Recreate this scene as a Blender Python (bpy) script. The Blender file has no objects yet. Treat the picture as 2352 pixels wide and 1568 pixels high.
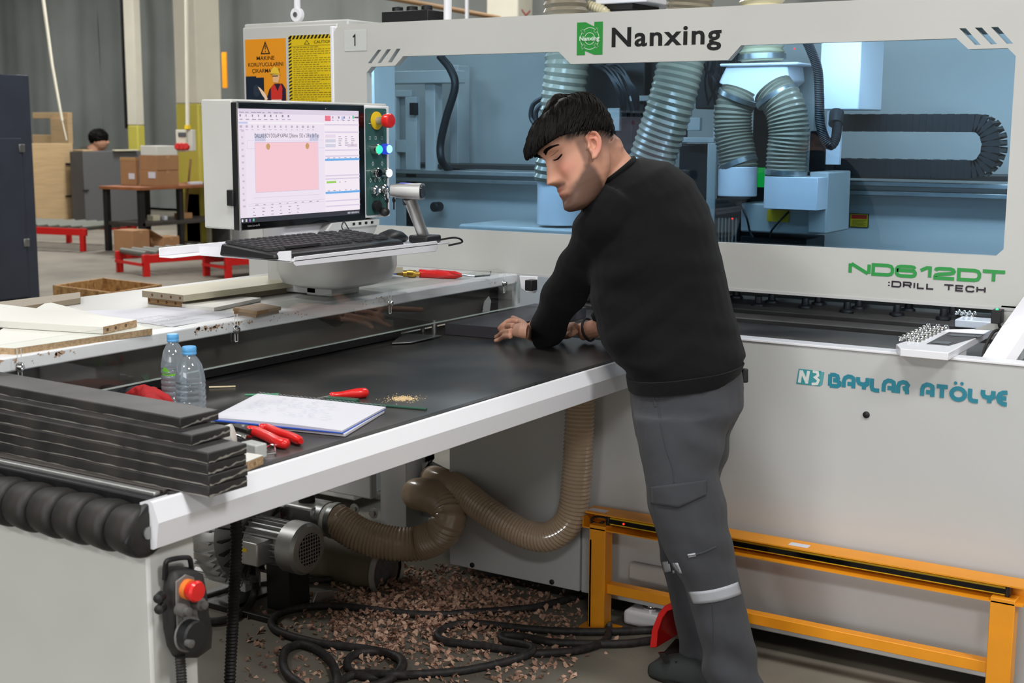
import bpy, bmesh, math, random
from mathutils import Vector, Matrix, Euler, noise
from mathutils.geometry import tessellate_polygon
S = bpy.context.scene
COL = S.collection
random.seed(7)
# ---------------------------------------------------------------- camera
FPX, YAW, PIT, ROL = 3100.0, math.radians(32.25), math.radians(8.94), math.radians(.26)
CAMPOS = Vector((0, 0, 1.6))
FW = Vector((-math.sin(YAW)*math.cos(PIT), math.cos(YAW)*math.cos(PIT), -math.sin(PIT)))
_r0 = Vector((math.cos(YAW), math.sin(YAW), 0)); _u0 = _r0.cross(FW)
RT = _r0*math.cos(ROL)+_u0*math.sin(ROL); UP = -_r0*math.sin(ROL)+_u0*math.cos(ROL)
cd = bpy.data.cameras.new('camera'); cam = bpy.data.objects.new('camera', cd); COL.objects.link(cam)
m3 = Matrix((RT, UP, -FW)).transposed()
cam.matrix_world = Matrix.Translation(CAMPOS) @ m3.to_4x4()
cd.sensor_width = 36; cd.lens = FPX/2352*36; cd.clip_start = .05; cd.clip_end = 200
cd.dof.use_dof = True; cd.dof.focus_distance = 3.9; cd.dof.aperture_fstop = 6.3
S.camera = cam
# ---------------------------------------------------------------- world, light, exposure
W = bpy.data.worlds.new('world'); S.world = W; W.use_nodes = True
W.node_tree.nodes['Background'].inputs[0].default_value = (.82, .86, 1, 1)
W.node_tree.nodes['Background'].inputs[1].default_value = .25
S.view_settings.view_transform = 'Standard'; S.view_settings.look = 'None'
S.view_settings.gamma = 1; S.view_settings.use_curve_mapping = False
S.view_settings.exposure = 0.16
LAMPS = [(-1.2, 1.0, 135), (-1.2, 6.5, 110), (3.4, 1.4, 270), (-6.5, 2.0, 100), (-7.5, 8.5, 230), (-13, 8, 270), (-15, 14.5, 380), (3.2, -4.5, 260), (-3.5, -5, 240), (-22, 14, 260), (-9, 15, 220)]
for i, (x, y, p) in enumerate(LAMPS):
    l = bpy.data.lights.new('hall_lamp', 'AREA'); l.shape = 'RECTANGLE'; l.size = 1.6; l.size_y = 1.0
    l.energy = p; l.color = (1, .995, .985)
    o = bpy.data.objects.new('hall_lamp', l); COL.objects.link(o); o.location = (x, y, 5.75)
l = bpy.data.lights.new('front_fill', 'AREA'); l.shape = 'RECTANGLE'; l.size = 4; l.size_y = 3.2; l.energy = 190; l.color = (.97, .985, 1)  # soft fill added behind the camera for low upright faces, no doorway built
o = bpy.data.objects.new('front_fill', l); COL.objects.link(o); o.location = (-1.15, -7.6, 1.9); o.rotation_euler = (math.radians(90), 0, 0)
# ---------------------------------------------------------------- helpers
def ray(x, y): return FW + RT*((x-1176)/FPX) - UP*((y-784)/FPX)
def AT(x, y, X=None, Y=None, Z=None, D=None):
    d = ray(x, y)
    if X is not None: t = (X-CAMPOS.x)/d.x
    elif Y is not None: t = (Y-CAMPOS.y)/d.y
    elif Z is not None: t = (Z-CAMPOS.z)/d.z
    else: t = D
    return CAMPOS + d*t
def lin(c): return tuple(((v/255)/12.92 if v/255 <= .04045 else ((v/255+.055)/1.055)**2.4) for v in c)
MATS = {}
def mat(name, rgb=(200, 200, 200), rough=.5, metal=0, vary=0, vscale=6, bump=0, bscale=60, coat=0, trans=0, ior=1.45, emit=0, alpha=1, rgb2=None, attr=False, spec=.5, sheen=0, stretch=None, sss=0):
    m = bpy.data.materials.new(name); m.use_nodes = True; nt = m.node_tree; N = nt.nodes; L = nt.links
    b = N['Principled BSDF']; c = (*lin(rgb), 1)
    b.inputs['Base Color'].default_value = c; b.inputs['Roughness'].default_value = rough; b.inputs['Metallic'].default_value = metal
    b.inputs['Coat Weight'].default_value = coat; b.inputs['Transmission Weight'].default_value = trans; b.inputs['IOR'].default_value = ior
    b.inputs['Alpha'].default_value = alpha; b.inputs['Specular IOR Level'].default_value = spec; b.inputs['Sheen Weight'].default_value = sheen
    if sss: b.inputs['Subsurface Weight'].default_value = sss; b.inputs['Subsurface Radius'].default_value = (.02, .008, .004)
    tc = None
    def coords():
        nonlocal tc
        if tc is None:
            t = N.new('ShaderNodeTexCoord'); tc = t.outputs['Object']
            if stretch:
                mp = N.new('ShaderNodeMapping'); mp.inputs['Scale'].default_value = stretch; L.new(tc, mp.inputs['Vector']); tc = mp.outputs['Vector']
        return tc
    src = None
    if attr:
        a = N.new('ShaderNodeAttribute'); a.attribute_name = 'Col'; src = a.outputs['Color']
    if vary:
        n = N.new('ShaderNodeTexNoise'); n.inputs['Scale'].default_value = vscale; n.inputs['Detail'].default_value = 5; L.new(coords(), n.inputs['Vector'])
        r = N.new('ShaderNodeValToRGB'); r.color_ramp.elements[0].position = .35; r.color_ramp.elements[1].position = .68; L.new(n.outputs['Fac'], r.inputs[0])
        mx = N.new('ShaderNodeMix'); mx.data_type = 'RGBA'; L.new(r.outputs[0], mx.inputs[0])
        c2 = (*lin(rgb2), 1) if rgb2 else tuple(v*(1-vary) for v in c[:3])+(1,)
        if src: 
            L.new(src, mx.inputs[6]); m2 = N.new('ShaderNodeMix'); m2.data_type = 'RGBA'; m2.blend_type = 'MULTIPLY'; m2.inputs[0].default_value = 1
            L.new(src, m2.inputs[6]); k = 1-vary; m2.inputs[7].default_value = (k, k, k, 1); L.new(m2.outputs[2], mx.inputs[7])
        else: mx.inputs[6].default_value = c; mx.inputs[7].default_value = c2
        src = mx.outputs[2]
    if src: L.new(src, b.inputs['Base Color'])
    if emit:
        if src: L.new(src, b.inputs['Emission Color'])
        else: b.inputs['Emission Color'].default_value = c
        b.inputs['Emission Strength'].default_value = emit
        b.inputs['Base Color'].default_value = (0.02, .02, .02, 1)
        if src: L.remove(b.inputs['Base Color'].links[0])
    if bump:
        n = N.new('ShaderNodeTexNoise'); n.inputs['Scale'].default_value = bscale; n.inputs['Detail'].default_value = 4; L.new(coords(), n.inputs['Vector'])
        bp = N.new('ShaderNodeBump'); bp.inputs['Strength'].default_value = bump; bp.inputs['Distance'].default_value = .003
        L.new(n.outputs['Fac'], bp.inputs['Height']); L.new(bp.outputs['Normal'], b.inputs['Normal'])
    MATS[name] = m; return m
def thinglass(name, rgb, gloss=.1, rough=.02, gk=.8):
    m = bpy.data.materials.new(name); m.use_nodes = True; nt = m.node_tree; N = nt.nodes; L = nt.links
    N.remove(N['Principled BSDF']); t = N.new('ShaderNodeBsdfTransparent'); t.inputs[0].default_value = (*lin(rgb), 1)
    g = N.new('ShaderNodeBsdfGlossy'); g.inputs['Roughness'].default_value = rough
    f = N.new('ShaderNodeFresnel'); f.inputs[0].default_value = 1.45
    a = N.new('ShaderNodeMath'); a.operation = 'MULTIPLY_ADD'; a.inputs[1].default_value = gk; a.inputs[2].default_value = gloss*.1; L.new(f.outputs[0], a.inputs[0])
    x = N.new('ShaderNodeMixShader'); L.new(a.outputs[0], x.inputs[0]); L.new(t.outputs[0], x.inputs[1]); L.new(g.outputs[0], x.inputs[2])
    L.new(x.outputs[0], N['Material Output'].inputs[0]); MATS[name] = m; return m; return m
class MB:
    def __init__(s): s.v = []; s.f = []; s.c = []
    def add(s, v, f, col=None):
        k = len(s.v); s.v += [Vector(p) for p in v]; s.f += [tuple(i+k for i in q) for q in f]; s.c += [col]*len(f); return s
    def bx(s, x0, x1, y0, y1, z0, z1, col=None):
        v = [(x, y, z) for x in (x0, x1) for y in (y0, y1) for z in (z0, z1)]
        return s.add(v, [(0, 1, 3, 2), (4, 6, 7, 5), (0, 4, 5, 1), (2, 3, 7, 6), (0, 2, 6, 4), (1, 5, 7, 3)], col)
    def box(s, c, sz, R=None, col=None):
        c = Vector(c); R = R or Matrix.Identity(3); h = Vector(sz)/2
        v = [c+R@Vector((a*h.x, b*h.y, d*h.z)) for a in (-1, 1) for b in (-1, 1) for d in (-1, 1)]
        return s.add(v, [(0, 1, 3, 2), (4, 6, 7, 5), (0, 4, 5, 1), (2, 3, 7, 6), (0, 2, 6, 4), (1, 5, 7, 3)], col)
    def hexa(s, b, t, col=None):  # bottom 4 + top 4 corner points
        return s.add(list(b)+list(t), [(3, 2, 1, 0), (4, 5, 6, 7), (0, 1, 5, 4), (1, 2, 6, 5), (2, 3, 7, 6), (3, 0, 4, 7)], col)
    def loft(s, rings, caps=True, closed=False, col=None):
        n = len(rings[0]); v = [p for r in rings for p in r]; f = []
        m = len(rings)
        for i in range(m if closed else m-1):
            a = i*n; b = ((i+1) % m)*n
            for j in range(n): f.append((a+j, a+(j+1) % n, b+(j+1) % n, b+j))
        if caps and not closed: f.append(tuple(range(n))[::-1]); f.append(tuple(range((m-1)*n, m*n)))
        return s.add(v, f, col)
    def tube(s, pts, r, n=10, caps=True, closed=False, flat=None, col=None):
        P = [Vector(p) for p in pts]; m = len(P); R = r if isinstance(r, (list, tuple)) else [r]*m
        T = []
        for i in range(m):
            a = P[(i-1) % m] if (i > 0 or closed) else P[0]; b = P[(i+1) % m] if (i < m-1 or closed) else P[-1]
            t = (b-a); T.append(t.normalized() if t.length > 1e-9 else Vector((0, 0, 1)))
        u = T[0].orthogonal().normalized(); rings = []
        for i in range(m):
            u = (u-T[i]*u.dot(T[i])); u = u.normalized() if u.length > 1e-6 else T[i].orthogonal().normalized()
            w = T[i].cross(u)
            rings.append([P[i]+(u*math.cos(2*math.pi*j/n)+w*math.sin(2*math.pi*j/n)*(flat or 1))*R[i] for j in range(n)])
        return s.loft(rings, caps, closed, col)
    def cyl(s, a, b, r, n=16, r2=None, col=None): return s.tube([a, b], [r, r if r2 is None else r2], n, col=col)
    def lathe(s, prof, o, ax=(0, 0, 1), n=24, caps=True, col=None):
        o = Vector(o); ax = Vector(ax).normalized(); u = ax.orthogonal().normalized(); w = ax.cross(u)
        return s.loft([[o+ax*h+(u*math.cos(2*math.pi*j/n)+w*math.sin(2*math.pi*j/n))*max(r, 1e-4) for j in range(n)] for r, h in prof], caps, col=col)
    def ball(s, c, r, n=12, sc=(1, 1, 1), R=None, col=None):
        c = Vector(c); R = R or Matrix.Identity(3); rings = []
        for i in range(n//2+1):
            th = math.pi*i/(n//2); rr = max(math.sin(th), 1e-3)
            rings.append([c+R@Vector((rr*math.cos(2*math.pi*j/n)*sc[0], rr*math.sin(2*math.pi*j/n)*sc[1], -math.cos(th)*sc[2]))*r for j in range(n)])
        return s.loft(rings, col=col)
    def plate(s, outs, vec, col=None):  # outs: list of 3-D outlines (outer + holes), extruded along vec
        vec = Vector(vec); O = [[Vector(p) for p in o] for o in outs]
        tri = tessellate_polygon(O); flat = [p for o in O for p in o]; n = len(flat)
        f = [tuple(t) for t in tri] + [tuple(i+n for i in t[::-1]) for t in tri]
        k = 0
        for o in O:
            m = len(o)
            for i in range(m): f.append((k+i, k+(i+1) % m, k+n+(i+1) % m, k+n+i))
            k += m
        return s.add(flat+[p+vec for p in flat], f, col)
ORG = {}
def link(o): COL.objects.link(o); return o
def ob(name, mb, m, parent=None, bevel=0, ang=38, seg=2, org=None, kind=None, label=None, smooth=True, fix=True):
    me = bpy.data.meshes.new(name)
    if parent is not None: org = ORG[parent.name]
    elif org is None:
        xs = [p.x for p in mb.v]; ys = [p.y for p in mb.v]; org = Vector(((min(xs)+max(xs))/2, (min(ys)+max(ys))/2, min(p.z for p in mb.v)))
    org = Vector(org)
    me.from_pydata([p-org for p in mb.v], [], mb.f); me.validate()
    if fix:
        bm = bmesh.new(); bm.from_mesh(me); bmesh.ops.recalc_face_normals(bm, faces=bm.faces); bm.to_mesh(me); bm.free()
    if any(c is not None for c in mb.c) and len(me.polygons) == len(mb.c):
        ca = me.color_attributes.new('Col', 'FLOAT_COLOR', 'CORNER')
        for p in me.polygons:
            c = (*lin(mb.c[p.index] or (255, 255, 255)), 1)
            for li in p.loop_indices: ca.data[li].color = c
    if smooth: me.shade_smooth(); me.set_sharp_from_angle(angle=math.radians(ang))
    me.materials.append(MATS[m] if isinstance(m, str) else m)
    o = bpy.data.objects.new(name, me); link(o)
    if parent is not None: o.parent = parent
    else: o.location = org
    ORG[o.name] = org
    if bevel:
        b = o.modifiers.new('bevel', 'BEVEL'); b.width = bevel; b.segments = seg; b.limit_method = 'ANGLE'; b.angle_limit = math.radians(40); b.use_clamp_overlap = True
    if kind: o['kind'] = kind
    if label: o['label'] = label
    return o
def thing(name, label, cat, org, group=None):
    o = bpy.data.objects.new(name, None); link(o); o.empty_display_size = .1; o.location = Vector(org); ORG[o.name] = Vector(org)
    o['label'] = label; o['category'] = cat
    if group: o['group'] = group
    return o
def tag(o, label, cat, group=None):
    o['label'] = label; o['category'] = cat
    if group: o['group'] = group
    return o
def piece(src, delta, rot=None):   # another piece sharing the mesh, same parent
    c = src.copy(); c.location = src.location+Vector(delta)
    if rot: c.rotation_euler = rot
    link(c); ORG[c.name] = ORG[src.name]+Vector(delta); return c
def dup(root, loc, rotz=0, label=None):
    r = root.copy(); link(r); r.location = Vector(loc); r.rotation_euler = (0, 0, rotz); ORG[r.name] = Vector(loc)
    if label: r['label'] = label
    for ch in list(root.children):
        c = ch.copy(); link(c); c.parent = r
        for g in list(ch.children):
            d = g.copy(); link(d); d.parent = c
    return r
def spline(pts, k=8, closed=False):
    P = [Vector(p) for p in pts]; n = len(P); out = []
    rng = range(n) if closed else range(n-1)
    for i in rng:
        a = P[(i-1) % n] if (closed or i > 0) else P[0]*2-P[1]; b = P[i]; c = P[(i+1) % n]; d = P[(i+2) % n] if (closed or i < n-2) else P[-1]*2-P[-2]
        for j in range(k):
            t = j/k; out.append(.5*((2*b)+(c-a)*t+(2*a-5*b+4*c-d)*t*t+(3*b-a-3*c+d)*t*t*t))
    if not closed: out.append(P[-1])
    return out
def resample(P, step):
    out = [P[0].copy()]; acc = 0
    for a, b in zip(P[:-1], P[1:]):
        L = (b-a).length
        while acc+L >= step:
            t = (step-acc)/L; a = a.lerp(b, t); out.append(a.copy()); L = (b-a).length; acc = 0
        acc += L
    return out
def hose(mb, pts, r, pitch, depth, n=16, sub=4):   # corrugated hose along a path
    P = resample(spline(pts, 24), pitch/sub)
    R = [r-depth*(.5-.5*math.cos(2*math.pi*i/sub)) for i in range(len(P))]
    return mb.tube(P, R, n)
# flat print: coloured polygons on a plane given by origin, U and V vectors
_tc = {}
def textpoly(st, bold=0, sp=1, size=1):
    key = (st, bold, sp)
    if key not in _tc:
        cu = bpy.data.curves.new('t', 'FONT'); cu.body = st; cu.size = 1; cu.offset = bold; cu.space_character = sp; cu.resolution_u = 3
        o = bpy.data.objects.new('t', cu); COL.objects.link(o); dg = bpy.context.evaluated_depsgraph_get(); me = bpy.data.meshes.new_from_object(o.evaluated_get(dg))
        v = [(p.co.x, p.co.y) for p in me.vertices]; f = [tuple(p.vertices) for p in me.polygons]
        bpy.data.objects.remove(o); bpy.data.curves.remove(cu); bpy.data.meshes.remove(me)
        x0 = min(p[0] for p in v); x1 = max(p[0] for p in v); y0 = min(p[1] for p in v); y1 = max(p[1] for p in v)
        _tc[key] = (v, f, (x0, x1, y0, y1))
    return _tc[key]
class Print:
    def __init__(s, o, U, V):  # o lower-left, U width vector, V height vector (unit print space 0..1)
        s.o = Vector(o); s.U = Vector(U); s.V = Vector(V); s.N = s.U.cross(s.V).normalized(); s.mb = MB(); s.k = 0
    def P(s, u, v): return s.o+s.U*u+s.V*v+s.N*s.k
    def up(s, d=.0004): s.k += d; return s
    def rect(s, u0, v0, u1, v1, col): s.mb.add([s.P(u0, v0), s.P(u1, v0), s.P(u1, v1), s.P(u0, v1)], [(0, 1, 2, 3)], col)
    def poly(s, pts, col):
        q = [s.P(*p) for p in pts]; s.mb.add(q, [tuple(t) for t in tessellate_polygon([q])], col)
    def line(s, pts, w, col, closed=False):  # stroked polyline, w in units of V height; mitred
        a = s.U.length/s.V.length; Q = [Vector((p[0]*a, p[1])) for p in pts]; n = len(Q); L = []; R = []
        for i in range(n):
            d0 = (Q[i]-Q[i-1]).normalized() if (i > 0 or closed) else None; d1 = (Q[(i+1) % n]-Q[i]).normalized() if (i < n-1 or closed) else None
            if d0 is None: d0 = d1
            if d1 is None: d1 = d0
            n0 = Vector((-d0.y, d0.x)); n1 = Vector((-d1.y, d1.x)); m = (n0+n1); m = m/max(m.length_squared/2, .35)
            L.append(Q[i]+m*w/2); R.append(Q[i]-m*w/2)
        v = [s.P(p.x/a, p.y) for p in L+R]; f = [(i, (i+1) % n, n+(i+1) % n, n+i) for i in range(n if closed else n-1)]
        s.mb.add(v, f, col); s.k += .00006
    def text(s, st, u, v, h, col, w=None, bold=0, sp=1, al='l'):  # h, w optional width, in print units
        V, F, (x0, x1, y0, y1) = textpoly(st, bold, sp); ky = h/.7; a = s.V.length/s.U.length
        kx = w/(x1-x0) if w else ky*a
        W_ = (x1-x0)*kx; off = u-(W_/2 if al == 'c' else 0)
        s.mb.add([s.P(off+(p[0]-x0)*kx, v+p[1]*ky) for p in V], F, col)
    def make(s, name, m, parent, **k): return ob(name, s.mb, m, parent, smooth=False, fix=False, **k)
GL = {'N': (1.5, [[(0, 0), (0, 1)], [(.08, 1), (1.42, 0)], [(1.5, 0), (1.5, 1)]]), 'D': (1.5, [[(0, 0), (0, 1), (1.15, 1), (1.4, .9), (1.5, .68), (1.5, .32), (1.4, .1), (1.15, 0), (0, 0)]]),
 '6': (1.45, [[(1.4, .8), (1.3, .95), (1.1, 1), (.3, 1), (.1, .92), (0, .75), (0, .25), (.1, .08), (.3, 0), (1.15, 0), (1.35, .08), (1.42, .25), (1.42, .38), (1.35, .53), (1.15, .58), (0, .58)]]),
 '1': (.8, [[(.05, .68), (.5, 1), (.75, 1), (.75, 0)]]), '2': (1.45, [[(.05, .75), (.1, .92), (.3, 1), (1.15, 1), (1.35, .92), (1.42, .75), (1.35, .6), (1.15, .53), (.3, .4), (.08, .3), (.03, .15), (.03, 0), (1.45, 0)]]),
 'T': (1.4, [[(-.1, 1), (1.5, 1)], [(.7, 1), (.7, 0)]]), 'R': (1.3, [[(0, 0), (0, 1), (1.1, 1), (1.28, .88), (1.28, .58), (1.1, .45), (0, .45)], [(.85, .45), (1.3, 0)]]), 'I': (.1, [[(.05, 0), (.05, 1)]]),
 'L': (1.1, [[(0, 1), (0, 0), (1.1, 0)]]), 'E': (1.2, [[(1.2, 1), (0, 1), (0, 0), (1.2, 0)], [(0, .5), (1.1, .5)]]), 'C': (1.3, [[(1.3, .75), (1.2, .92), (1, 1), (.3, 1), (.1, .9), (0, .7), (0, .3), (.1, .1), (.3, 0), (1, 0), (1.2, .08), (1.3, .25)]]),
 'H': (1.3, [[(0, 0), (0, 1)], [(1.3, 0), (1.3, 1)], [(0, .5), (1.3, .5)]]), ':': (.1, [[(.05, .05), (.05, .3)], [(.05, .65), (.05, .9)]]), ' ': (.9, [])}
GB = {'B': (.66, [[(0, 0), (0, 1)], [(0, .95), (.3, .98), (.5, .9), (.55, .72), (.45, .56), (.22, .52)], [(.22, .52), (.5, .5), (.66, .36), (.66, .16), (.5, .03), (0, .02)]]),
 'A': (.66, [[(0, 0), (0, .55), (.08, .82), (.28, .97), (.5, .95), (.64, .85), (.66, .7), (.66, 0)], [(.25, .35), (.66, .35)]]),
 'Y': (.64, [[(0, 1), (0, .68), (.08, .5), (.25, .43), (.4, .43), (.56, .5), (.64, .68)], [(.64, 1), (.64, .5), (.42, .3), (.42, 0)]]),
 'L': (.5, [[(0, 1), (0, .3), (.06, .1), (.22, .03), (.52, .03)]]), 'R': (.62, [[(0, 0), (0, .6), (.08, .85), (.3, .97), (.5, .93), (.62, .75), (.55, .52), (.3, .42)], [(.38, .45), (.58, .3), (.6, 0)]]),
 'T': (.62, [[(-.04, .93), (.66, .93)], [(.31, .93), (.31, 0)]]), 'O': (.85, [[(.42+.42*math.cos(a*math.pi/8), .46+.46*math.sin(a*math.pi/8)) for a in range(16)]]),
 'E': (.5, [[(.55, .98), (.3, .95), (.1, .8), (0, .5), (.1, .2), (.3, .05), (.55, .02)], [(.0, .5), (.5, .5)]]), ' ': (.35, [])}
def strokes(pr, st, font, x0, x1, y0, y1, w, gap, col):  # lettering drawn with strokes into print units
    tot = sum(font['O' if c == 'Ö' else c][0] for c in st)+gap*(len(st)-1); k = (x1-x0)/tot; x = x0; h = y1-y0
    for c in st:
        g = 'O' if c == 'Ö' else c
        for pl in font[g][1]:
            cl = len(pl) > 2 and (pl[0] == pl[-1] or (g == 'O')); q = [(x+p[0]*k, y0+h*(w/2)+h*(1-w)*p[1]) for p in (pl[:-1] if pl[0] == pl[-1] else pl)]
            pr.line(q, w*h, col, closed=cl)
        if c == 'Ö':
            for dx in (.22, .62): pr.poly([(x+(dx+.11*math.cos(a*math.pi/5))*k, y1+h*(.12+.11*math.sin(a*math.pi/5))) for a in range(10)], col)
        x += (font[g][0]+gap)*k
# ---------------------------------------------------------------- materials
mat('white_paint', (196, 196, 192), .38, vary=.06, vscale=3, bump=.05, bscale=400)
mat('white_gloss', (234, 234, 239), .3, coat=.2)
mat('panel_grey', (190, 191, 190), .45)
mat('concrete', (124, 118, 106), .75, vary=.35, vscale=1.6, bump=.25, bscale=60)
mat('sheet', (126, 130, 127), .42, vary=.2, vscale=.8, spec=.5)
mat('ceiling_m', (150, 150, 145), .8, vary=.1)
mat('lamp_white', (255, 250, 240), .5, emit=4)
mat('steel', (170, 172, 170), .35, metal=.9, vary=.15, vscale=20)
mat('alu', (190, 190, 188), .42, metal=.85, vary=.1, vscale=30)
mat('chrome', (220, 220, 220), .12, metal=1)
mat('black_plastic', (26, 26, 28), .45, bump=.05)
mat('black_rubber', (22, 22, 23), .55, vary=.3, vscale=18, rgb2=(46, 43, 40))
mat('black_gloss', (12, 12, 13), .12)
mat('belt', (29, 31, 35), .34, vary=.6, vscale=2.6, rgb2=(70, 66, 62), bump=.08, bscale=200, spec=.6)
mat('bed', (66, 60, 56), .5, vary=.3, vscale=8)
mat('dark_steel', (48, 46, 45), .45, metal=.4, vary=.3, vscale=6)
mat('hose_cream', (205, 195, 160), .22, coat=.5)
mat('hose_teal', (136, 128, 110), .3, coat=.35)
mat('hose_brown', (182, 160, 136), .22, coat=.5, vary=.12, vscale=9)
mat('orange', (232, 150, 28), .42, vary=.08, vscale=14)
mat('yellow', (225, 190, 30), .45)
mat('red', (196, 28, 26), .38)
mat('red_bright', (214, 30, 28), .3, coat=.3)
mat('cord', (33, 31, 32), .6, vary=.3, vscale=60, rgb2=(56, 52, 50))
mat('blue_black', (52, 57, 68), .42, vary=.15, vscale=4)
mat('wood_ply', (176, 150, 112), .6, vary=.14, vscale=3, stretch=(1, 1, 12))
mat('mdf', (150, 118, 82), .65, vary=.15, vscale=60)
mat('particle', (190, 158, 120), .7, vary=.4, vscale=160, bump=.4, bscale=200)
mat('osb', (190, 150, 96), .6, vary=.45, vscale=22, rgb2=(128, 92, 56), stretch=(1, 3, 1))
mat('board_cream', (196, 190, 166), .5, vary=.05)
mat('board_taupe', (142, 130, 112), .55, vary=.1, vscale=10)
mat('board_white', (214, 213, 205), .45)
mat('board_black', (27, 27, 30), .5, vary=.3, vscale=9, rgb2=(58, 55, 51))
mat('film', (225, 220, 210), .3, alpha=.4)
mat('grey_board', (84, 84, 86), .6)
mat('cardboard', (164, 122, 84), .75, vary=.1, vscale=5)
mat('paper', (208, 208, 216), .7)
mat('ink', (255, 255, 255), .55, attr=True)
mat('print_gloss', (255, 255, 255), .4, attr=True)
mat('screen', (255, 255, 255), .5, attr=True, emit=.82)
mat('led_green', (30, 255, 120), .4, emit=3)
mat('led_white', (255, 255, 255), .4, emit=1.6)
mat('led_blue', (150, 210, 255), .4, emit=1.6)
mat('led_red', (255, 30, 20), .4, emit=4)
mat('ring_blue', (40, 70, 220), .3, emit=.8)
mat('teal_panel', (52, 92, 88), .4)
mat('skin', (255, 255, 255), .5, attr=True, vary=.06, vscale=40, bump=.12, bscale=500, sss=.08)
mat('plate_brown', (84, 79, 74), .5, vary=.25, vscale=5)
mat('hair', (9, 8, 8), .55, vary=.3, vscale=90, rgb2=(17, 14, 12), spec=.1)
mat('sweater', (13, 13, 15), .85, vary=.2, vscale=8, bump=.4, bscale=900, sheen=.04, spec=.2)
mat('trousers', (62, 63, 67), .85, vary=.16, vscale=10, bump=.5, bscale=1100, sheen=.1, spec=.25)
mat('reflective', (160, 162, 168), .4, bump=.2, bscale=300)
mat('shoe', (58, 62, 62), .7, bump=.4, bscale=300)
mat('cap_blue', (96, 168, 222), .35)
mat('label_green', (110, 190, 50), .4)
mat('blue', (40, 90, 200), .4)
mat('brass', (190, 150, 70), .3, metal=.9)
mat('glove_grey', (52, 54, 58), .9, bump=.6, bscale=500)
mat('glove_red', (176, 30, 34), .8, bump=.7, bscale=500)
mat('chips', (172, 126, 102), .8, attr=True)
mat('dust', (196, 168, 124), .9, attr=True)
mat('green_metal', (44, 84, 68), .45)
mat('pillar_cream', (216, 212, 194), .7, vary=.1, vscale=2)
mat('pillar_yellow', (196, 186, 80), .65, vary=.12, vscale=3)
mat('jacket', (70, 66, 56), .9)
mat('clear_plastic', (225, 228, 225), .15, alpha=.6)
thinglass('pane_blue', (200, 222, 236), .1)
thinglass('plexi', (253, 254, 253), .03, gk=.2)
m = thinglass('bottle', (236, 243, 247), .5, rough=.06, gk=1.2); nt = m.node_tree; out = nt.nodes['Material Output']; old = out.inputs[0].links[0].from_socket
d = nt.nodes.new('ShaderNodeBsdfDiffuse'); d.inputs[0].default_value = (.75, .82, .88, 1); x = nt.nodes.new('ShaderNodeMixShader'); x.inputs[0].default_value = .16
nt.links.new(old, x.inputs[1]); nt.links.new(d.outputs[0], x.inputs[2]); nt.links.new(x.outputs[0], out.inputs[0])
# ================================================================ room
ob('floor', MB().bx(-34, 8, -8, 24, -.2, 0), 'concrete', kind='structure')
ob('ceiling', MB().bx(-34, 8, -8, 24, 6, 6.1), 'ceiling_m', kind='structure')
ob('wall_right', MB().bx(8, 8.2, -8, 24, 0, 6), 'panel_grey', kind='structure')
ob('wall_front', MB().bx(-34, 8, -8.2, -8, 0, 6), 'panel_grey', kind='structure')
ob('wall_left', MB().bx(-34.2, -34, -8, 24, 0, 6), 'sheet', kind='structure')
wb = ob('wall_back', MB().bx(-34, 8, 19, 19.2, 0, 6), 'sheet', kind='structure')
def sheetmesh(x0, x1, y, z0, z1, seed):   # hanging plastic sheet with vertical folds
    rnd = random.Random(seed); nx, nz = int((x1-x0)*9), 10; v = []; f = []
    ph = [rnd.uniform(0, 6) for _ in range(4)]
    for i in range(nx+1):
        for j in range(nz+1):
            x = x0+(x1-x0)*i/nx; z = z0+(z1-z0)*j/nz; a = (z-z0)/(z1-z0)
            d = .05*math.sin(x*2.1+ph[0]+a*.8)+.035*math.sin(x*5.3+ph[1]-a*1.5)+.02*math.sin(x*13+ph[2])*(1-a*.5)+.05*noise.noise(Vector((x*.8, z*.7, seed)))
            v.append((x, y+d, z))
    for i in range(nx):
        for j in range(nz): a = i*(nz+1)+j; f.append((a, a+nz+1, a+nz+2, a+1))
    return MB().add(v, f)
for i, (a, b) in enumerate(((-32, -26.2), (-26.25, -21.5), (-21.55, -18.6), (-18.65, -14.4), (-14.45, -9.4), (-9.45, -4))):
    ob('plastic_sheet', sheetmesh(a, b, 18.7, .05, 5.9, i*3.7), 'sheet', wb)

# ================================================================ drilling machine
MX = thing('drilling_machine', 'large white panel drilling machine with blue viewing window and green lettering', 'machine', (-1.2, 4.2, 0))
YB = 3.79
def XZ(q, Y): return [AT(x, y, Y=Y) for x, y in q]
# base
base = MB()
base.plate([[Vector((x, YB, z)) for x, z in ((-2.115, .07), (1.2, .07), (1.2, .97), (-1.79, .97), (-1.79, .90), (-2.115, .90))]], (0, .05, 0))
ob('base_panel', base, 'panel_grey', MX, bevel=.004)
ob('base_rim', MB().bx(-1.79, 1.2, YB-.004, YB+.055, .97, .978), 'white_gloss', MX, bevel=.002)
ob('base_core', MB().bx(-2.6, 1.2, 3.9, 6.2, .12, .86), 'panel_grey', MX)
cabp = MB().bx(-2.65, -2.121, YB, YB+.06, .07, .90)
cp = ob('cabinet_panel', cabp, 'panel_grey', MX, bevel=.004)
ob('cabinet_side', MB().bx(-2.65, -2.6, YB+.06, 4.9, .07, .9), 'panel_grey', MX, bevel=.003)
def plug(px, py, par, r=.007, Y=YB):
    c = AT(px, py, Y=Y); return ob('plug', MB().lathe([(r, 0), (r, .003), (r*.6, .005), (0, .005)], c, (0, -1, 0), 16), 'black_plastic', par)
for q in ((1085, 1298-13), (1268, 1337)): pass
plug(1085, 1297, cp, .009, YB-.001); plug(1268, 1336, cp, .009, YB-.001); plug(1275, 936, cp, .009, YB-.001)
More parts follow.
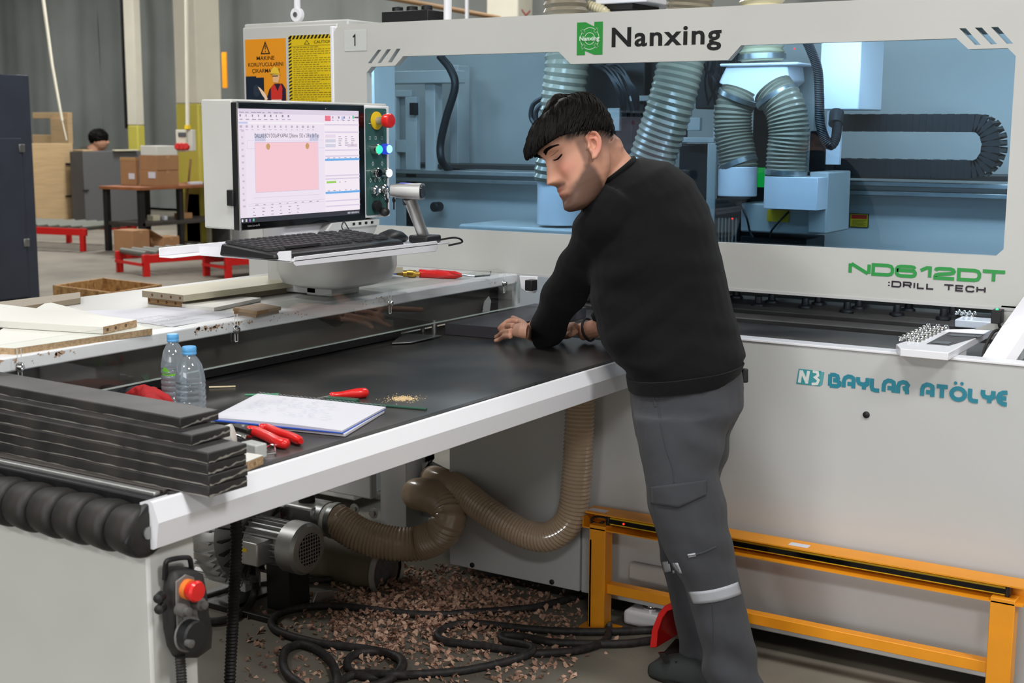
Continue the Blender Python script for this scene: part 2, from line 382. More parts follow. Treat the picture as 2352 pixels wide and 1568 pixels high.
plug(1990, 952, MX, .010, YB-.001)
# base lettering
a = AT(1902, 893, Y=YB); b = AT(2315, 931, Y=YB); zc = (a.z+b.z)/2; hh = AT(1902, 857, Y=YB).z-a.z
pr = Print((a.x, YB-.001, zc), (b.x-a.x, 0, 0), (0, 0, hh)); 
strokes(pr, 'BAYLAR ATÖLYE', GB, 0.01, .99, 0, 1, .26, .30, (38, 128, 148))
pr.make('lettering', 'print_gloss', MX, label='teal workshop name lettering')
a = AT(1829, 881, Y=YB); b = AT(1889, 886, Y=YB); h = AT(1831, 846, Y=YB).z-a.z
pr = Print((a.x, YB-.001, a.z), (b.x-a.x, 0, 0), (0, 0, h))
pr.poly([(.0, .0), (.9, .0), (1, .12), (1.06, .95), (.96, .95), (.9, 1), (.08, 1)], (88, 158, 162)); pr.up()
pr.poly([(.0, .03), (.88, .03), (.93, 1), (.08, 1)], (60, 148, 156)); pr.up()
pr.line([(.12, .1), (.18, .92)], .2, (215, 220, 216)); pr.line([(.18, .9), (.42, .12)], .2, (215, 220, 216)); pr.line([(.40, .1), (.46, .92)], .2, (215, 220, 216))
pr.line([(.62, .92), (.8, .9), (.83, .7), (.72, .55), (.85, .4), (.8, .15), (.6, .1)], .17, (215, 220, 216))
pr.make('emblem', 'print_gloss', MX, label='small teal square emblem')
# hood
YH = 4.1
hout = [(-3.40, 1.962), (-3.375, 1.99), (.9, 1.99), (.9, 1.089), (-3.40, 1.089)]
win = XZ([(842, 167), (853, 153), (907, 151), (926, 129), (1283, 119), (1311, 147), (1672, 138), (1702, 104), (2197, 88), (2224, 113), (2315, 110.5), (2333, 128.6), (2305, 572), (2287, 588), (1652, 557), (899, 519), (853, 517), (848, 508)], YH)
slots = [XZ(q, YH) for q in ([(868, 114), (876, 114), (853, 145), (845, 145)], [(889, 113), (898, 113), (875, 144), (867, 145)], [(911, 112), (920, 112), (900, 143), (891, 143)],
  [(2203, 65), (2218, 64.5), (2253, 103), (2239, 103)], [(2239, 63.5), (2255, 63), (2290, 101), (2276, 102)], [(2276, 62), (2292, 61.5), (2327, 100), (2312, 100.5)])]
hood = MB().plate([[Vector((x, YH, z)) for x, z in hout], win]+slots, (0, .03, 0))
hood.bx(-3.40, .9, YH+.03, 4.3, 1.962, 1.99)
hd = ob('hood', hood, 'white_paint', MX, bevel=.004)
ob('hood_side_trim', MB().bx(-3.415, -3.40, YH-.004, YH+.25, 1.089, 1.985), 'white_gloss', MX, bevel=.003)
ob('hood_bottom_lip', MB().bx(-3.40, .9, YH-.002, YH+.05, 1.08, 1.089), 'panel_grey', MX)
pane = ob('viewing_window', MB().bx(-3.34, -.72, YH+.034, YH+.038, 1.20, 1.935), 'pane_blue', MX, label='blue tinted acrylic viewing window')
# hood lettering
a = AT(1405, 108, Y=YH); b = AT(1657, 97, Y=YH); top = AT(1405, 64, Y=YH).z
pr = Print((a.x, YH-.001, (AT(1405, 108, Y=YH).z)), (b.x-a.x, 0, 0), (0, 0, top-a.z)); pr.text('Nanxing', 0, .02, .98, (16, 16, 17), w=1, bold=.022, sp=1.12)
pr.make('lettering', 'print_gloss', MX, label='black maker name lettering')
a = AT(1325, 127, Y=YH); b = AT(1384, 124, Y=YH); t = AT(1325, 52, Y=YH)
pr = Print((a.x, YH-.001, a.z), (b.x-a.x, 0, 0), (0, 0, t.z-a.z))
G = (42, 140, 58); Wt = (205, 222, 205)
pr.poly([(0, 0), (.32, 0), (.32, .13), (.68, 0), (1, 0), (1, 1), (.67, 1), (.67, .86), (.34, 1), (0, 1)], G); pr.up()
asp = pr.V.length/pr.U.length
def circ(r, n=28): return [(.5+r*asp*math.cos(2*math.pi*i/n), .5+r*math.sin(2*math.pi*i/n)) for i in range(n)]
pr.line(circ(.33), .016, Wt, True); pr.line(circ(.18), .016, Wt, True)
for k in range(4):
    an = math.radians(45+90*k); c, s_ = math.cos(an), math.sin(an)
    q = [(.26, -.03), (.38, -.03), (.40, .05), (.26, .05)]
    q = [(.5+(x*c-y*s_)*asp, .5+(x*s_+y*c)) for x, y in q]; pr.up(.0002); pr.poly(q, G); pr.line(q, .014, Wt, True)
pr.up(); pr.rect(.14, .44, .86, .54, G); pr.up(); pr.text('Nanxing', .5, .44, .13, Wt, w=.78, bold=.03, al='c')
pr.make('emblem', 'print_gloss', MX, label='green emblem with saw blade ring')
a = AT(1949, 629, Y=YH); b = AT(2304, 652, Y=YH); t = AT(1949, 600, Y=YH)
pr = Print((a.x, YH-.001, (a.z+b.z)/2), (b.x-a.x, 0, 0), (0, 0, t.z-a.z)); strokes(pr, 'ND612DT', GL, 0.01, 1, 0, 1, .27, .33, (42, 146, 68))
pr.make('lettering', 'print_gloss', MX, label='green model code lettering')
a = AT(2041, 660, Y=YH); b = AT(2262, 672, Y=YH); t = AT(2041, 645, Y=YH)
pr = Print((a.x, YH-.001, (a.z+b.z)/2), (b.x-a.x, 0, 0), (0, 0, t.z-a.z)); strokes(pr, ':DRILL TECH', GL, 0, 1, 0, 1, .24, .55, (36, 26, 40))
pr.make('lettering', 'print_gloss', MX, label='small black lettering under the green code')
a = AT(792, 118, Y=YH); b = AT(843, 118, Y=YH); t = AT(792, 70, Y=YH)
ob('number_card', MB().bx(a.x, b.x, YH-.003, YH-.0005, a.z, t.z), 'clear_plastic', MX, bevel=.001)
pr = Print((a.x, YH-.0035, a.z), (b.x-a.x, 0, 0), (0, 0, t.z-a.z)); pr.line([(.40, .66), (.49, .76), (.49, .24)], .07, (20, 20, 20)); pr.make('card_number', 'print_gloss', MX)
# interior
ob('inner_back', MB().bx(-4.3, .9, 5.35, 5.4, .9, 1.96), 'white_paint', MX)
ob('inner_left', MB().bx(-4.3, -4.25, 5.0, 5.35, .9, 1.96), 'white_paint', MX)
rf = MB()
for q, Y in (([(845, 180), (858, 190), (858, 545), (845, 545)], 4.9),): pass
def pxbox(mb, x0, y0, x1, y1, Y, d):   # slab facing -Y whose front covers a rectangle seen at depth Y
    a = AT(x0, y0, Y=Y); b = AT(x1, y1, Y=Y); return mb.bx(a.x, b.x, Y, Y+d, min(a.z, b.z), max(a.z, b.z))
fr = MB(); pxbox(fr, 846, 165, 1040, 190, 4.95, .1); pxbox(fr, 975, 190, 1000, 540, 4.98, .06)
pxbox(fr, 1033, 150, 1052, 545, 5.2, .1)
ob('inner_frame', fr, 'white_paint', MX, bevel=.004)
dr = MB(); pxbox(dr, 846, 208, 945, 222, 4.93, .03); pxbox(dr, 930, 222, 958, 540, 4.93, .03); pxbox(dr, 900, 222, 912, 540, 4.93, .03); pxbox(dr, 846, 320, 932, 350, 4.93, .03); pxbox(dr, 846, 222, 935, 540, 4.97, .01)
ob('inner_door', dr, 'white_paint', MX, bevel=.003)
hg = MB(); pxbox(hg, 940, 236, 952, 264, 4.9, .03); ob('hinge', hg, 'dark_steel', MX, bevel=.002)
# rails across the back
rl = MB(); 
def strip(mb, y0, y1, Y, d=.06, x0=-4.1, x1=.5, ref=1600):
    a = AT(ref, y0, Y=Y).z; b = AT(ref, y1, Y=Y).z; return mb.bx(x0, x1, Y, Y+d, b, a)
Zr = lambda px, py, Y: AT(px, py, Y=Y).z
mbs = MB(); mbs.bx(-3.9, .6, 4.85, 4.92, Zr(2100, 430, 4.85), Zr(2100, 418, 4.85)); ob('gantry_rail', mbs, 'alu', MX, bevel=.003)
mbs = MB(); mbs.bx(-4.0, .6, 4.93, 5.3, Zr(2100, 428, 4.93)-.35, Zr(2100, 424, 4.93)); ob('gantry_beam', mbs, 'white_paint', MX, bevel=.006)
mbs = MB(); mbs.bx(-3.85, .6, 4.84, 4.9, Zr(2100, 452, 4.84), Zr(2100, 440, 4.84)); ob('gantry_rail', mbs, 'steel', MX, bevel=.003)
mbs = MB(); mbs.bx(-4.0, .6, 5.0, 5.25, Zr(2100, 412, 5.0), Zr(2100, 400, 5.0)); ob('chain_tray', mbs, 'bed', MX, bevel=.003)
mbs = MB(); mbs.bx(-3.1, -2.2, 4.5, 4.9, 1.05, 1.22); ob('carriage_base', mbs, 'white_paint', MX, bevel=.01)
# label inside
a = AT(1933, 524, Y=4.84); b = AT(1978, 524, Y=4.84); t = AT(1933, 492, Y=4.84)
pr = Print((a.x, 4.925, a.z), (b.x-a.x, 0, 0), (0, 0, t.z-a.z)); pr.rect(0, 0, 1, 1, (60, 40, 20)); pr.up(); pr.rect(.05, .05, .95, .95, (190, 165, 30)); pr.up(); pr.rect(.1, .62, .9, .9, (170, 40, 25))
for k in range(5): pr.rect(.15, .12+k*.09, .85-.1*(k % 2), .15+k*.09, (70, 60, 20))
pr.make('warning_label', 'print_gloss', MX)
ob('knob', MB().lathe([(.018, 0), (.022, .01), (.022, .05), (.018, .055), (0, .056)], AT(1012, 474, Y=4.9), (0, -1, 0), 18), 'black_plastic', MX, bevel=.002)
# cable chain (links as a stadium loop)
ch = thing('x', '', '', (0, 0, 0)); bpy.data.objects.remove(ch)
def chainpath():
    c = AT(2235, 336, Y=4.78); r = (AT(2235, 262, Y=4.78).z-AT(2235, 410, Y=4.78).z)/2-.03; x0 = AT(1905, 336, Y=4.78).x; z = c.z; P = []
    n = 22; L = c.x-x0
    P += [Vector((x0+L*i/n, 4.78, z+r)) for i in range(n)]
    P += [Vector((c.x+r*.75*math.sin(a*math.pi/12), 4.78, z+r*math.cos(a*math.pi/12))) for a in range(13)]
    P += [Vector((c.x-L*i/n, 4.78, z-r)) for i in range(1, n+1)]
    return P
CP = chainpath(); cm = MB(); cl = MB()
for i in range(len(CP)-1):
    a, b = CP[i], CP[i+1]; d = (b-a); t = d.normalized(); nn = Vector((-t.z, 0, t.x)); R = Matrix((t, Vector((0, 1, 0)), nn)).transposed(); m_ = (a+b)/2
    for yy in (0, .11): cm.box(m_+Vector((0, yy, 0)), (d.length*.98, .012, .062-.004*(i % 2)), R)
    cm.box(m_+Vector((0, .055, 0))+nn*.027, (d.length*.55, .1, .006), R); cm.box(m_+Vector((0, .055, 0))-nn*.027, (d.length*.55, .1, .006), R)
o = ob('cable_chain', cm, 'black_plastic', MX)
# spindle assembly
def pt(x, y, Y): return AT(x, y, Y=Y)
o = ob('dust_duct', MB(), 'white_paint', MX) if 0 else None
YS = 4.55
yd = MB()
tp = [pt(1655, 147, YS), pt(1810, 142, YS), pt(1832, 152, YS)]
F = [pt(1668, 152, YS), pt(1808, 148, YS), pt(1812, 185, YS), pt(1750, 235, YS), pt(1732, 232, YS), pt(1650, 190, YS)]
yd.plate([F], (0, .16, 0)); a = pt(1652, 150, YS-.02); b = pt(1832, 142, YS-.02); yd.bx(a.x, b.x, YS-.02, YS+.2, a.z-.004, a.z+.006)
ob('duct_splitter', yd, 'white_gloss', MX, bevel=.012)
hm = hose(MB(), [pt(1750, -40, YS+.08), pt(1750, 40, YS+.08), pt(1750, 145, YS+.08)], .082, .022, .010, 20); h0 = ob('dust_hose', hm, 'hose_cream', MX)
hm = hose(MB(), [pt(1700, 212, YS+.02), pt(1685, 250, YS), pt(1684, 300, YS), pt(1692, 350, YS), pt(1697, 388, YS)], .07, .0135, .006, 20); h1 = ob('dust_hose', hm, 'hose_teal', MX)
hm = hose(MB(), [pt(1775, 205, YS-.05), pt(1802, 245, YS-.06), pt(1812, 300, YS-.06), pt(1808, 350, YS-.06), pt(1805, 412, YS-.06)], .072, .0135, .006, 20); h2 = ob('dust_hose', hm, 'hose_teal', MX)
for hh_, (c0, c1, r) in ((h1, (pt(1693, 371, YS), pt(1697, 382, YS), .072)), (h2, (pt(1806, 390, YS-.06), pt(1805, 402, YS-.06), .074)), (h0, (pt(1750, 125, YS+.08), pt(1750, 137, YS+.08), .086)), (h2, (pt(1783, 218, YS-.05), pt(1788, 228, YS-.05), .078)), (h1, (pt(1698, 218, YS), pt(1694, 228, YS), .076))):
    ob('hose_clamp', MB().cyl(c0, c1, r, 24), 'steel', hh_)
ob('suction_collar', MB().lathe([(.07, .0), (.07, .105)], pt(1693, 450, YS), (0, 0, 1), 28), 'white_gloss', MX, bevel=.003)
sc = MB(); c = pt(1810, 478, YS-.06); w_ = .085
prof = [Vector((c.x-w_*math.cos(t), c.y-w_*math.sin(t)*.9, c.z)) for t in [i*math.pi/2/8 for i in range(9)]]+[Vector((c.x+.13, c.y-w_*.9, c.z)), Vector((c.x+.13, c.y+.12, c.z)), Vector((c.x-w_, c.y+.12, c.z))]
sc.plate([prof], (0, 0, .11)); ob('suction_housing', sc, 'white_gloss', MX, bevel=.006)
sp = MB(); a = pt(1693, 530, YS+.02); b = pt(1880, 478, YS+.02); sp.bx(a.x+.02, b.x, YS, YS+.25, a.z, b.z+.01); a = pt(1856, 535, YS-.03); b = pt(1905, 395, YS-.03); sp.bx(a.x, b.x, YS-.04, YS+.2, a.z, b.z)
ob('spindle_cover', sp, 'white_paint', MX, bevel=.006)
a = pt(1762, 508, YS-.01); b = pt(1812, 483, YS-.01); ob('warning_label', MB().bx(a.x, b.x, YS-.012, YS-.004, a.z, b.z), 'yellow', MX)
cb = MB(); cb.tube(spline([pt(1700, 470, YS-.01), pt(1715, 500, YS-.02), pt(1722, 530, YS-.01), pt(1730, 545, YS-.01)]), .004, 6); cb.tube(spline([pt(1812, 486, YS-.02), pt(1790, 508, YS-.02), pt(1772, 530, YS-.02), pt(1770, 545, YS-.01)]), .004, 6)
ob('sensor_cable', cb, 'black_plastic', MX)
bl = MB()   # spindle blocks behind the hoses
for (x0, y0, x1, y1, Y, d) in ((1560, 330, 1625, 590, 4.75, .3), (1600, 100, 1690, 250, 4.75, .2), (1642, 455, 1700, 590, 4.7, .2), (1730, 230, 1770, 470, 4.72, .1), (1340, 140, 1480, 260, 4.75, .2), (1480, 140, 1530, 330, 4.8, .2), (1360, 260, 1450, 420, 4.8, .25), (1700, 540, 1850, 590, 4.62, .2), (1860, 300, 1895, 395, 4.65, .1)):
    pxbox(bl, x0, y0, x1, y1, Y, d)
ob('spindle_block', bl, 'dark_steel', MX, bevel=.006)
fl = MB(); pxbox(fl, 1555, 315, 1640, 328, 4.7, .02); pxbox(fl, 1625, 328, 1640, 540, 4.7, .02); pxbox(fl, 1640, 230, 1668, 380, 4.72, .02); pxbox(fl, 1578, 270, 1608, 300, 4.72, .02); pxbox(fl, 1800, 150, 1865, 395, 4.75, .03); pxbox(fl, 1445, 220, 1500, 232, 4.72, .02); pxbox(fl, 1395, 248, 1422, 300, 4.72, .02)
ob('mounting_bracket', fl, 'white_paint', MX, bevel=.003)
st = MB()
for k in range(6): a = pt(1652+k*8, 500, 4.66); st.cyl(a, a-Vector((0, 0, .16)), .004, 8)
ob('guide_rod', st, 'steel', MX)
gl = MB(); pxbox(gl, 1741, 385, 1755, 430, YS+.06, .01); ob('status_light', gl, mat('led_green_dim', (10, 170, 60), .4, emit=.9), MX, label='glowing green light')
for q in ((1825, 112), (1682, 502)): ob('status_light', MB().ball(pt(*q, YS-.06), .0035, 8), 'led_red', MX, label='tiny red light')
eb = MB(); a = pt(1888, 252, 4.5); b = pt(1925, 60, 4.5); eb.bx(pt(1880, 250, 4.5).x, pt(1972, 250, 4.5).x, 4.5, 4.75, a.z, 1.93); ebo = ob('electrical_box', eb, 'white_gloss', MX, bevel=.004)
bk = MB(); a = pt(1908, 378, 4.6); bk.bx(a.x-.02, a.x+.03, 4.6, 4.62, a.z, pt(1908, 255, 4.6).z); ob('mounting_bracket', bk, 'white_gloss', MX, bevel=.002)
hm = hose(MB(), [pt(1840, 70, 4.42), pt(1860, 110, 4.42), pt(1878, 160, 4.42), pt(1882, 220, 4.42), pt(1885, 290, 4.42), pt(1905, 333, 4.42), pt(1920, 315, 4.44), pt(1924, 258, 4.5)], .017, .006, .0018, 12); ob('cable_conduit', hm, 'black_plastic', MX)
ob('conduit_fitting', MB().cyl(pt(1919, 285, 4.47), pt(1922, 258, 4.5), .024, 14), 'black_plastic', MX)
wr = MB(); rnd = random.Random(3)
for k in range(14):
    x = 1610+rnd.random()*60; wr.tube(spline([pt(x, 100, 4.66), pt(x+rnd.uniform(-14, 14), 150, 4.63), pt(x+rnd.uniform(-20, 20), 190, 4.62), pt(x+rnd.uniform(-12, 12), 240, 4.66)], 4), .004, 5)
for k in range(10):
    x = 1360+rnd.random()*40; wr.tube(spline([pt(x, 150, 4.66), pt(x+30, 160+rnd.uniform(-8, 8), 4.62), pt(x+60+rnd.uniform(-10, 10), 210, 4.62), pt(x+70, 270, 4.66)], 4), .006, 5)
ob('wiring', wr, 'black_plastic', MX)
hm = hose(MB(), [pt(1298, -60, 4.62), pt(1300, 40, 4.62), pt(1302, 140, 4.6), pt(1294, 220, 4.6), pt(1285, 320, 4.6), pt(1275, 420, 4.6)], .088, .029, .007, 20); ob('dust_hose', hm, 'hose_teal', MX)
ob('suction_collar', MB().lathe([(.092, 0), (.092, .17)], pt(1287, 515, 4.62), (0, 0, 1), 28), 'white_gloss', MX, bevel=.003)
hm = hose(MB(), [pt(1590, -60, 4.55), pt(1580, 40, 4.55), pt(1565, 140, 4.52), pt(1540, 240, 4.5), pt(1510, 330, 4.5), pt(1480, 420, 4.5)], .087, .023, .006, 20); ob('dust_hose', hm, 'hose_teal', MX)
hm = MB().tube(spline([pt(1010, 128, 4.8), pt(1035, 160, 4.8), pt(1045, 200, 4.8), pt(1025, 270, 4.8), pt(1012, 330, 4.8), pt(1015, 370, 4.8), pt(1032, 390, 4.9)]), .017, 12); ob('cable_conduit', hm, 'black_plastic', MX)
hm = MB().tube(spline([pt(1250, 222, 4.6), pt(1225, 240, 4.6), pt(1220, 270, 4.6), pt(1235, 290, 4.6), pt(1260, 300, 4.65)]), .01, 8).tube(spline([pt(1252, 234, 4.6), pt(1232, 255, 4.6), pt(1232, 285, 4.6)]), .01, 8); ob('cable_conduit', hm, 'black_plastic', MX)
# on top of the hood
a = AT(942, 43, Y=4.3); o = MB().bx(a.x-.1, a.x+.12, 4.25, 4.4, 1.99, 2.045)
for k in range(3): o.lathe([(.022, 0), (.022, .02)], (a.x-.06+.07*k, 4.3, 2.045), (0, 0, 1), 12)
ob('cable_gland_block', o, 'black_plastic', MX, bevel=.003)
ob('air_pipe', MB().cyl((AT(1028, 40, Y=4.3).x, 4.3, 1.99), (AT(1028, 40, Y=4.3).x+.005, 4.3, 2.4), .016, 14), 'white_gloss', MX)
for (x, Y) in ((1298, 4.62),): pass
o = MB(); a = AT(1395, 20, Y=4.8); b = AT(1512, 20, Y=4.8); o.bx(a.x, b.x, 4.7, 5.1, AT(1450, 12, Y=4.8).z, 2.3); ob('junction_box', o, 'white_gloss', MX, bevel=.004)
o = MB(); a = AT(1395, 30, Y=4.75); b = AT(1462, 20, Y=4.75); o.bx(a.x, b.x, 4.72, 4.95, AT(1420, 26, Y=4.75).z, AT(1420, 2, Y=4.75).z); ob('junction_box', o, 'dark_steel', MX, bevel=.006)
hm = hose(MB(), [AT(1352, 12, Y=4.7), AT(1385, 24, Y=4.7), AT(1400, 40, Y=4.7)], .02, .012, .003, 12); ob('dust_hose', hm, 'hose_cream', MX)
# bed under the hood
bd = MB(); bd.bx(-2.6, .6, YB+.06, 4.42, .9, .93); ob('transfer_belt', bd, 'belt', MX, bevel=.003)
for k, (y0, y1, z, m_) in enumerate(((4.50, 4.62, .935, 'bed'), (4.70, 4.80, .94, 'bed'), (4.86, 5.02, .935, 'bed'), (5.03, 5.3, .95, 'steel'))):
    ob('bed_rail', MB().bx(-2.6, .5, y0, y1, .88, z), m_, MX, bevel=.004)
ob('bed_floor', MB().bx(-2.6, .6, YB+.06, 5.35, .86, .88), 'dark_steel', MX)
knob = MB().lathe([(.026, 0), (.02, .012), (.013, .014), (.013, .03), (.0, .032)], (0, 0, 0), n=12); k0 = None
for i, (px, py) in enumerate(((1692, 670), (1742, 688), (1773, 681), (1850, 692), (1880, 685), (1946, 701), (1973, 694), (2061, 708), (2088, 698), (2168, 717), (2188, 711))):
    c = AT(px, py, Z=.96); c.z = .936
    q = MB(); q.lathe([(.028, 0), (.026, .008), (.015, .012), (.013, .035), (.012, .037), (0, .038)], c, (0, 0, 1), 12)
    if k0 is None: k0 = ob('suction_stop', q, 'black_plastic', MX); kc = c
    else: piece(k0, c-kc)
# glass-bead plate fixture on right
fx = thing('x', '', '', (0, 0, 0)); bpy.data.objects.remove(fx)
zz = 1.0
F = [AT(x, y, Z=zz) for x, y in ((2058, 790), (2068, 800), (2178, 810), (2270, 760), (2310, 742), (2236, 755), (2176, 756), (2150, 762))]
f1 = MB().plate([F], (0, 0, -.022)); a, b = F[1], F[2]; f1.bx(a.x+.005, b.x-.005, max(a.y, YB+.06), max(a.y, YB+.06)+.1, .93, .98)
ob('roller_plate', f1, 'white_gloss', MX, bevel=.002)
o = MB().plate([[AT(x, y, Z=zz+.0012) for x, y in ((2128, 789), (2180, 793), (2264, 768), (2180, 762))]], (0, 0, -.001)); ob('plate_label', o, 'grey_board', MX)
o = MB().plate([[AT(x, y, Z=zz+.0025) for x, y in ((2138, 787), (2178, 790), (2190, 785), (2150, 783))]], (0, 0, -.001)).plate([[AT(x, y, Z=zz+.0025) for x, y in ((2175, 770), (2248, 774), (2258, 770), (2186, 766))]], (0, 0, -.001)); ob('plate_slot', o, 'black_gloss', MX)['kind'] = 'stuff'
bead = None
for r in range(8):
    for c_ in range(3):
        px = 2068+r*9.3+c_*19-(3 if c_ == 0 else 0)+2; py = 782-r*4.3+c_*1.5; p = AT(px, py, Z=zz)
        q = MB().lathe([(.0095, 0), (.0095, .004), (.005, .012), (0, .013)], p, (0, 0, 1), 10)
        if bead is None: bead = ob('ball_roller', q, 'chrome', MX); bc = p
        else: piece(bead, p-bc)
o = MB(); p = AT(2200, 735, Z=.96); o.bx(p.x-.01, p.x+.25, p.y, p.y+.1, .935, .962); ob('roller_plate', o, 'white_gloss', MX, bevel=.003)
for r in range(2):
    for c_ in range(4): piece(bead, AT(2196+c_*12+r*7, 722-r*4+c_*1.5, Z=.962)-bc+Vector((0, 0, 0)))
# diagonal arm and sensor
A0 = [AT(x, y, Y=YB+.04) for x, y in ((2247, 832), (2296, 836), (2352, 745), (2352, 640), (2300, 715), (2262, 790))]
ob('diagonal_brace', MB().plate([[AT(2247, 832, Y=YB+.07), AT(2298, 837, Y=YB+.07), AT(2380, 715, Y=YH-.06), AT(2380, 640, Y=YH-.06), AT(2303, 745, Y=YB+.2)]], (0.03, .04, 0)), 'white_gloss', MX, bevel=.004)
ob('diagonal_brace', MB().plate([[AT(2236, 757, Y=YH), AT(2277, 741, Y=YH), AT(2300, 700, Y=YH), AT(2352, 704, Y=YH), AT(2352, 760, Y=YH), AT(2303, 760, Y=YH)]], (0, .03, 0)), 'white_paint', MX, bevel=.002)
ob('brace_post', MB().bx(AT(2322, 800, Y=4.1).x, AT(2340, 800, Y=4.1).x, 4.1, 4.2, .9, 1.09), 'panel_grey', MX)
s0 = AT(2291, 726, Y=YH-.03); sn = ob('sensor', MB().bx(s0.x-.014, s0.x+.014, YH-.05, YH-.01, s0.z-.02, s0.z+.02), 'black_plastic', MX, bevel=.002)
ob('sensor_light', MB().ball(s0+Vector((0, -.01, .021)), .004, 8), 'led_green', sn)
ob('sensor_cable', MB().tube(spline([s0+Vector((.01, -.02, -.02)), AT(2302, 765, Y=YH-.04), AT(2314, 775, Y=YH-.05), AT(2312, 752, Y=YH-.06), AT(2298, 756, Y=YH-.06), AT(2280, 765, Y=YH-.08), AT(2262, 800, Y=YH-.12), AT(2258, 822, Y=YH-.15)]), .0045, 8), 'black_rubber', sn)
# sensor at the left end of the hood
a = AT(1192, 636, Y=4.13); b = AT(1233, 670, Y=4.13)
o = MB().plate([[AT(x, y, Y=4.06) for x, y in ((1192, 633), (1233, 635), (1232, 668), (1226, 673), (1206, 671), (1196, 663))]], (0, .012, 0)); ob('sensor_bracket', o, 'white_gloss', MX, bevel=.003)
a = AT(1212, 666, Y=4.04); b = AT(1228, 643, Y=4.04); ob('sensor', MB().bx(a.x, b.x, 4.02, 4.06, a.z, b.z), 'black_plastic', MX, bevel=.002)
ob('side_plate', MB().bx(-2.66, -2.60, 4.12, 5.3, .9, 1.08), 'panel_grey', MX)
ob('far_plate', MB().bx(-2.60, -1.2, 5.3, 5.34, .93, 1.0), 'panel_grey', MX)
# machine feet
for q in ((1493, 1395), (2560, 1600)):
    c = AT(q[0], q[1], Z=.06); c.y = max(c.y, 3.82)
    ft = ob('leveling_foot', MB().box((c.x, c.y, .028), (.15, .12, .05)), 'white_gloss', MX, bevel=.012)
    ob('foot_bolt', MB().lathe([(.03, .05), (.03, .06), (.018, .062), (.018, .078), (.011, .08), (.011, .14)], (c.x, c.y, 0), (0, 0, 1), 12), 'chrome', ft)
o = MB(); a = AT(1442, 1330, Y=YB-.03); b = AT(1600, 1400, Y=YB-.03); o.bx(a.x, b.x, YB-.03, YB-.002, .16, .215); ob('foot_bracket', o, 'panel_grey', MX, bevel=.008)
# cool white fill lights added to brighten the hood interior
for x in (-2.9, -1.5, -.4):
    l = bpy.data.lights.new('hood_fill', 'AREA'); l.shape = 'RECTANGLE'; l.size = 1.1; l.size_y = .12; l.energy = 9.5; l.color = (.8, .9, 1)
    o = bpy.data.objects.new('hood_fill', l); COL.objects.link(o); o.location = (x, 4.24, 1.94); o.rotation_euler = (math.radians(25), 0, 0)
# left pedestal of the machine under the side table
LP = MB(); LP.bx(-3.20, -3.07, 4.1, 4.25, .02, 1.0); ob('pedestal_post', LP, 'panel_grey', MX, bevel=.004)
o = MB(); o.bx(-3.6, -3.23, 4.08, 4.12, .15, .6); ob('pedestal_plate', o, 'panel_grey', MX, bevel=.006)
for q in ((815, 1168), (858, 1178)): ob('pedestal_bolt', MB().lathe([(.022, 0), (.022, .003), (.012, .004), (.012, .012), (0, .012)], AT(*q, Y=4.08), (0, -1, 0), 16), 'steel', MX)
o = MB().plate([[Vector(p) for p in ((-3.07, 4.2, .08), (-2.65, 4.2, .08), (-2.65, 4.2, .9), (-3.07, 4.2, .9))], [AT(x, y, Y=4.2) for x, y in ((938, 1048), (985, 1030), (985, 1060), (938, 1085))], [AT(x, y, Y=4.2) for x, y in ((938, 1120), (1025, 1080), (1022, 1110), (1000, 1165), (938, 1178))]], (0, .02, 0)); ob('pedestal_web', o, 'panel_grey', MX, bevel=.003)
ob('pedestal_back', MB().bx(-3.5, -2.65, 5.2, 5.22, .02, 1.0), 'dark_steel', MX)
# ================================================================ infeed table
XT = -1.81; XF = -2.665; YT = 1.655; ZT = .93
TB = thing('feed_table', 'long black topped feed table with white edge running up to the machine', 'table', (-2.2, 2.6, 0))
ob('table_top', MB().bx(XF, XT-.012, YT+.09, YB-.004, ZT-.02, ZT), 'belt', TB, bevel=.003)
ob('edge_strip', MB().bx(XT-.03, XT-.008, YT+.06, YB-.004, ZT-.01, ZT+.003), 'black_rubber', TB, bevel=.003)
fas = MB().loft([[Vector((x, y, z)) for x, z in ((XT-.035, .925), (XT-.008, .931), (XT-.002, .929), (XT+.012, .893), (XT+.004, .845), (XT-.004, .841), (XT-.035, .841))] for y in (YT, YB-.006)])
ob('table_fascia', fas, 'white_gloss', TB, ang=25)
ob('end_rail', MB().bx(XF, XT-.036, YT+.03, YT+.09, .84, .925), 'black_plastic', TB, bevel=.004)
for y0, y1, m_ in ((YT+.045, YT+.06, 'alu'), (YT+.068, YT+.09, 'bed')): ob('end_profile', MB().bx(XF-.3, XT-.045, y0, y1, .924, .932), m_, TB, bevel=.002)
ob('under_frame', MB().bx(XF+.02, XT-.05, YT+.1, YB-.01, .86, .905), 'panel_grey', TB)
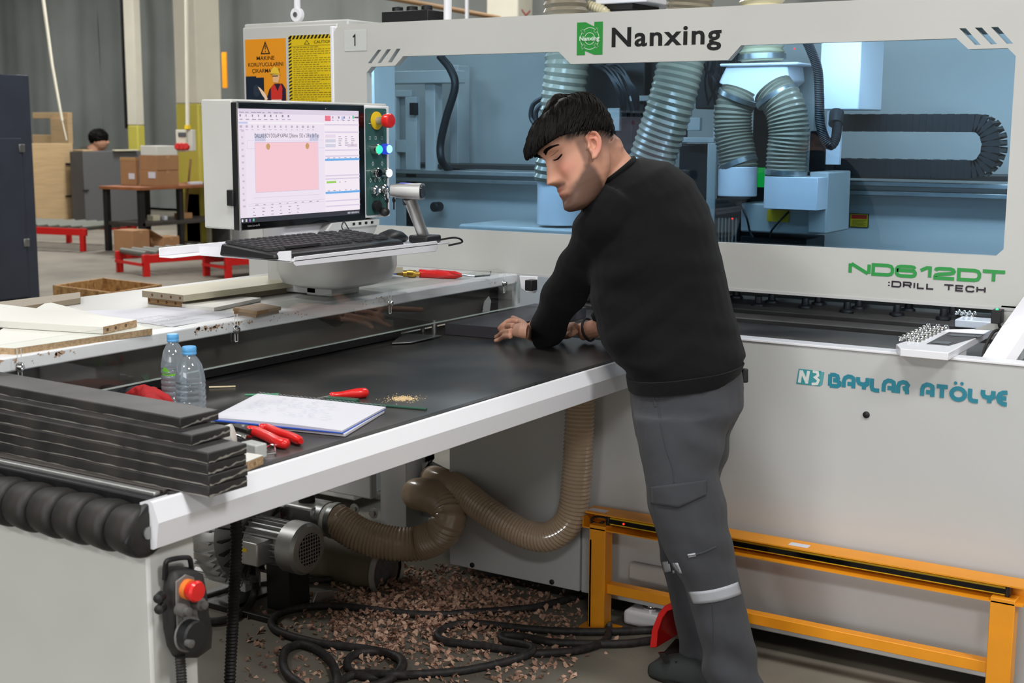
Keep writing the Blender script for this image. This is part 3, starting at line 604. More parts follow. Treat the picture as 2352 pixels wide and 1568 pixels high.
# roller lobes on the table end
lobe = None
for i in range(14):
    x = XT-.045-.072*i
    def ringm(xx, rr, dz=0): return [Vector((xx, YT-.005+math.cos(a)*rr, .873+dz+math.sin(a)*rr*.95)) for a in [2*math.pi*j/20 for j in range(20)]]
    q = MB().loft([ringm(x-.034, .039), ringm(x-.031, .045), ringm(x-.012, .0485), ringm(x+.016, .0515), ringm(x+.028, .050), ringm(x+.032, .044), ringm(x+.034, .036)])
    if lobe is None: lobe = ob('end_roller', q, 'black_rubber', TB, ang=50); lx = x
    else: piece(lobe, (x-lx, 0, 0))
ob('roller_shaft', MB().cyl((XT-1.2, YT-.005, .873), (XT-.008, YT-.005, .873), .012, 10), 'steel', TB)
eb = MB().plate([[Vector((XT-.012, YT-.005+y, z)) for y, z in ((-.052, .865), (-.03, .90), (0, .925), (.09, .93), (.09, .85), (.03, .835), (-.03, .835))]], (-.012, 0, 0)); ob('end_bracket', eb, 'black_plastic', TB, bevel=.003)
leg = MB().bx(-2.9, XT-.02, YT+.0, YT+.118, 0, .842); ob('leg_box', leg, 'white_paint', TB, bevel=.006)
# pendant
PX = XT-.018
def pp(px, py, off=0): return AT(px, py, X=PX+off)
PD = thing('hand_wheel_pendant', 'black and grey hand controller with red stop button hanging on the white leg', 'controller', pp(415, 1510))
body = []
for (y, x0, x1, d) in ((1300, 385, 425, .018), (1312, 372, 442, .036), (1350, 366, 446, .042), (1400, 364, 452, .042), (1440, 366, 462, .04), (1480, 375, 462, .036), (1505, 392, 440, .022)):
    a = pp(x0, y); b = pp(x1, y); r_ = []
    for j in range(20):
        t = 2*math.pi*j/20; cx = (a+b)/2; hv = (b-a)/2; co, si = math.cos(t), math.sin(t)
        r_.append(cx+hv*math.copysign(abs(co)**.5, co)+Vector((d/2+.5*d*math.copysign(abs(si)**.5, si), 0, 0)))
    body.append(r_)
ob('body', MB().loft(body), 'black_rubber', PD, ang=60)
fp = MB().plate([[pp(x, y, .043) for x, y in ((402, 1335), (424, 1318), (444, 1325), (449, 1360), (452, 1410), (458, 1440), (455, 1475), (420, 1490), (405, 1440), (402, 1380))]], (.003, 0, 0)); ob('face_plate', fp, mat('pendant_grey', (120, 118, 116), .5, vary=.25, vscale=40), PD, bevel=.002)
ob('handle_loop', MB().tube(spline([pp(378, 1330, .01), pp(380, 1300, .015), pp(388, 1286, .02), pp(430, 1280, .02), pp(438, 1292, .018), pp(440, 1315, .012)], 4), .005, 8), 'black_plastic', PD)
ob('button_collar', MB().lathe([(.019, 0), (.019, .012)], pp(428, 1352, .046), (1, 0, 0), 20), mat('amber', (220, 120, 50), .4), PD)
ob('stop_button', MB().lathe([(.013, 0), (.013, .012), (.018, .016), (.02, .026), (.017, .031), (0, .032)], pp(428, 1352, .05), (1, 0, 0), 24), 'red_bright', PD)
for q in ((410, 1398), (447, 1383)): ob('selector_knob', MB().lathe([(.012, 0), (.012, .018), (.008, .02), (.008, .028), (0, .03)], pp(*q, .046), (1, 0, .0), 14), mat('knob_grey', (88, 86, 84), .5) if q[0] == 410 else 'knob_grey', PD)
ob('dial_ring', MB().lathe([(.033, 0), (.033, .006)], pp(430, 1455, .045), (1, 0, 0), 28), 'pendant_grey', PD)
hw = ob('hand_wheel', MB().lathe([(.028, 0), (.029, .02), (.026, .024), (0, .025)], pp(430, 1455, .05), (1, 0, 0), 28), 'black_plastic', PD)
ob('crank_knob', MB().lathe([(.006, 0), (.008, .014), (0, .016)], pp(428, 1475, .074), (1, 0, 0), 10), 'knob_grey', hw)
pk = None
for q in ((368, 1370), (370, 1395)): ob('side_button', MB().lathe([(.01, -.005), (.009, .012), (0, .014)], pp(*q, .03)+Vector((0, 0, 0)), (.4, -.9, 0), 10), 'black_plastic', PD)
hm = hose(MB(), [pp(413, 1505, .02), pp(416, 1540, .02), pp(418, 1580, .02), pp(420, 1640, .03), pp(418, 1720, .03)], .0105, .006, .002, 10); ob('cable', hm, 'black_rubber', PD)
# ruler strip along the far side of the table
RS = MB().bx(XF-.02, XF+.026, YT+.35, 3.42, .915, .936)
ob('ruler_strip', RS, mat('strip_grey', (158, 148, 130), .5, vary=.3, vscale=20), TB, bevel=.002)
nt0 = None
for i in range(15):
    y = 2.05+.1*i
    q = MB().bx(XF-.012, XF+.008, y, y+.045, .936, .9395)
    if nt0 is None: nt0 = ob('strip_notch', q, 'dark_steel', TB); y00 = y
    else: piece(nt0, (0, y-y00, 0))
# ================================================================ side shelf with guard
SH = thing('side_shelf', 'white worn side shelf behind a clear guard strip along the feed table', 'shelf', (-2.9, 2.9, 0))
ob('shelf_top', MB().bx(-3.32, -2.57, .9, 4.09, 1.06, 1.085), 'white_paint', SH, bevel=.003)
ob('shelf_beam', MB().bx(-2.615, -2.56, .9, 4.095, 1.052, 1.0865), 'white_gloss', SH, bevel=.004)
ob('under_plate', MB().bx(-2.9, -2.62, .9, 4.0, .945, 1.04), 'plate_brown', SH)
ob('under_rail', MB().bx(-2.64, -2.60, .9, 3.45, .935, .955), 'black_plastic', SH)
for y in (.92, 3.3): ob('shelf_leg', MB().bx(-3.25, -3.17, y, y+.08, 0, 1.06), 'panel_grey', SH, bevel=.003)
gp = MB().plate([[Vector((-2.54, y, z)) for y, z in ((.9, .976), (4.045, .974), (4.06, .985), (4.065, 1.075), (3.93, 1.122), (.9, 1.122))]], (.006, 0, 0))
gd = ob('clear_guard', gp, 'plexi', SH, bevel=.001)
ob('guard_edge', MB().bx(-2.541, -2.533, .9, 4.045, .9735, .976).bx(-2.541, -2.533, 4.0635, 4.066, .985, 1.075), mat('edge_glow', (170, 180, 175), .3), gd)
bolt = None
for i, y in enumerate((1.939, 2.63, 3.306, 3.961, 1.25)):
    q = MB(); q.bx(-2.5335, -2.5325, y-.006, y-.0042, 1.035, 1.108); q.bx(-2.5335, -2.5325, y+.0042, y+.006, 1.035, 1.108); q.bx(-2.5335, -2.5325, y-.005, y+.005, 1.033, 1.035)
    q2 = MB().lathe([(.012, 0), (.012, .002), (.008, .0025), (.008, .009), (.006, .011), (.0035, .011), (.0035, .006), (0, .006)], (-2.534, y, 1.066), (1, 0, 0), 16)
    if bolt is None: bolt = (ob('slot_edge', q, 'clear_plastic', SH), ob('guard_bolt', q2, 'chrome', SH)); y00 = y
    else: piece(bolt[0], (0, y-y00, 0)); piece(bolt[1], (0, y-y00, 0))
# chipped paint on the beam
pr = Print((-2.5595, .9, 1.052), (0, 3.195, 0), (0, 0, .0345)); rnd = random.Random(5)
def chipblob(yc, zc, sy, sz, n=9):
    ph = [rnd.uniform(.5, 1.2) for _ in range(n)]
    pr.poly([((yc+sy*ph[i]*math.cos(2*math.pi*i/n)-.9)/3.195, min(.99, max(.02, (zc+sz*ph[i]*math.sin(2*math.pi*i/n))))) for i in range(n)], (188, 156, 132))
for (c0, c1, k) in ((1.85, 2.12, 26), (2.5, 2.72, 60), (2.78, 2.95, 22), (3.2, 3.36, 34), (3.9, 3.95, 5)):
    for _ in range(k):
        yy = rnd.uniform(c0, c1); big = rnd.random() < .3 and c0 < 2.6
        chipblob(yy, rnd.uniform(.35, .95) if not big else rnd.uniform(.6, .85), rnd.uniform(.003, .012) if big else rnd.uniform(.001, .004), rnd.uniform(.06, .2) if big else rnd.uniform(.02, .08)); 
pr.make('paint_chips', 'print_gloss', SH).__setitem__('kind', 'stuff')
# stop plate and post at table end behind guard
o = MB().plate([[AT(x, y, Z=ZT+.004) for x, y in ((925, 768), (1015, 772), (945, 788), (900, 790))]], (0, 0, .004)); ob('stop_plate', o, 'steel', SH, bevel=.001)
ob('stop_pin', MB().cyl(AT(998, 766, Z=ZT), AT(998, 766, Z=ZT)+Vector((0, 0, .045)), .009, 12).cyl(AT(972, 762, Z=ZT), AT(972, 762, Z=ZT)+Vector((0, 0, .07)), .005, 10), 'steel', SH)
cl = MB(); a = AT(1060, 690, X=-2.62); 
for (x0, y0, x1, y1, X, m_) in ((1065, 672, 1160, 690, -2.66, 0), (1000, 702, 1090, 712, -2.64, 1), (1080, 690, 1110, 720, -2.68, 0)):
    p, q = AT(x0, y0, X=X), AT(x1, y1, X=X); ob('clamp_block', MB().bx(X-.06, X, min(p.y, q.y), max(p.y, q.y), min(p.z, q.z), max(p.z, q.z)), 'dark_steel' if m_ == 0 else 'steel', SH, bevel=.003)
o = MB().plate([[AT(x, y, X=-2.6) for x, y in ((1108, 716), (1112, 692), (1122, 680), (1127, 690), (1124, 714))]], (.002, 0, 0)); ob('tape_strip', o, 'panel_grey', SH)
# ================================================================ electrical cabinet with posters
CB = thing('control_cabinet', 'tall white electrical cabinet carrying two yellow warning posters', 'cabinet', (-3.79, 4.45, 0))
ob('cabinet_body', MB().bx(-4.058, -3.50, 4.31, 4.62, .05, 2.03), 'white_paint', CB, bevel=.006)
ob('cabinet_door', MB().bx(-4.055, -3.545, 4.295, 4.312, .1, 2.015), 'white_paint', CB, bevel=.006)
for q in ((578, 190),): pass
def poster(x0, y0, x1, y1):
    a = AT(x0, y1, Y=4.294); b = AT(x1, y1, Y=4.294); t = AT(x0, y0, Y=4.294)
    return Print((a.x, 4.293, a.z), (b.x-a.x, 0, 0), (0, 0, t.z-a.z))
K = (34, 28, 24)
pr = poster(567, 91, 660, 250); ob('poster_sheet', MB().bx(pr.o.x, pr.o.x+pr.U.x, 4.2935, 4.295, pr.o.z, pr.o.z+pr.V.z), 'paper', CB)
pr.rect(0, 0, 1, 1, (226, 146, 30)); pr.up()
pr.line([(.40, .79), (.5, .95), (.6, .79)], .018, K, closed=True); pr.rect(.49, .85, .51, .91, K); pr.rect(.49, .81, .51, .83, K)
pr.text('MAKiNE', .5, .70, .055, K, w=.44, bold=.012, al='c'); pr.text('KORUYUCULARINI', .5, .61, .055, K, w=.86, bold=.012, al='c'); pr.text('ÇIKARMAYIN!', .5, .52, .055, K, w=.68, bold=.012, al='c')
pr.rect(0, .08, .45, .45, (22, 36, 52)); pr.rect(0, .45, .26, .47, (22, 36, 52)); pr.up()
pr.poly([(.27+.09*math.cos(i*.4), .26+.09*math.sin(i*.4)) for i in range(16)], (40, 52, 66)); 
pr.poly([(.5, .14), (.58, .28), (.7, .36), (.9, .36), (.98, .28), (.98, .05), (.6, .05)], (40, 30, 50)); pr.up()
pr.poly([(.62, .05), (.62, .3), (.7, .36), (.78, .25), (.86, .36), (.9, .3), (.88, .05)], (200, 50, 40)); pr.up(); pr.rect(.63, .1, .87, .13, (220, 200, 190))
pr.poly([(.3, .32), (.36, .3), (.48, .22), (.54, .14), (.5, .12), (.4, .2)], (232, 205, 180))
pr.poly([(.68, .38), (.66, .48), (.7, .53), (.82, .53), (.84, .44), (.8, .37)], (224, 178, 130)); pr.up()
pr.poly([(.62, .49), (.64, .56), (.72, .6), (.8, .58), (.84, .5)], (228, 190, 60)); pr.rect(.61, .485, .86, .5, (210, 170, 50)); pr.rect(.66, .46, .8, .475, (50, 40, 30))
pr.make('poster_print', 'print_gloss', CB, label='orange poster with worker drawing')
pr = poster(667, 82, 776, 300); ob('poster_sheet', MB().bx(pr.o.x, pr.o.x+pr.U.x, 4.2935, 4.295, pr.o.z, pr.o.z+pr.V.z), 'paper', CB)
pr.rect(0, 0, 1, 1, (214, 184, 26)); pr.up()
kk = pr.U.length/pr.V.length
for i in range(13):
    u = i/13; pr.poly([(u, .96), (u+.045, .96), (min(u+.085, 1), 1), (u+.04, 1)], K)
for i in range(28):
    v = i/28
    pr.poly([(0, v), (.065, v+.018), (.065, v+.034), (0, v+.018)], K); pr.poly([(.935, v), (1, v+.018), (1, v+.034), (.935, v+.018)], K)
pr.line([(.34, .905), (.39, .945), (.44, .905)], .006, K, closed=True); pr.text('CAUTION', .72, .91, .03, K, w=.36, al='c', bold=.01); pr.rect(.07, .888, .93, .891, K)
rnd = random.Random(9)
for i in range(38):
    v = .87-i*.0225; u = .1
    while u < (.9 if i % 4 else .6):
        w_ = rnd.uniform(.03, .09); pr.rect(u, v, min(u+w_, .92), v+.007, (120, 104, 30)); u += w_+.02
pr.make('poster_print', 'print_gloss', CB, label='yellow caution notice with hazard border')
# lamp bracket on top
c = AT(683, 34, Y=4.45); o = MB().tube(spline([c+Vector((0, 0, -.09)), c+Vector((0, 0, -.06))], 2), .014, 12).lathe([(.030, -.012), (.030, .012)], c, (0, -1, 0), 24).cyl(c+Vector((0, 0, .02)), c+Vector((.005, 0, .4)), .014, 12)
ob('top_bracket', o, 'white_gloss', CB, bevel=.003); ob('bracket_screw', MB().lathe([(.011, .012), (.011, .016), (0, .017)], c, (0, -1, 0), 12), 'steel', CB)
# ================================================================ operator console
XM = -2.64
CN = thing('operator_console', 'white operator console with lit pink screen and button panel beside the cabinet', 'console', (-2.75, 3.1, 1.085))
Y0, Y1, Y2 = 2.775, 3.325, 3.455; Z0, Z1 = 1.319, 1.67
ob('monitor_housing', MB().bx(XM-.145, XM-.028, Y0+.0, Y2+.02, Z0, Z1+.008), 'white_paint', CN, bevel=.005)
ob('monitor_frame', MB().bx(XM-.03, XM-.004, Y0-.002, Y1, Z0-.002, Z1-.0), 'black_plastic', CN, bevel=.003)
ob('frame_trim', MB().bx(XM-.006, XM-.001, Y0-.004, Y0-.0005, Z0-.004, Z1+.002).bx(XM-.006, XM-.001, Y0-.003, Y1, Z1-.001, Z1+.002), 'alu', CN)
ob('frame_face', MB().bx(XM-.005, XM, Y0+.001, Y1-.001, Z0, Z1-.001), 'black_gloss', CN, bevel=.001)
ob('frame_latch', MB().bx(XM-.045, XM-.02, Y0-.012, Y0, 1.385, 1.43), 'black_plastic', CN, bevel=.003)
ob('webcam', MB().ball((XM, AT(748, 253, X=XM).y, 1.658), .0025, 8), 'chrome', CN)
a = AT(552, 509, X=XM); b = AT(826, 492, X=XM); t = AT(552, 249, X=XM)
SW = b.y-a.y; SZ0 = a.z-.005; SZ1 = t.z
pr = Print((XM+.0008, a.y, SZ0), (0, SW, 0), (0, 0, SZ1-SZ0))
def R_(x0, y0, x1, y1, c): # screen-photo zoom coordinates (440..1510 x 110..1110) mapped to unit square
    u0, u1 = (x0-443)/1069, (x1-443)/1069
    def vy(x, y):
        tt = (x-443)/1069; top = 112+tt*50; bot = 1150-tt*62; return 1-(y-top)/(bot-top)
    pr.rect(u0, vy(x0, y1), u1, vy(x0, y0), c)
def vv(x, y): tt = (x-443)/1069; top = 112+tt*50; bot = 1150-tt*62; return ((x-443)/1069, 1-(y-top)/(bot-top))
pr.rect(0, 0, 1, 1, (244, 232, 246)); pr.up()
pr.rect(0, 0, 1, .045, (40, 42, 54)); pr.rect(0, .955, 1, 1, (226, 214, 232)); pr.rect(0, .87, .69, .885, (252, 246, 252)); pr.rect(.0, .05, .05, .86, (240, 226, 242))
pr.rect(.69, .05, 1, .9, (250, 240, 250)); pr.up()
f0 = vv(570, 850); f1 = vv(1118, 425); pr.rect(.1215, .2635, .630, .706, (252, 206, 216)); pr.up()
for x in (682, 1022): c = vv(x, 459+(x-682)*.01); pr.poly([(c[0]+.016*math.cos(i*.5), c[1]+.029*math.sin(i*.5)) for i in range(12)], (206, 160, 110))
pr.rect(.12, .715, .205, .78, (206, 204, 228)); pr.rect(.56, .715, .635, .78, (206, 204, 228)); pr.up()
pr.text('DALLAS BOY DOLAP KAPAK Çiftleme  532 x 258 x 36 Tep', .12, .748, .036, (70, 62, 84), w=.52)
for (u0, v0, u1, v1) in ((.118, .262, .632, .2645), (.118, .705, .632, .708), (.118, .262, .120, .708), (.63, .262, .632, .708), (.1, .215, .64, .217), (.06, .65, .12, .652), (.06, .72, .68, .7215), (.6315, .65, .69, .652), (.06, .65, .0615, .72)): pr.rect(u0, v0, u1, v1, (196, 188, 222))
rnd = random.Random(11)
def row(u0, u1, v, n, col=(150, 140, 165), h=.006, w=.02):
    for i in range(n): uu = u0+(u1-u0)*(i+.2)/n; pr.rect(uu, v, uu+w*rnd.uniform(.5, 1.1), v+h, col)
row(0, .42, .905, 9, h=.006, w=.03); row(0, .42, .93, 9, h=.02, w=.012); row(0, .62, .835, 14, w=.02, h=.02, col=(190, 180, 200)); row(0, .62, .815, 14, col=(200, 190, 210))
row(.0, .35, .965, 8, w=.035); row(.7, .98, .905, 6, w=.02); row(.7, .95, .925, 5, w=.012, h=.02)
pr.rect(.695, .90, .745, .95, (240, 120, 140)); pr.rect(.94, .925, .952, .955, (60, 190, 130)); pr.rect(.957, .93, .995, .945, (90, 90, 100)); pr.rect(.0, .87, .07, .885, (200, 205, 240)); pr.rect(.84, .91, .86, .945, (190, 200, 245))
for v in (.86, .79, .62, .565, .38, .35, .14, .09): pr.rect(.69, v, 1, v+.012, (222, 210, 232))
for v, c in ((.745, (238, 222, 238)), (.70, (214, 214, 232)), (.655, (214, 214, 232))): pr.rect(.695, v, .785, v+.03, c)
pr.rect(.89, .655, .98, .685, (226, 210, 228)); 
for v in (.75, .73, .71, .69, .67): row(.8, .97, v, 3, w=.035)
for v in (.527, .215): pr.rect(.69, v, 1, v+.02, (110, 178, 240))
row(.7, 1, .55, 6); row(.7, 1, .24, 6); row(.1, .66, .15, 9, w=.025); row(.08, .5, .12, 6); row(.08, .5, .09, 6); row(.08, .5, .06, 6); pr.rect(.06, .145, .68, .147, (200, 190, 210)); pr.rect(.06, .165, .68, .167, (200, 190, 210))
pr.rect(.70, .315, .785, .335, (160, 214, 100)); row(.8, .9, .32, 2, w=.03)
for v in [0.8-.055*i for i in range(13)]: row(.012, .045, v, 1, w=.02, h=.016, col=(206, 196, 214))
for u, c in ((.005, (230, 230, 240)), (.035, (200, 200, 210)), (.062, (150, 110, 200)), (.09, (90, 190, 150))): pr.rect(u, .01, u+.013, .035, c)
for u in [.885+.013*i for i in range(8)]: pr.rect(u, .012, u+.008, .03, (190, 190, 205))
pr.make('screen', 'screen', CN, label='lit monitor screen with pink drawing')
a = AT(568, 520, X=XM); pr = Print((XM+.0008, a.y, Z0+.007), (0, .05, 0), (0, 0, .008)); pr.text('tecooli', 0, .1, .8, (150, 150, 152), w=1); pr.make('maker_name', 'print_gloss', CN)
# button panel
BP = ob('button_panel', MB().bx(XM-.03, XM-.004, Y1+.003, Y2, Z0+.004, Z1), 'white_gloss', CN, bevel=.003)
pn = MB().plate([[Vector((XM-.004, y, z)) for y, z in ((Y1+.012, Z0+.012), (Y2-.022, Z0+.012), (Y2-.018, Z0+.016), (Y2-.018, Z1-.012), (Y2-.022, Z1-.008), (Y1+.012, Z1-.008), (Y1+.008, Z1-.012), (Y1+.008, Z0+.016))]], (.003, 0, 0)); ob('panel_face', pn, 'teal_panel', CN)
def on(px, py): return AT(px, py, X=XM)
X1 = Vector((1, 0, 0))
def Lb(name, prof, q, m_, n=22, lab=None): return ob(name, MB().lathe(prof, on(*q), X1, n), m_, CN, label=lab)
Lb('stop_disc', [(.028, 0), (.028, .004), (.02, .006)], (864, 277), 'yellow', lab='yellow disc behind stop button'); Lb('stop_stem', [(.012, .004), (.012, .035)], (864, 277), 'alu')
Lb('stop_button', [(.013, .028), (.02, .034), (.0225, .046), (.0225, .056), (.019, .06), (0, .061)], (864, 277), 'red_bright', lab='red mushroom stop button')
for i, (q, m1, m2) in enumerate((((858, 343), 'chrome', 'led_green'), ((881, 342), 'ring_blue', 'led_white'), ((858, 397), 'chrome', 'black_gloss'), ((881, 397), 'chrome', 'led_white'))):
    Lb('button_ring', [(.0165, 0), (.0165, .02), (.0145, .022)], q, m1); Lb('push_button', [(.013, .018), (.013, .024), (.011, .027), (0, .028)], q, m2 if i != 1 else 'led_blue')
for q in ((858, 437), (878, 434)): Lb('key_switch', [(.0155, 0), (.0155, .012), (.011, .016), (.011, .02), (0, .021)], q, 'chrome')
Lb('round_socket', [(.017, 0), (.018, .014), (.014, .016), (0, .016)], (862, 473), 'black_plastic'); ob('socket_cap', MB().ball(on(872, 486)+X1*.02, .016, 12, (1.1, 1, .9)), 'black_plastic', CN)
for sx, q in ((.0, (868, 438)), (.03, (884, 437))):
    k = on(*q)+X1*.022; ob('key', MB().lathe([(.008, -.001), (.009, 0), (.008, .001)], k+Vector((.008, 0, .0)), (.2, 1, 0), 14).box(k+Vector((0, 0, 0)), (.02, .003, .006)), 'chrome', CN)
    ob('key', MB().tube(spline([k+Vector((.01, 0, -.01)), k+Vector((.012, .002, -.03)), k+Vector((.012, .002, -.06))], 4), .0025, 6).lathe([(.008, -.001), (.008, .001)], k+Vector((.012, .002, -.03)), (.3, 1, 0), 12), 'dark_steel', CN)
ob('key_ring', MB().tube([on(872, 448)+X1*.03+Vector((0, .012*math.cos(i*.4), .016*math.sin(i*.4))) for i in range(16)], .0012, 5, closed=True), 'chrome', CN)
pr = Print((XM+.0002, Y1, Z0), (0, Y2-Y1, 0), (0, 0, Z1-Z0)); wc = (205, 215, 212)
for u in (.2, .42, .66): pr.line([(u-.03, .705), (u+.03, .705), (u+.03, .73), (u-.03, .73)], .003, wc, True)
for u, v in ((.3, .49), (.66, .49), (.2, .345), (.38, .345), (.55, .345), (.75, .345)): pr.line([(u-.035, v), (u, v-.018), (u+.035, v), (u, v+.018)], .004, wc, True)
pr.line([(0.02, .43), (.2, .43)], .004, wc); pr.line([(.15, .845), (.4, .845)], .006, wc); pr.line([(.35, .21), (.5, .215), (.45, .225)], .003, wc)
pr.make('panel_marks', 'print_gloss', CN)
# usb strip and arm
a = AT(788, 505, X=XM); ob('port_strip', MB().bx(XM-.02, XM+.012, 3.22, 3.38, 1.30, 1.318), 'clear_plastic', CN, bevel=.002)
for i in range(4): ob('port', MB().bx(XM+.0121, XM+.013, 3.245+i*.03, 3.257+i*.03, 1.306, 1.314), 'black_plastic', CN)
ob('console_arm', MB().bx(XM-.12, XM-.03, 2.98, 3.4, 1.25, 1.32), 'white_gloss', CN, bevel=.012)
ob('arm_gusset', MB().plate([[Vector((XM-.0, y, z)) for y, z in ((3.16, 1.318), (3.4, 1.318), (3.36, 1.26), (3.1, 1.26))]], (-.05, 0, 0)), 'panel_grey', CN, bevel=.004)
bb = []
for z, hx, hy in ((1.115, .09, .12), (1.13, .125, .165), (1.17, .14, .18), (1.235, .14, .18)):
    bb.append([Vector((XM-.07+hx*math.copysign(abs(math.cos(t))**.5, math.cos(t)), 3.27+hy*math.copysign(abs(math.sin(t))**.5, math.sin(t)), z)) for t in [2*math.pi*j/24 for j in range(24)]])
ob('arm_base', MB().loft(bb), 'white_paint', CN, ang=60); ob('arm_column', MB().bx(XM-.14, XM-.04, 3.2, 3.34, 1.086, 1.13).bx(XM-.3, XM-.1, 3.2, 3.34, 1.09, 1.3), 'panel_grey', CN, bevel=.004)
# tray
TX = -2.335
zt = 1.262
tr = MB().bx(XM-.02, TX, 2.63, 3.345, zt-.004, zt)
ob('tray', tr, 'white_gloss', CN, bevel=.001)
fl = MB().plate([[AT(x, y, X=TX) for x, y in ((676, 590), (1003, 553), (1006, 558), (1006, 572), (1002, 577), (680, 611), (675, 606))]], (-.002, 0, 0)); ob('tray_lip', fl, 'white_gloss', CN, bevel=.001)
sl = MB().plate([[AT(x, y, Y=2.632) for x, y in ((534, 571), (536, 579), (560, 581), (622, 592), (628, 595), (655, 598), (668, 590), (678, 588), (678, 606), (676, 598), (655, 603), (624, 600), (560, 586))]], (0, .002, 0))
a = AT(535, 572, Y=2.632); 
sl = MB().plate([[Vector((x, 2.63, z)) for x, z in ((XM-.02, zt), (XM-.02, zt+.022), (TX-.13, zt+.022), (TX-.1, zt+.004), (TX-.06, zt+.004), (TX-.04, zt+.022), (TX, zt+.026), (TX, zt-.004))]], (0, .003, 0)); ob('tray_lip', sl, 'white_gloss', CN)
sl = MB().bx(XM-.07, XM-.02, 2.53, 3.0, zt-.004, zt+.0).bx(XM-.07, XM-.066, 2.53, 3.0, zt, zt+.022); ob('tray_wing', sl, 'white_gloss', CN, bevel=.002)
# keyboard
KB = thing('keyboard', 'black keyboard lying on the white console tray', 'keyboard', (-2.5, 2.9, zt))
kb = MB().hexa([(-2.575, 2.615, zt+.001), (-2.375, 2.615, zt+.001), (-2.375, 3.175, zt+.001), (-2.575, 3.175, zt+.001)], [(-2.57, 2.62, zt+.034), (-2.38, 2.62, zt+.016), (-2.38, 3.17, zt+.016), (-2.57, 3.17, zt+.034)]); ob('keyboard_body', kb, 'black_plastic', KB, bevel=.006)
k0 = None
tilt = math.atan2(.018, .19)
for r in range(6):
    for c_ in range(22):
        if c_ in (15, 19) or (r == 5 and 3 <= c_ < 9): continue
        x = -2.555+r*.0265; y = 2.64+c_*.0235; z = zt+.034-(x+2.57)/.19*.018+.002
        if k0 is None:
            k0 = ob('key', MB().hexa([(x-.011, y-.0095, z), (x+.011, y-.0095, z-.002), (x+.011, y+.0095, z-.002), (x-.011, y+.0095, z)], [(x-.008, y-.0075, z+.007), (x+.008, y-.0075, z+.0055), (x+.008, y+.0075, z+.0055), (x-.008, y+.0075, z+.007)]), mat('key_black', (48, 48, 50), .55), KB); kc = Vector((x, y, z))
        else: piece(k0, Vector((x, y, z))-kc)
z = zt+.034-.0265*5/.19*.018+.002; x = -2.555+.0265*5; ob('space_bar', MB().bx(x-.009, x+.009, 2.64+3*.0235-.008, 2.64+8*.0235+.008, z, z+.006), 'key_black', KB, bevel=.001)
# mouse
ms = MB(); c = Vector((-2.47, 3.235, zt)); rg = []
for t, w_, h_ in ((-.062, .008, .012), (-.055, .024, .022), (-.03, .032, .034), (0, .033, .04), (.03, .031, .034), (.052, .024, .022), (.06, .008, .01)):
    rg.append([c+Vector((w_*math.cos(a), t, max(0.001, h_*.45+h_*.55*math.sin(a)))) for a in [2*math.pi*j/16 for j in range(16)]])
MS = ob('mouse', MB().loft(rg), 'black_plastic', ang=60); tag(MS, 'black computer mouse on the tray beside the keyboard', 'mouse')
o = tag(ob('mouse_cable', MB().tube(spline([(-2.5, 3.165, zt+.02), (-2.56, 3.12, zt+.04), (-2.60, 3.17, zt+.06), (-2.62, 3.22, zt+.03)]), .002, 6).tube(spline([(-2.37, 3.33, zt+.005), (-2.33, 3.37, zt+.012), (-2.32, 3.39, zt-.002), (-2.35, 3.36, zt-.012)]), .003, 6), 'black_plastic'), 'thin black cable looping off the console tray', 'cable')
# scanner
SCN = thing('barcode_scanner', 'silver hand scanner standing in its holder at the tray end', 'scanner', (-2.37, 3.25, zt))
p0 = AT(975, 548, X=-2.38); p1 = AT(940, 452, X=-2.38); p0.z = max(p0.z, zt+.012)
ob('handle', MB().tube([p0, p0.lerp(p1, .3), p0.lerp(p1, .8), p1], [.018, .017, .019, .021], 18), 'alu', SCN, ang=60)
ob('holder', MB().bx(p0.x-.035, p0.x+.035, p0.y-.035, p0.y+.04, zt+.001, zt+.024), 'black_plastic', SCN, bevel=.006)
h0_, h1_ = AT(899, 437, X=-2.42), AT(970, 440, X=-2.33); ax = (h1_-h0_).normalized()
rg = []; uu = Vector((0, 0, 1)); ww = ax.cross(uu).normalized(); uu = ww.cross(ax)
for t, s_ in ((0, .5), (.03, .85), (.3, 1), (.9, 1.1), (1, 1.12)):
    rg.append([h0_.lerp(h1_, t)+(ww*.026*math.copysign(abs(math.cos(a))**.6, math.cos(a))+uu*.0215*math.copysign(abs(math.sin(a))**.6, math.sin(a)))*s_ for a in [2*math.pi*j/20 for j in range(20)]])
ob('head', MB().loft(rg), 'alu', SCN, ang=50)
ob('lens', MB().loft([[h1_+ax*.001+(p-h1_)*.78 for p in rg[-1]], [h1_+ax*.003+(p-h1_)*.74 for p in rg[-1]]]), 'black_gloss', SCN)
ob('status_strip', MB().box(h0_.lerp(h1_, .45)+uu*.0225, (.02, .03, .002), Matrix((ww, ax, uu)).transposed()), mat('strip_blue', (60, 80, 220), .3, emit=.6), SCN)
ob('trigger', MB().tube([AT(932, 470, X=-2.39), AT(930, 455, X=-2.39)], .008, 8), 'black_plastic', SCN)
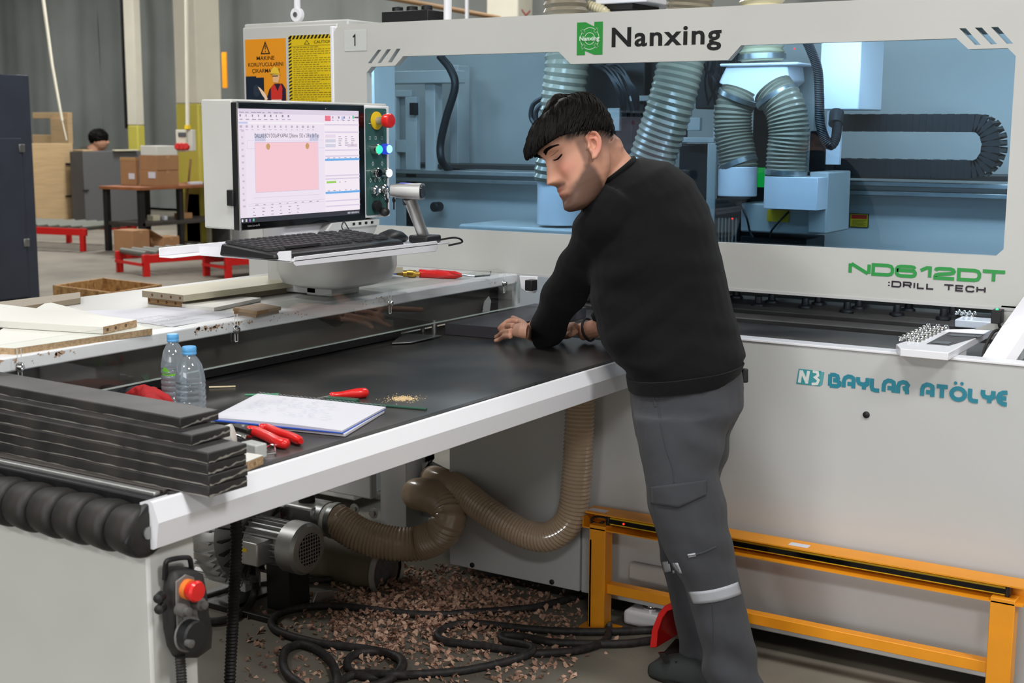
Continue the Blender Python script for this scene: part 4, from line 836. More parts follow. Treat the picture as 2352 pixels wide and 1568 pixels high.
# ================================================================ worker
def sec(l, r, d, b, n=20, e=.85, dr=0):   # body section: left and right image edges, camera depth, half thickness
    L = AT(*l, D=d); Rr = AT(*r, D=d+dr); c = (L+Rr)/2; h = (Rr-L)/2; nrm = FW.copy(); nrm.z = 0; nrm.normalize()
    return [c+h*math.copysign(abs(math.cos(t))**e, math.cos(t))+nrm*b*math.copysign(abs(math.sin(t))**e, math.sin(t)) for t in [2*math.pi*j/n for j in range(n)]]
def remesh(mb, name, vox, smooth=3, m=None, parent=None, disp=None, fac=.5, label=None, color=None):
    o = ob('tmp', mb, m, org=(0, 0, 0), smooth=False)
    r = o.modifiers.new('r', 'REMESH'); r.mode = 'VOXEL'; r.voxel_size = vox; r.use_smooth_shade = True
    if smooth: s_ = o.modifiers.new('s', 'SMOOTH'); s_.iterations = smooth; s_.factor = fac
    dg = bpy.context.evaluated_depsgraph_get(); me = bpy.data.meshes.new_from_object(o.evaluated_get(dg)); bpy.data.objects.remove(o)
    V = [v.co.copy() for v in me.vertices]; NN = [v.normal.copy() for v in me.vertices]
    if disp: V = [v+n*disp(v) for v, n in zip(V, NN)]
    org = ORG[parent.name] if parent is not None else Vector((0, 0, 0))
    me.vertices.foreach_set('co', [c for v in V for c in (v-org)])
    if color:
        ca = me.color_attributes.new('Col', 'FLOAT_COLOR', 'POINT'); ca.data.foreach_set('color', [c for v in V for c in (*color(v), 1)])
    me.update(); me.shade_smooth(); me.name = name; me.materials.clear(); me.materials.append(MATS[m])
    o = bpy.data.objects.new(name, me); link(o)
    if parent is not None: o.parent = parent; ORG[o.name] = org
    if label: o['label'] = label
    return o
# head frame
HD = 3.62; HO = AT(1359, 335, D=HD); HK = 1.1
def hdir(dx, dy, dz): return (RT*dx-UP*dy+FW*dz)
tl = math.radians(26); ya = math.radians(22)
uF = hdir(-math.cos(tl)*math.cos(ya), math.sin(tl)*math.cos(ya), -math.sin(ya)).normalized()
uU = hdir(-math.sin(tl), -math.cos(tl), 0); uU = (uU-uF*uU.dot(uF)).normalized()
uS = uU.cross(uF).normalized()     # towards his left side = the camera
if uS.dot(FW) > 0: uS = -uS
HC = HO - uS*.079*HK                # the ear canal lies on the surface: the centre is behind it
def H(f, s, u): return HC+(uF*f+uS*s+uU*u)*HK
HT = [(-.124, .062, .045, .018), (-.118, .088, .02, .033), (-.108, .0955, -.002, .041), (-.095, .0945, -.02, .048), (-.082, .090, -.035, .054), (-.066, .0895, -.05, .060), (-.05, .0885, -.062, .0635), (-.03, .0865, -.072, .067), (-.01, .084, -.079, .070), (.008, .082, -.085, .0725), (.024, .083, -.090, .0745), (.04, .0905, -.094, .076), (.058, .092, -.096, .0765), (.076, .088, -.095, .0755), (.094, .078, -.088, .071), (.108, .062, -.074, .060), (.117, .042, -.052, .043), (.121, .015, -.02, .015)]
def itp(u, k):
    if u <= HT[0][0]: return HT[0][k]
    for a, b in zip(HT[:-1], HT[1:]):
        if u <= b[0]: t = (u-a[0])/(b[0]-a[0]); t = t*t*(3-2*t)*.3+t*.7; return a[k]+(b[k]-a[k])*t
    return HT[-1][k]
def g(x, s_): return math.exp(-(x/s_)**2)
def headpt(u, th, grow=0):
    ff, fb, w = itp(u, 1), itp(u, 2), itp(u, 3)
    cf = (ff+fb)/2; a = (ff-fb)/2
    co, si = math.cos(th), math.sin(th)
    e = .82 if co > 0 else .95
    f = cf+(a+grow)*math.copysign(abs(co)**e, co); s_ = (w+grow)*math.copysign(abs(si)**.9, si)
    if co > 0 and grow == 0:
        k = co
        nose = .026*max(0, min(1, (.036-u)/.066)) if u > -.034 else .029*max(0, 1-(-.034-u)/.013)
        if u < .036: f += (nose+.003)*g(s_, .0095+.006*max(0, min(1, (.02-u)/.05)))*(1 if u > -.046 else 0)
        f += .006*g(u+.036, .008)*g(abs(s_)-.014, .006)
        f += .0075*g(u+.0585, .0055)*g(s_, .02)+.0085*g(u+.0715, .0065)*g(s_, .017)-.005*g(u+.0648, .0025)*g(s_, .022)-.004*g(u+.086, .007)*g(s_, .02)
        f += .006*g(u+.106, .012)*g(s_, .018)
        f -= .0115*g(u-.019, .013)*g(abs(s_)-.031, .0145)
        f += .0052*g(u-.038, .008)*g(abs(s_)-.028, .02)
        f += .0045*g(u+.02, .016)*g(abs(s_)-.042, .016)
        f += .0065*g(u-.0175, .0085)*g(abs(s_)-.031, .0115)
        f -= .003*g(u+.045, .012)*g(abs(s_)-.03, .01)
    return f, s_
def headmesh(grow=0, nu=74, nt=72):
    rg = []
    for i in range(nu+1):
        u = HT[0][0]+(HT[-1][0]-HT[0][0])*i/nu
        rg.append([H(*((lambda q: (q[0], q[1]))(headpt(u, 2*math.pi*j/nt, grow))), u) for j in range(nt)])
    return rg
WK = thing('person', 'young man in black sweatshirt and grey work trousers bending over the table edge', 'person', AT(1640, 1600, Z=0))
bdy = MB(); bdy.loft(headmesh())
# ears
uE = (uU*math.cos(.30)-uF*math.sin(.30)).normalized(); uG = (uF*math.cos(.30)+uU*math.sin(.30)).normalized()
for sd in (1, -1):
    ce = H(-.001, .0735*sd, -.001); so = uS*sd
    def E(f, o_, u): return ce+(uG*f+so*o_+uE*u)*HK
    P = [E(.0165*math.cos(a)-.002-.003*math.sin(a), .0135+.005*math.cos(a+2.2), .0315*math.sin(a)+.002) for a in [math.radians(x) for x in range(150, -95, -12)][::1]]
    P = [E(.008, .006, .012), E(.013, .009, .021), E(.010, .012, .029), E(.001, .0145, .0335), E(-.009, .016, .031), E(-.0165, .0165, .022), E(-.019, .0165, .010), E(-.0175, .0155, -.002), E(-.013, .014, -.013), E(-.006, .012, -.022), E(.001, .010, -.029), E(.0065, .007, -.028)]
    Q = spline(P, 3); bdy.tube(Q, [HK*(.003+.0012*min(1, i/8)+(.0022*max(0, (i-22)/11))) for i in range(len(Q))], 8)
    bdy.loft([[E(-.005+rr*.0150*math.cos(a), oo, .003+rr*.029*math.sin(a)) for a in [2*math.pi*j/20 for j in range(20)]] for rr, oo in ((.95, -.004), (1.05, .004), (1.0, .0085), (.72, .0075), (.3, .003))])
    P = [E(.004, .010, .020), E(-.006, .0125, .017), E(-.010, .013, .008), E(-.009, .0125, -.003), E(-.003, .011, -.012), E(.005, .009, -.015)]
    bdy.tube(spline(P, 3), .0026*HK, 7); bdy.ball(E(.0095, .005, -.002), .0046*HK, 8); bdy.ball(E(.002, .007, -.024), .0065*HK, 8)
# neck, torso core
bdy.ball(AT(1392, 345, D=3.74), .050, 14); bdy.loft([sec((1335, 400), (1412, 312), 3.72, .052), sec((1350, 418), (1428, 332), 3.75, .060), sec((1366, 432), (1440, 350), 3.77, .062), sec((1372, 470), (1470, 385), 3.78, .075), sec((1400, 560), (1590, 470), 3.8, .11), sec((1420, 700), (1640, 680), 3.8, .12), sec((1455, 880), (1680, 850), 3.78, .12), sec((1470, 1000), (1660, 1000), 3.76, .12)], col=None)
bdy.ball(AT(1345, 385, D=3.77), .062, 12)
# arms
AL = [(AT(1425, 485, D=3.78), .06), (AT(1350, 590, D=3.88), .048), (AT(1318, 640, D=3.97), .045), (AT(1265, 715, D=4.14), .036), (AT(1222, 768, D=4.25), .029)]
bdy.tube([p for p, r in AL], [r for p, r in AL], 14)
AR = [(AT(1460, 470, D=4.0), .06), (AT(1470, 600, D=4.14), .046), (AT(1430, 690, D=4.2), .042), (AT(1375, 752, D=4.26), .031), (AT(1335, 762, D=4.30), .029)]
bdy.tube([p for p, r in AR], [r for p, r in AR], 14)
# legs core
LL = [sec((1490, 960), (1630, 960), 3.72, .08), sec((1515, 1160), (1640, 1150), 3.68, .065), sec((1575, 1300), (1665, 1300), 3.68, .055), sec((1630, 1480), (1705, 1480), 3.71, .045), sec((1660, 1600), (1725, 1600), 3.73, .04)]
bdy.loft(LL)
RL = [sec((1540, 960), (1660, 960), 3.89, .08), sec((1525, 1160), (1620, 1160), 3.94, .065), sec((1555, 1320), (1630, 1320), 3.96, .055), sec((1580, 1490), (1640, 1490), 3.98, .042), sec((1570, 1535), (1640, 1535), 3.98, .04)]
bdy.loft(RL)
# left hand: palm and five fingers
ZB = ZT+.042
def hp(px, py, z): return AT(px, py, Z=z)
wr_ = AL[-1][0]
kn = [hp(1190, 738, .997), hp(1180, 748, .993), hp(1175, 760, .982), hp(1174, 772, .968), ]
palm = []
for t, c, hw, th in ((0, wr_, .027, .020), (.35, hp(1212, 762, 1.003), .034, .020), (.7, hp(1196, 758, 1.0), .042, .019), (1, hp(1180, 757, .988), .04, .014)):
    ax = (kn[3]-kn[0]).normalized(); nn = Vector((0, 0, 1)); nn = (nn-ax*nn.dot(ax)).normalized()
    palm.append([c+ax*hw*math.cos(a)+nn*th*math.sin(a) for a in [2*math.pi*j/14 for j in range(14)]])
bdy.loft(palm)
FG = [([kn[0], hp(1170, 737, .995), hp(1157, 745, .986), hp(1147, 754, .972)], .0095), ([kn[1], hp(1166, 748, .985), hp(1158, 757, .970), hp(1150, 765, .955)], .0095),
      ([kn[2], hp(1162, 762, .972), hp(1150, 768, .953), hp(1139, 774, .941)], .0092), ([kn[3], hp(1160, 772, .96), hp(1148, 779, .944), hp(1138, 782, .939)], .0085),
      ([hp(1212, 755, 1.0), hp(1200, 742, .998), hp(1188, 735, .99), hp(1178, 730, .984)], .0115)]
for pts, r in FG:
    sp_ = spline(pts, 4); bdy.tube(sp_, [r*(1.08-.28*i/(len(sp_)-1)) for i in range(len(sp_))], 10); bdy.ball(pts[-1], r*.8, 8)
# right hand, flat behind the arm
w2 = AR[-1][0]; 
palm = []
for c, hw, th in ((w2, .027, .02), (hp(1318, 752, .99), .036, .018), (hp(1302, 752, .975), .040, .015)):
    ax = Vector((.35, -.9, 0)).normalized(); palm.append([c+ax*hw*math.cos(a)+Vector((0, 0, 1))*th*math.sin(a) for a in [2*math.pi*j/14 for j in range(14)]])
bdy.loft(palm)
for i in range(4):
    ax = Vector((.35, -.9, 0)).normalized(); b0 = hp(1302, 752, .975)+ax*(-.03+.02*i); fw_ = Vector((-.85, -.15, 0)); pts = [b0, b0+fw_*.035+Vector((0, 0, -.005)), b0+fw_*.06+Vector((0, 0, -.018)), b0+fw_*.075+Vector((0, 0, -.034))]
    bdy.tube(spline(pts, 3), .0085, 8)
bdy.tube(spline([hp(1325, 758, .985), hp(1312, 768, .97), hp(1300, 772, .955), hp(1290, 772, .945)], 3), .01, 8)
SK = lin((198, 146, 122)); SR = lin((196, 118, 100)); BEARD = lin((74, 54, 46)); STUB = lin((88, 70, 62)); LIP = lin((156, 88, 80))
def sm(x, a, b): t = max(0, min(1, (x-a)/(b-a))); return t*t*(3-2*t)
def mix(a, b, t): return tuple(x+(y-x)*t for x, y in zip(a, b))
def skincol(v):
    d = (v-HC)/HK; f, s_, u = d.dot(uF), d.dot(uS), d.dot(uU)
    if d.length > .2: return SK
    c = SK; nz = noise.noise(v*60)*.012+noise.noise(v*200)*.004
    c = mix(c, SR, .5*g(u+.02, .025)*sm(f, .03, .08)*g(abs(s_)-.045, .03)+.75*sm(abs(s_), .078, .084)*g(f+.01, .025)*g(u, .04))
    if abs(s_) < .0765 or f > .02 or f < -.03:
        nz *= .45; line = -.030-max(0, f-.030)*.80+nz
        jaw = sm(line-u, -.010, .012)*sm(f+(-u-.06)*.35, -.004, .016); sb = sm(f, .003, .014)*sm(.036-f, -.002, .010)*sm(.04-u, 0, .02)*sm(u, -.045, -.03)
        bd_ = max(jaw, sb*.75)*sm(u, -.135, -.122)
        mo = g(u+.052, .0075)*sm(.034-abs(s_), 0, .012)*sm(f, .07, .085)
        chn = g(u+.1, .02)*g(s_, .035)*sm(f, .06, .08)
        side = sm(.03-abs(f-.022+nz), 0, .012)*sm(u, -.045, -.01)*sm(abs(s_), .05, .06)
        fade = sm(.018-f+nz, 0, .02)*sm(u+nz, -.052-f*.1, .022)*.95
        c = mix(c, BEARD, min(1, max(bd_*.88, mo*.85, chn*.92))); c = mix(c, STUB, min(1, fade*.85)); 
        if u > .02 and f < .06: c = mix(c, STUB, sm(u, .02, .045)*sm(.06-f, 0, .02))
    c = mix(c, LIP, max(g(u+.0585, .004), g(u+.0715, .005))*g(s_, .017)*sm(f, .085, .092)*.9)
    c = mix(c, lin((110, 76, 66)), .45*g(u-.012, .006)*g(abs(s_)-.031, .016)*sm(f, .06, .075))
    return c
body_o = remesh(bdy, 'body', .0036, 2, 'skin', WK, color=skincol, fac=.4)
# features laid on the surface
from mathutils.bvhtree import BVHTree
def tree(o): 
    me = o.data; off = ORG[WK.name]; return BVHTree.FromPolygons([v.co+off for v in me.vertices], [tuple(p.vertices) for p in me.polygons])
BT = tree(body_o)
def onsurf(T, p, d, lift=.001):
    h = T.ray_cast(p, d); 
    return None if h[0] is None else h[0]-d*lift
def onface(u, s_, lift=.0008):   # drop a point from in front of the face onto it
    return onsurf(BT, H(.25, s_, u), -uF, lift)
for sd in (1, -1):
    P = [onface(.0135-.0042*math.sin(math.pi*x**.8)+.001*x, (.0165+.031*x)*sd, .0004) for x in [i/10 for i in range(11)]]
    P = [p for p in P if p is not None]
    if len(P) > 3: ob('eyelashes', MB().tube(P, [.0006]+[.0015+.0010*math.sin(i*.3) for i in range(len(P)-2)]+[.0006], 6), 'hair', WK)
    P = [onface(.0255-.0015*math.cos(3*x), (.0165+.029*x)*sd, .0001) for x in [i/8 for i in range(9)]]
    P = [p for p in P if p is not None]
    if len(P) > 3: ob('eyelid_crease', MB().tube(P, .0006, 5), mat('crease', (120, 82, 68), .6) if 'crease' not in MATS else 'crease', WK)
    bw = MB(); rnd = random.Random(4)
    for i in range(90):
        x = i/89; s0_ = .011+.040*x; u0 = .0360+.0055*math.sin(x*2.5)
        for k in range(4):
            uu_ = u0+rnd.uniform(-.0048, .0048)*(1.05-.7*x); p = onface(uu_, s0_*sd, .0004); q = onface(uu_+.0025*(1-1.8*x), (s0_+.006)*sd, .0012)
            if p is not None and q is not None: bw.tube([p, p.lerp(q, .5)-FW*.0005, q], [.0006, .0006, .0002], 4)
    ob('eyebrow', bw, 'hair', WK)
# hair: thick top with a forward fringe
def hairline(f):   # lower edge of the long hair as a function of forwardness
    pts = [(-.11, .022), (-.07, .028), (-.03, .042), (.01, .052), (.035, .060), (.06, .062), (.08, .058), (.11, .050)]
    for a, b in zip(pts[:-1], pts[1:]):
        if f <= b[0]: t = (f-a[0])/(b[0]-a[0]); return a[1]+(b[1]-a[1])*max(0, t)
    return pts[-1][1]
def hthick(th, u):
    fr = max(0, math.cos(th)); bk = max(0, -math.cos(th)); return .019+.011*fr**1.5*sm(.085-u, -.03, .03)-.007*fr*sm(u, .065, .10)-.006*bk+.006*sm(u, .08, .12)
rg = []; NT, NU = 72, 26
for i in range(NU+1):
    t = i/NU; ring = []
    for j in range(NT):
        th = 2*math.pi*j/NT; f0, _ = headpt(.05, th, .0); lo = hairline(f0); u = lo+(.135-lo)*min(1, t*1.0); uc = min(u, .1205)
        gth = hthick(th, u)*(1 if t > .16 else (.25+.75*t/.16)); ff, ss = headpt(uc, th, gth*(1 if u < .12 else max(0, (.136-u)/.016)))
        du = .007*sm(t, .5, 1)+.020*sm(t, .3, 1)*(1-.75*max(0, math.cos(th))); n_ = noise.noise(Vector((ff*38, ss*38, u*25)))*.003
        ring.append(H(ff+n_, ss+n_*.5, u+du-.006*(1-t)+n_))
    rg.append(ring)
hair_core = MB().loft(rg)
rnd = random.Random(21)
strands = MB(); strands.v += hair_core.v; strands.f += hair_core.f; strands.c += hair_core.c
for k in range(2600):
    th = rnd.uniform(-math.pi, math.pi); t = rnd.random()**.8; f0, _ = headpt(.05, th, 0); lo = hairline(f0); u = lo+(.133-lo)*t; uc = min(u, .1205)
    def surf(th_, u_, ex):
        uc_ = min(u_, .1205); gg = (hthick(th_, u_)+ex)*(1 if u_ < .12 else max(0, (.138-u_)/.018)); a_, b_ = headpt(uc_, th_, gg); return H(a_, b_, u_+.007*sm((u_-lo)/(.135-lo), .5, 1)+.020*sm((u_-lo)/(.135-lo), .3, 1)*(1-.75*max(0, math.cos(th_)))-.004)
    fr = math.cos(th) > .1
    L_ = rnd.uniform(.014, .03); P = []
    for q in range(4):
        x = q/3; du_ = -L_*x*(1 if t < .75 else .5); th2 = th*(1-.10*x*(1 if abs(th) > .3 else 0))
        P.append(surf(th2, max(u+du_, lo-(.008 if fr else .014)*x), .0015+.002*math.sin(x*3)+(-.012*x*max(0, 1-(u-lo)/.02) if not fr else 0)))
    w_ = rnd.uniform(.0010, .0022)
    if k % 7 == 0: P = [p+(p-HC).normalized()*.0035*min(1, i/1.5) for i, p in enumerate(P)]; w_ *= .8
    strands.tube(P, [w_, w_*1.1, w_*.8, w_*.2], 3, caps=False)
ob('hair', strands, 'hair', WK, ang=80, fix=False)
# sweatshirt
swt = MB()
TS = [((1372, 420), (1452, 364), 3.79, .072, .9), ((1366, 436), (1478, 362), 3.79, .10, .95), ((1356, 465), (1535, 372), 3.80, .15, .95), ((1345, 505), (1592, 412), 3.81, .175, .95), ((1345, 560), (1628, 475), 3.81, .18, .9), ((1350, 620), (1650, 560), 3.80, .175, .9),
      ((1358, 690), (1672, 660), 3.80, .165, .85), ((1372, 760), (1692, 745), 3.79, .16, .85), ((1405, 825), (1711, 812), 3.78, .16, .85), ((1436, 852), (1704, 826), 3.775, .155, .85), ((1441, 876), (1698, 850), 3.775, .15, .85), ((1444, 893), (1686, 862), 3.77, .14, .85)]
swt.loft([sec(l, r, d, b, 28, e) for l, r, d, b, e in TS])
def sleeve(P, n=16):
    pts = spline([p for p, r in P], 5); rs = []
    for i in range(len(pts)): t = i/(len(pts)-1)*(len(P)-1); k = min(int(t), len(P)-2); rs.append(P[k][1]+(P[k+1][1]-P[k][1])*(t-k))
    swt.tube(pts, rs, n)
sleeve([(AT(1432, 470, D=3.72), .085), (AT(1400, 505, D=3.72), .085), (AT(1366, 560, D=3.80), .074), (AT(1334, 610, D=3.9), .066), (AT(1308, 655, D=3.99), .066), (AT(1275, 715, D=4.1), .060), (AT(1262, 745, D=4.15), .057), (AT(1247, 772, D=4.19), .045), (AT(1238, 778, D=4.21), .040)])
sleeve([(AT(1470, 450, D=3.98), .09), (AT(1480, 540, D=4.08), .075), (AT(1478, 630, D=4.17), .066), (AT(1440, 690, D=4.22), .058), (AT(1395, 735, D=4.26), .05), (AT(1378, 748, D=4.27), .044)])
def sdisp(v):
    d = v-CAMPOS; z = d.dot(FW); px = 1176+FPX*d.dot(RT)/z; py = 784-FPX*d.dot(UP)/z
    w_ = .006*noise.noise(Vector((px*.010, py*.022, z*3)))+.0012*noise.noise(v*30)
    # folds running from the armpit to the hem and rings along the sleeves
    a = (px-1400)*.55+(py-600)*.83
    w_ += .009*max(0, math.sin(a*.052+1.5*noise.noise(v*3)))*g((px-1470)/100, 1)*sm(py, 560, 640)*sm(880-py, 0, 90)
    if px < 1390 and py > 480: s_ = (py-480)*.8-(px-1300)*.4; w_ += .005*math.sin(s_*.085+2*noise.noise(v*5))*sm(1380-px, 0, 50)
    return w_ + (.004 if (py > 842+(1700-px)*.13 and px > 1430) else 0)*0
sw = remesh(swt, 'sweatshirt', .0075, 4, 'sweater', WK, disp=sdisp, fac=.5)
rib = MB(); rib.loft([sec((1441-3, 868-2), (1707, 828), 3.775, .163, 28), sec((1443-3, 882), (1700, 846), 3.775, .160, 28), sec((1446-3, 896), (1686, 866), 3.77, .150, 28)])
ob('waist_ribbing', rib, 'sweater', WK, ang=60)
ob('collar_ribbing', MB().tube([p for p in sec((1373, 428), (1455, 363), 3.775, .078, 28)], .007, 8, closed=True), 'sweater', WK)
# trousers
tz = MB()
tz.loft([sec(l, r, d, b, 24, .85) for l, r, d, b in (((1447, 872), (1700, 842), 3.775, .145), ((1446, 910), (1708, 885), 3.775, .15), ((1450, 950), (1703, 925), 3.77, .155), ((1458, 1000), (1672, 985), 3.75, .15), ((1475, 1040), (1655, 1030), 3.72, .12))])
tz.loft([sec(l, r, d, b, 20, .85) for l, r, d, b in (((1452, 950), (1672, 940), 3.70, .10), ((1462, 1010), (1655, 1020), 3.69, .10), ((1472, 1060), (1650, 1068), 3.68, .098), ((1484, 1116), (1659, 1120), 3.67, .095), ((1488, 1160), (1669, 1152), 3.67, .094), ((1500, 1205), (1672, 1195), 3.67, .092), ((1516, 1249), (1680, 1240), 3.67, .09), ((1545, 1300), (1692, 1295), 3.68, .085), ((1572, 1345), (1701, 1340), 3.69, .082), ((1586, 1390), (1711, 1385), 3.70, .08), ((1598, 1440), (1722, 1435), 3.70, .078), ((1608, 1490), (1733, 1490), 3.71, .078), ((1616, 1530), (1746, 1531), 3.72, .08), ((1628, 1575), (1754, 1570), 3.73, .082), ((1640, 1612), (1756, 1605), 3.73, .08))])
tz.loft([sec(l, r, d, b, 20, .85) for l, r, d, b in (((1520, 930), (1704, 915), 3.88, .10), ((1515, 980), (1690, 965), 3.90, .10), ((1512, 1040), (1672, 1030), 3.92, .095), ((1500, 1100), (1652, 1100), 3.93, .09), ((1498, 1170), (1640, 1170), 3.94, .088), ((1510, 1249), (1640, 1245), 3.95, .082), ((1528, 1321), (1645, 1321), 3.96, .078), ((1540, 1383), (1652, 1383), 3.97, .075), ((1552, 1440), (1662, 1440), 3.97, .075), ((1560, 1490), (1672, 1490), 3.98, .076), ((1570, 1518), (1676, 1515), 3.98, .074))])
def tdisp(v):
    d = v-CAMPOS; z = d.dot(FW); px = 1176+FPX*d.dot(RT)/z; py = 784-FPX*d.dot(UP)/z
    w_ = .003*noise.noise(Vector((px*.02, py*.012, z*3)))+.001*noise.noise(v*35)
    w_ += .008*math.sin((py-(px-1500)*.45)*.06+2*noise.noise(v*4))*(g((py-1000)/90, 1)*sm(px, 1540, 1620)*.9+g((py-1530)/55, 1)*1.1+.45*g((py-1260)/60, 1))
    return w_
tr_ = remesh(tz, 'trousers', .0075, 3, 'trousers', WK, disp=tdisp, fac=.5)
TT = tree(tr_)
def decal(T, grid, name, m, lift=.003, thick=.0025):   # rows of image points dropped on the cloth along the view rays
    rows_ = [[onsurf(T, CAMPOS, ray(*q).normalized(), lift) for q in r] for r in grid]; n = len(rows_[0]); V = []; ok = []
    for r in rows_:
        for p in r: ok.append(p is not None); V.append(p if p is not None else Vector((0, 0, -50)))
    f = []
    for i in range(len(rows_)-1):
        for j in range(n-1):
            q = (i*n+j, i*n+j+1, (i+1)*n+j+1, (i+1)*n+j)
            if all(ok[k] for k in q) and max((V[q[a_]]-V[q[a_-1]]).length for a_ in range(4)) < .05: f.append(q)
    used = sorted({k for q in f for k in q}); mp = {k: i for i, k in enumerate(used)}
    o = ob(name, MB().add([V[k] for k in used], [tuple(mp[k] for k in q) for q in f]), m, WK); s_ = o.modifiers.new('t', 'SOLIDIFY'); s_.thickness = thick; s_.offset = -1; return o
def grid(tl_, tr2, bl_, br_, nx, ny, sag=0, sagb=None):
    g_ = []; sagb = sag if sagb is None else sagb
    for j in range(ny+1):
        v = j/ny; r = []
        for i in range(nx+1):
            u = i/nx; x = (tl_[0]*(1-u)+tr2[0]*u)*(1-v)+(bl_[0]*(1-u)+br_[0]*u)*v; y = (tl_[1]*(1-u)+tr2[1]*u)*(1-v)+(bl_[1]*(1-u)+br_[1]*u)*v+(sag*(1-v)+sagb*v)*4*u*(1-u); r.append((x, y))
        g_.append(r)
    return g_
decal(TT, grid((1580, 1359), (1706, 1331), (1590, 1386), (1714, 1359), 24, 4, 8), 'reflective_band', 'reflective')
decal(TT, grid((1522, 1290), (1538, 1288), (1527, 1314), (1542, 1311), 5, 4), 'reflective_band', 'reflective')
decal(TT, grid((1541, 1292), (1556, 1293), (1545, 1316), (1566, 1317), 5, 4), 'reflective_band', 'reflective')
fl_ = []
for j in range(9):
    v = j/8; fl_.append([(1494+(1622-1494)*u, 1118-16*u+v*(38-4*u+26*(1-abs(2*u-1))*.75)) for u in [i/16 for i in range(17)]])
decal(TT, fl_, 'pocket_flap', 'trousers', .006, .005)
def seam(pts, T=TT, name='seam', m='trousers', r=.0018):
    P = [onsurf(T, CAMPOS, ray(*q).normalized(), .0006) for q in [(p.x, p.y) for p in spline([Vector((*q, 0)) for q in pts], 6)]]; P = [p for p in P if p is not None]; ob(name, MB().tube(P, r, 5), m, WK)
seam([(1512, 905), (1516, 960), (1530, 1030), (1545, 1075), (1548, 1108)]); seam([(1500, 1128), (1502, 1170), (1520, 1240), (1560, 1310)]); seam([(1637, 1385), (1640, 1450), (1640, 1500)])
seam([(1500, 902), (1504, 925), (1506, 934)], r=.003); seam([(1578, 1276), (1610, 1270), (1645, 1255)], r=.003)
decal(TT, grid((1579, 1273), (1597, 1270), (1581, 1281), (1599, 1277), 3, 2), 'pocket_loop', 'reflective')
o = ob('belt_pouch', MB().box(AT(1708, 862, D=3.82), (.018, .04, .055), m3), 'black_plastic', WK, bevel=.004)
# wrist band
ax = (AR[-1][0]-AR[-2][0]).normalized(); c = AT(1352, 757, D=4.28); u_ = ax.orthogonal().normalized(); v_ = ax.cross(u_)
ob('wrist_band', MB().tube([c+u_*.036*math.cos(t)+v_*.036*math.sin(t) for t in [i*.4 for i in range(16)]], .004, 6, closed=True), 'black_rubber', WK)
# shoes: clogs with cut-outs
def clog(toe, heel, name='shoe'):
    t0 = Vector(toe); h0 = Vector(heel); ax = (t0-h0); L = ax.length; ax.normalize(); sd = Vector((0, 0, 1)).cross(ax).normalized(); rg = []
    for t, w_, hh in ((0, .028, .045), (.05, .036, .06), (.2, .040, .075), (.4, .042, .09), (.6, .047, .088), (.78, .05, .07), (.92, .042, .052), (1, .022, .034)):
        c_ = h0+ax*L*t; rg.append([c_+sd*w_*math.copysign(abs(math.cos(a))**.6, math.cos(a))+Vector((0, 0, hh/2+hh/2*math.copysign(abs(math.sin(a))**.75, math.sin(a)))) for a in [2*math.pi*j/20 for j in range(20)]])
    o = ob(name, MB().loft(rg), 'shoe', WK, ang=70)
    ob('sole', MB().loft([[Vector((p.x, p.y, .0)) + (p-(h0+ax*L*.5))*0 for p in [h0+ax*(L*.5+L*.52*math.cos(a))+sd*.05*math.sin(a)*(.9+.1*math.cos(a)) for a in [2*math.pi*j/28 for j in range(28)]]], [Vector((p.x, p.y, .016)) for p in [h0+ax*(L*.5+L*.525*math.cos(a))+sd*.052*math.sin(a)*(.9+.1*math.cos(a)) for a in [2*math.pi*j/28 for j in range(28)]]]]), 'black_rubber', o)
    return o, h0, ax, L, sd
so = clog(AT(1496, 1546, Z=0), AT(1496, 1546, Z=0)+Vector((.26, -.02, 0)))
for q, rr in (((1524, 1512), 1), ((1562, 1532), .9)):
    c = AT(*q, D=3.845); tv = (m3@Vector((0, 0, 1))); 
    ob('cut_out', MB().plate([[AT(q[0]+dx, q[1]+dy, D=3.915) for dx, dy in ((-12, -13), (2, -14), (13, -3), (8, 13), (0, 8))]], FW*.012), 'black_gloss', so[0])
clog(AT(1640, 1640, Z=0)+Vector((-.06, 0, 0)), AT(1640, 1640, Z=0)+Vector((.21, .02, 0)))
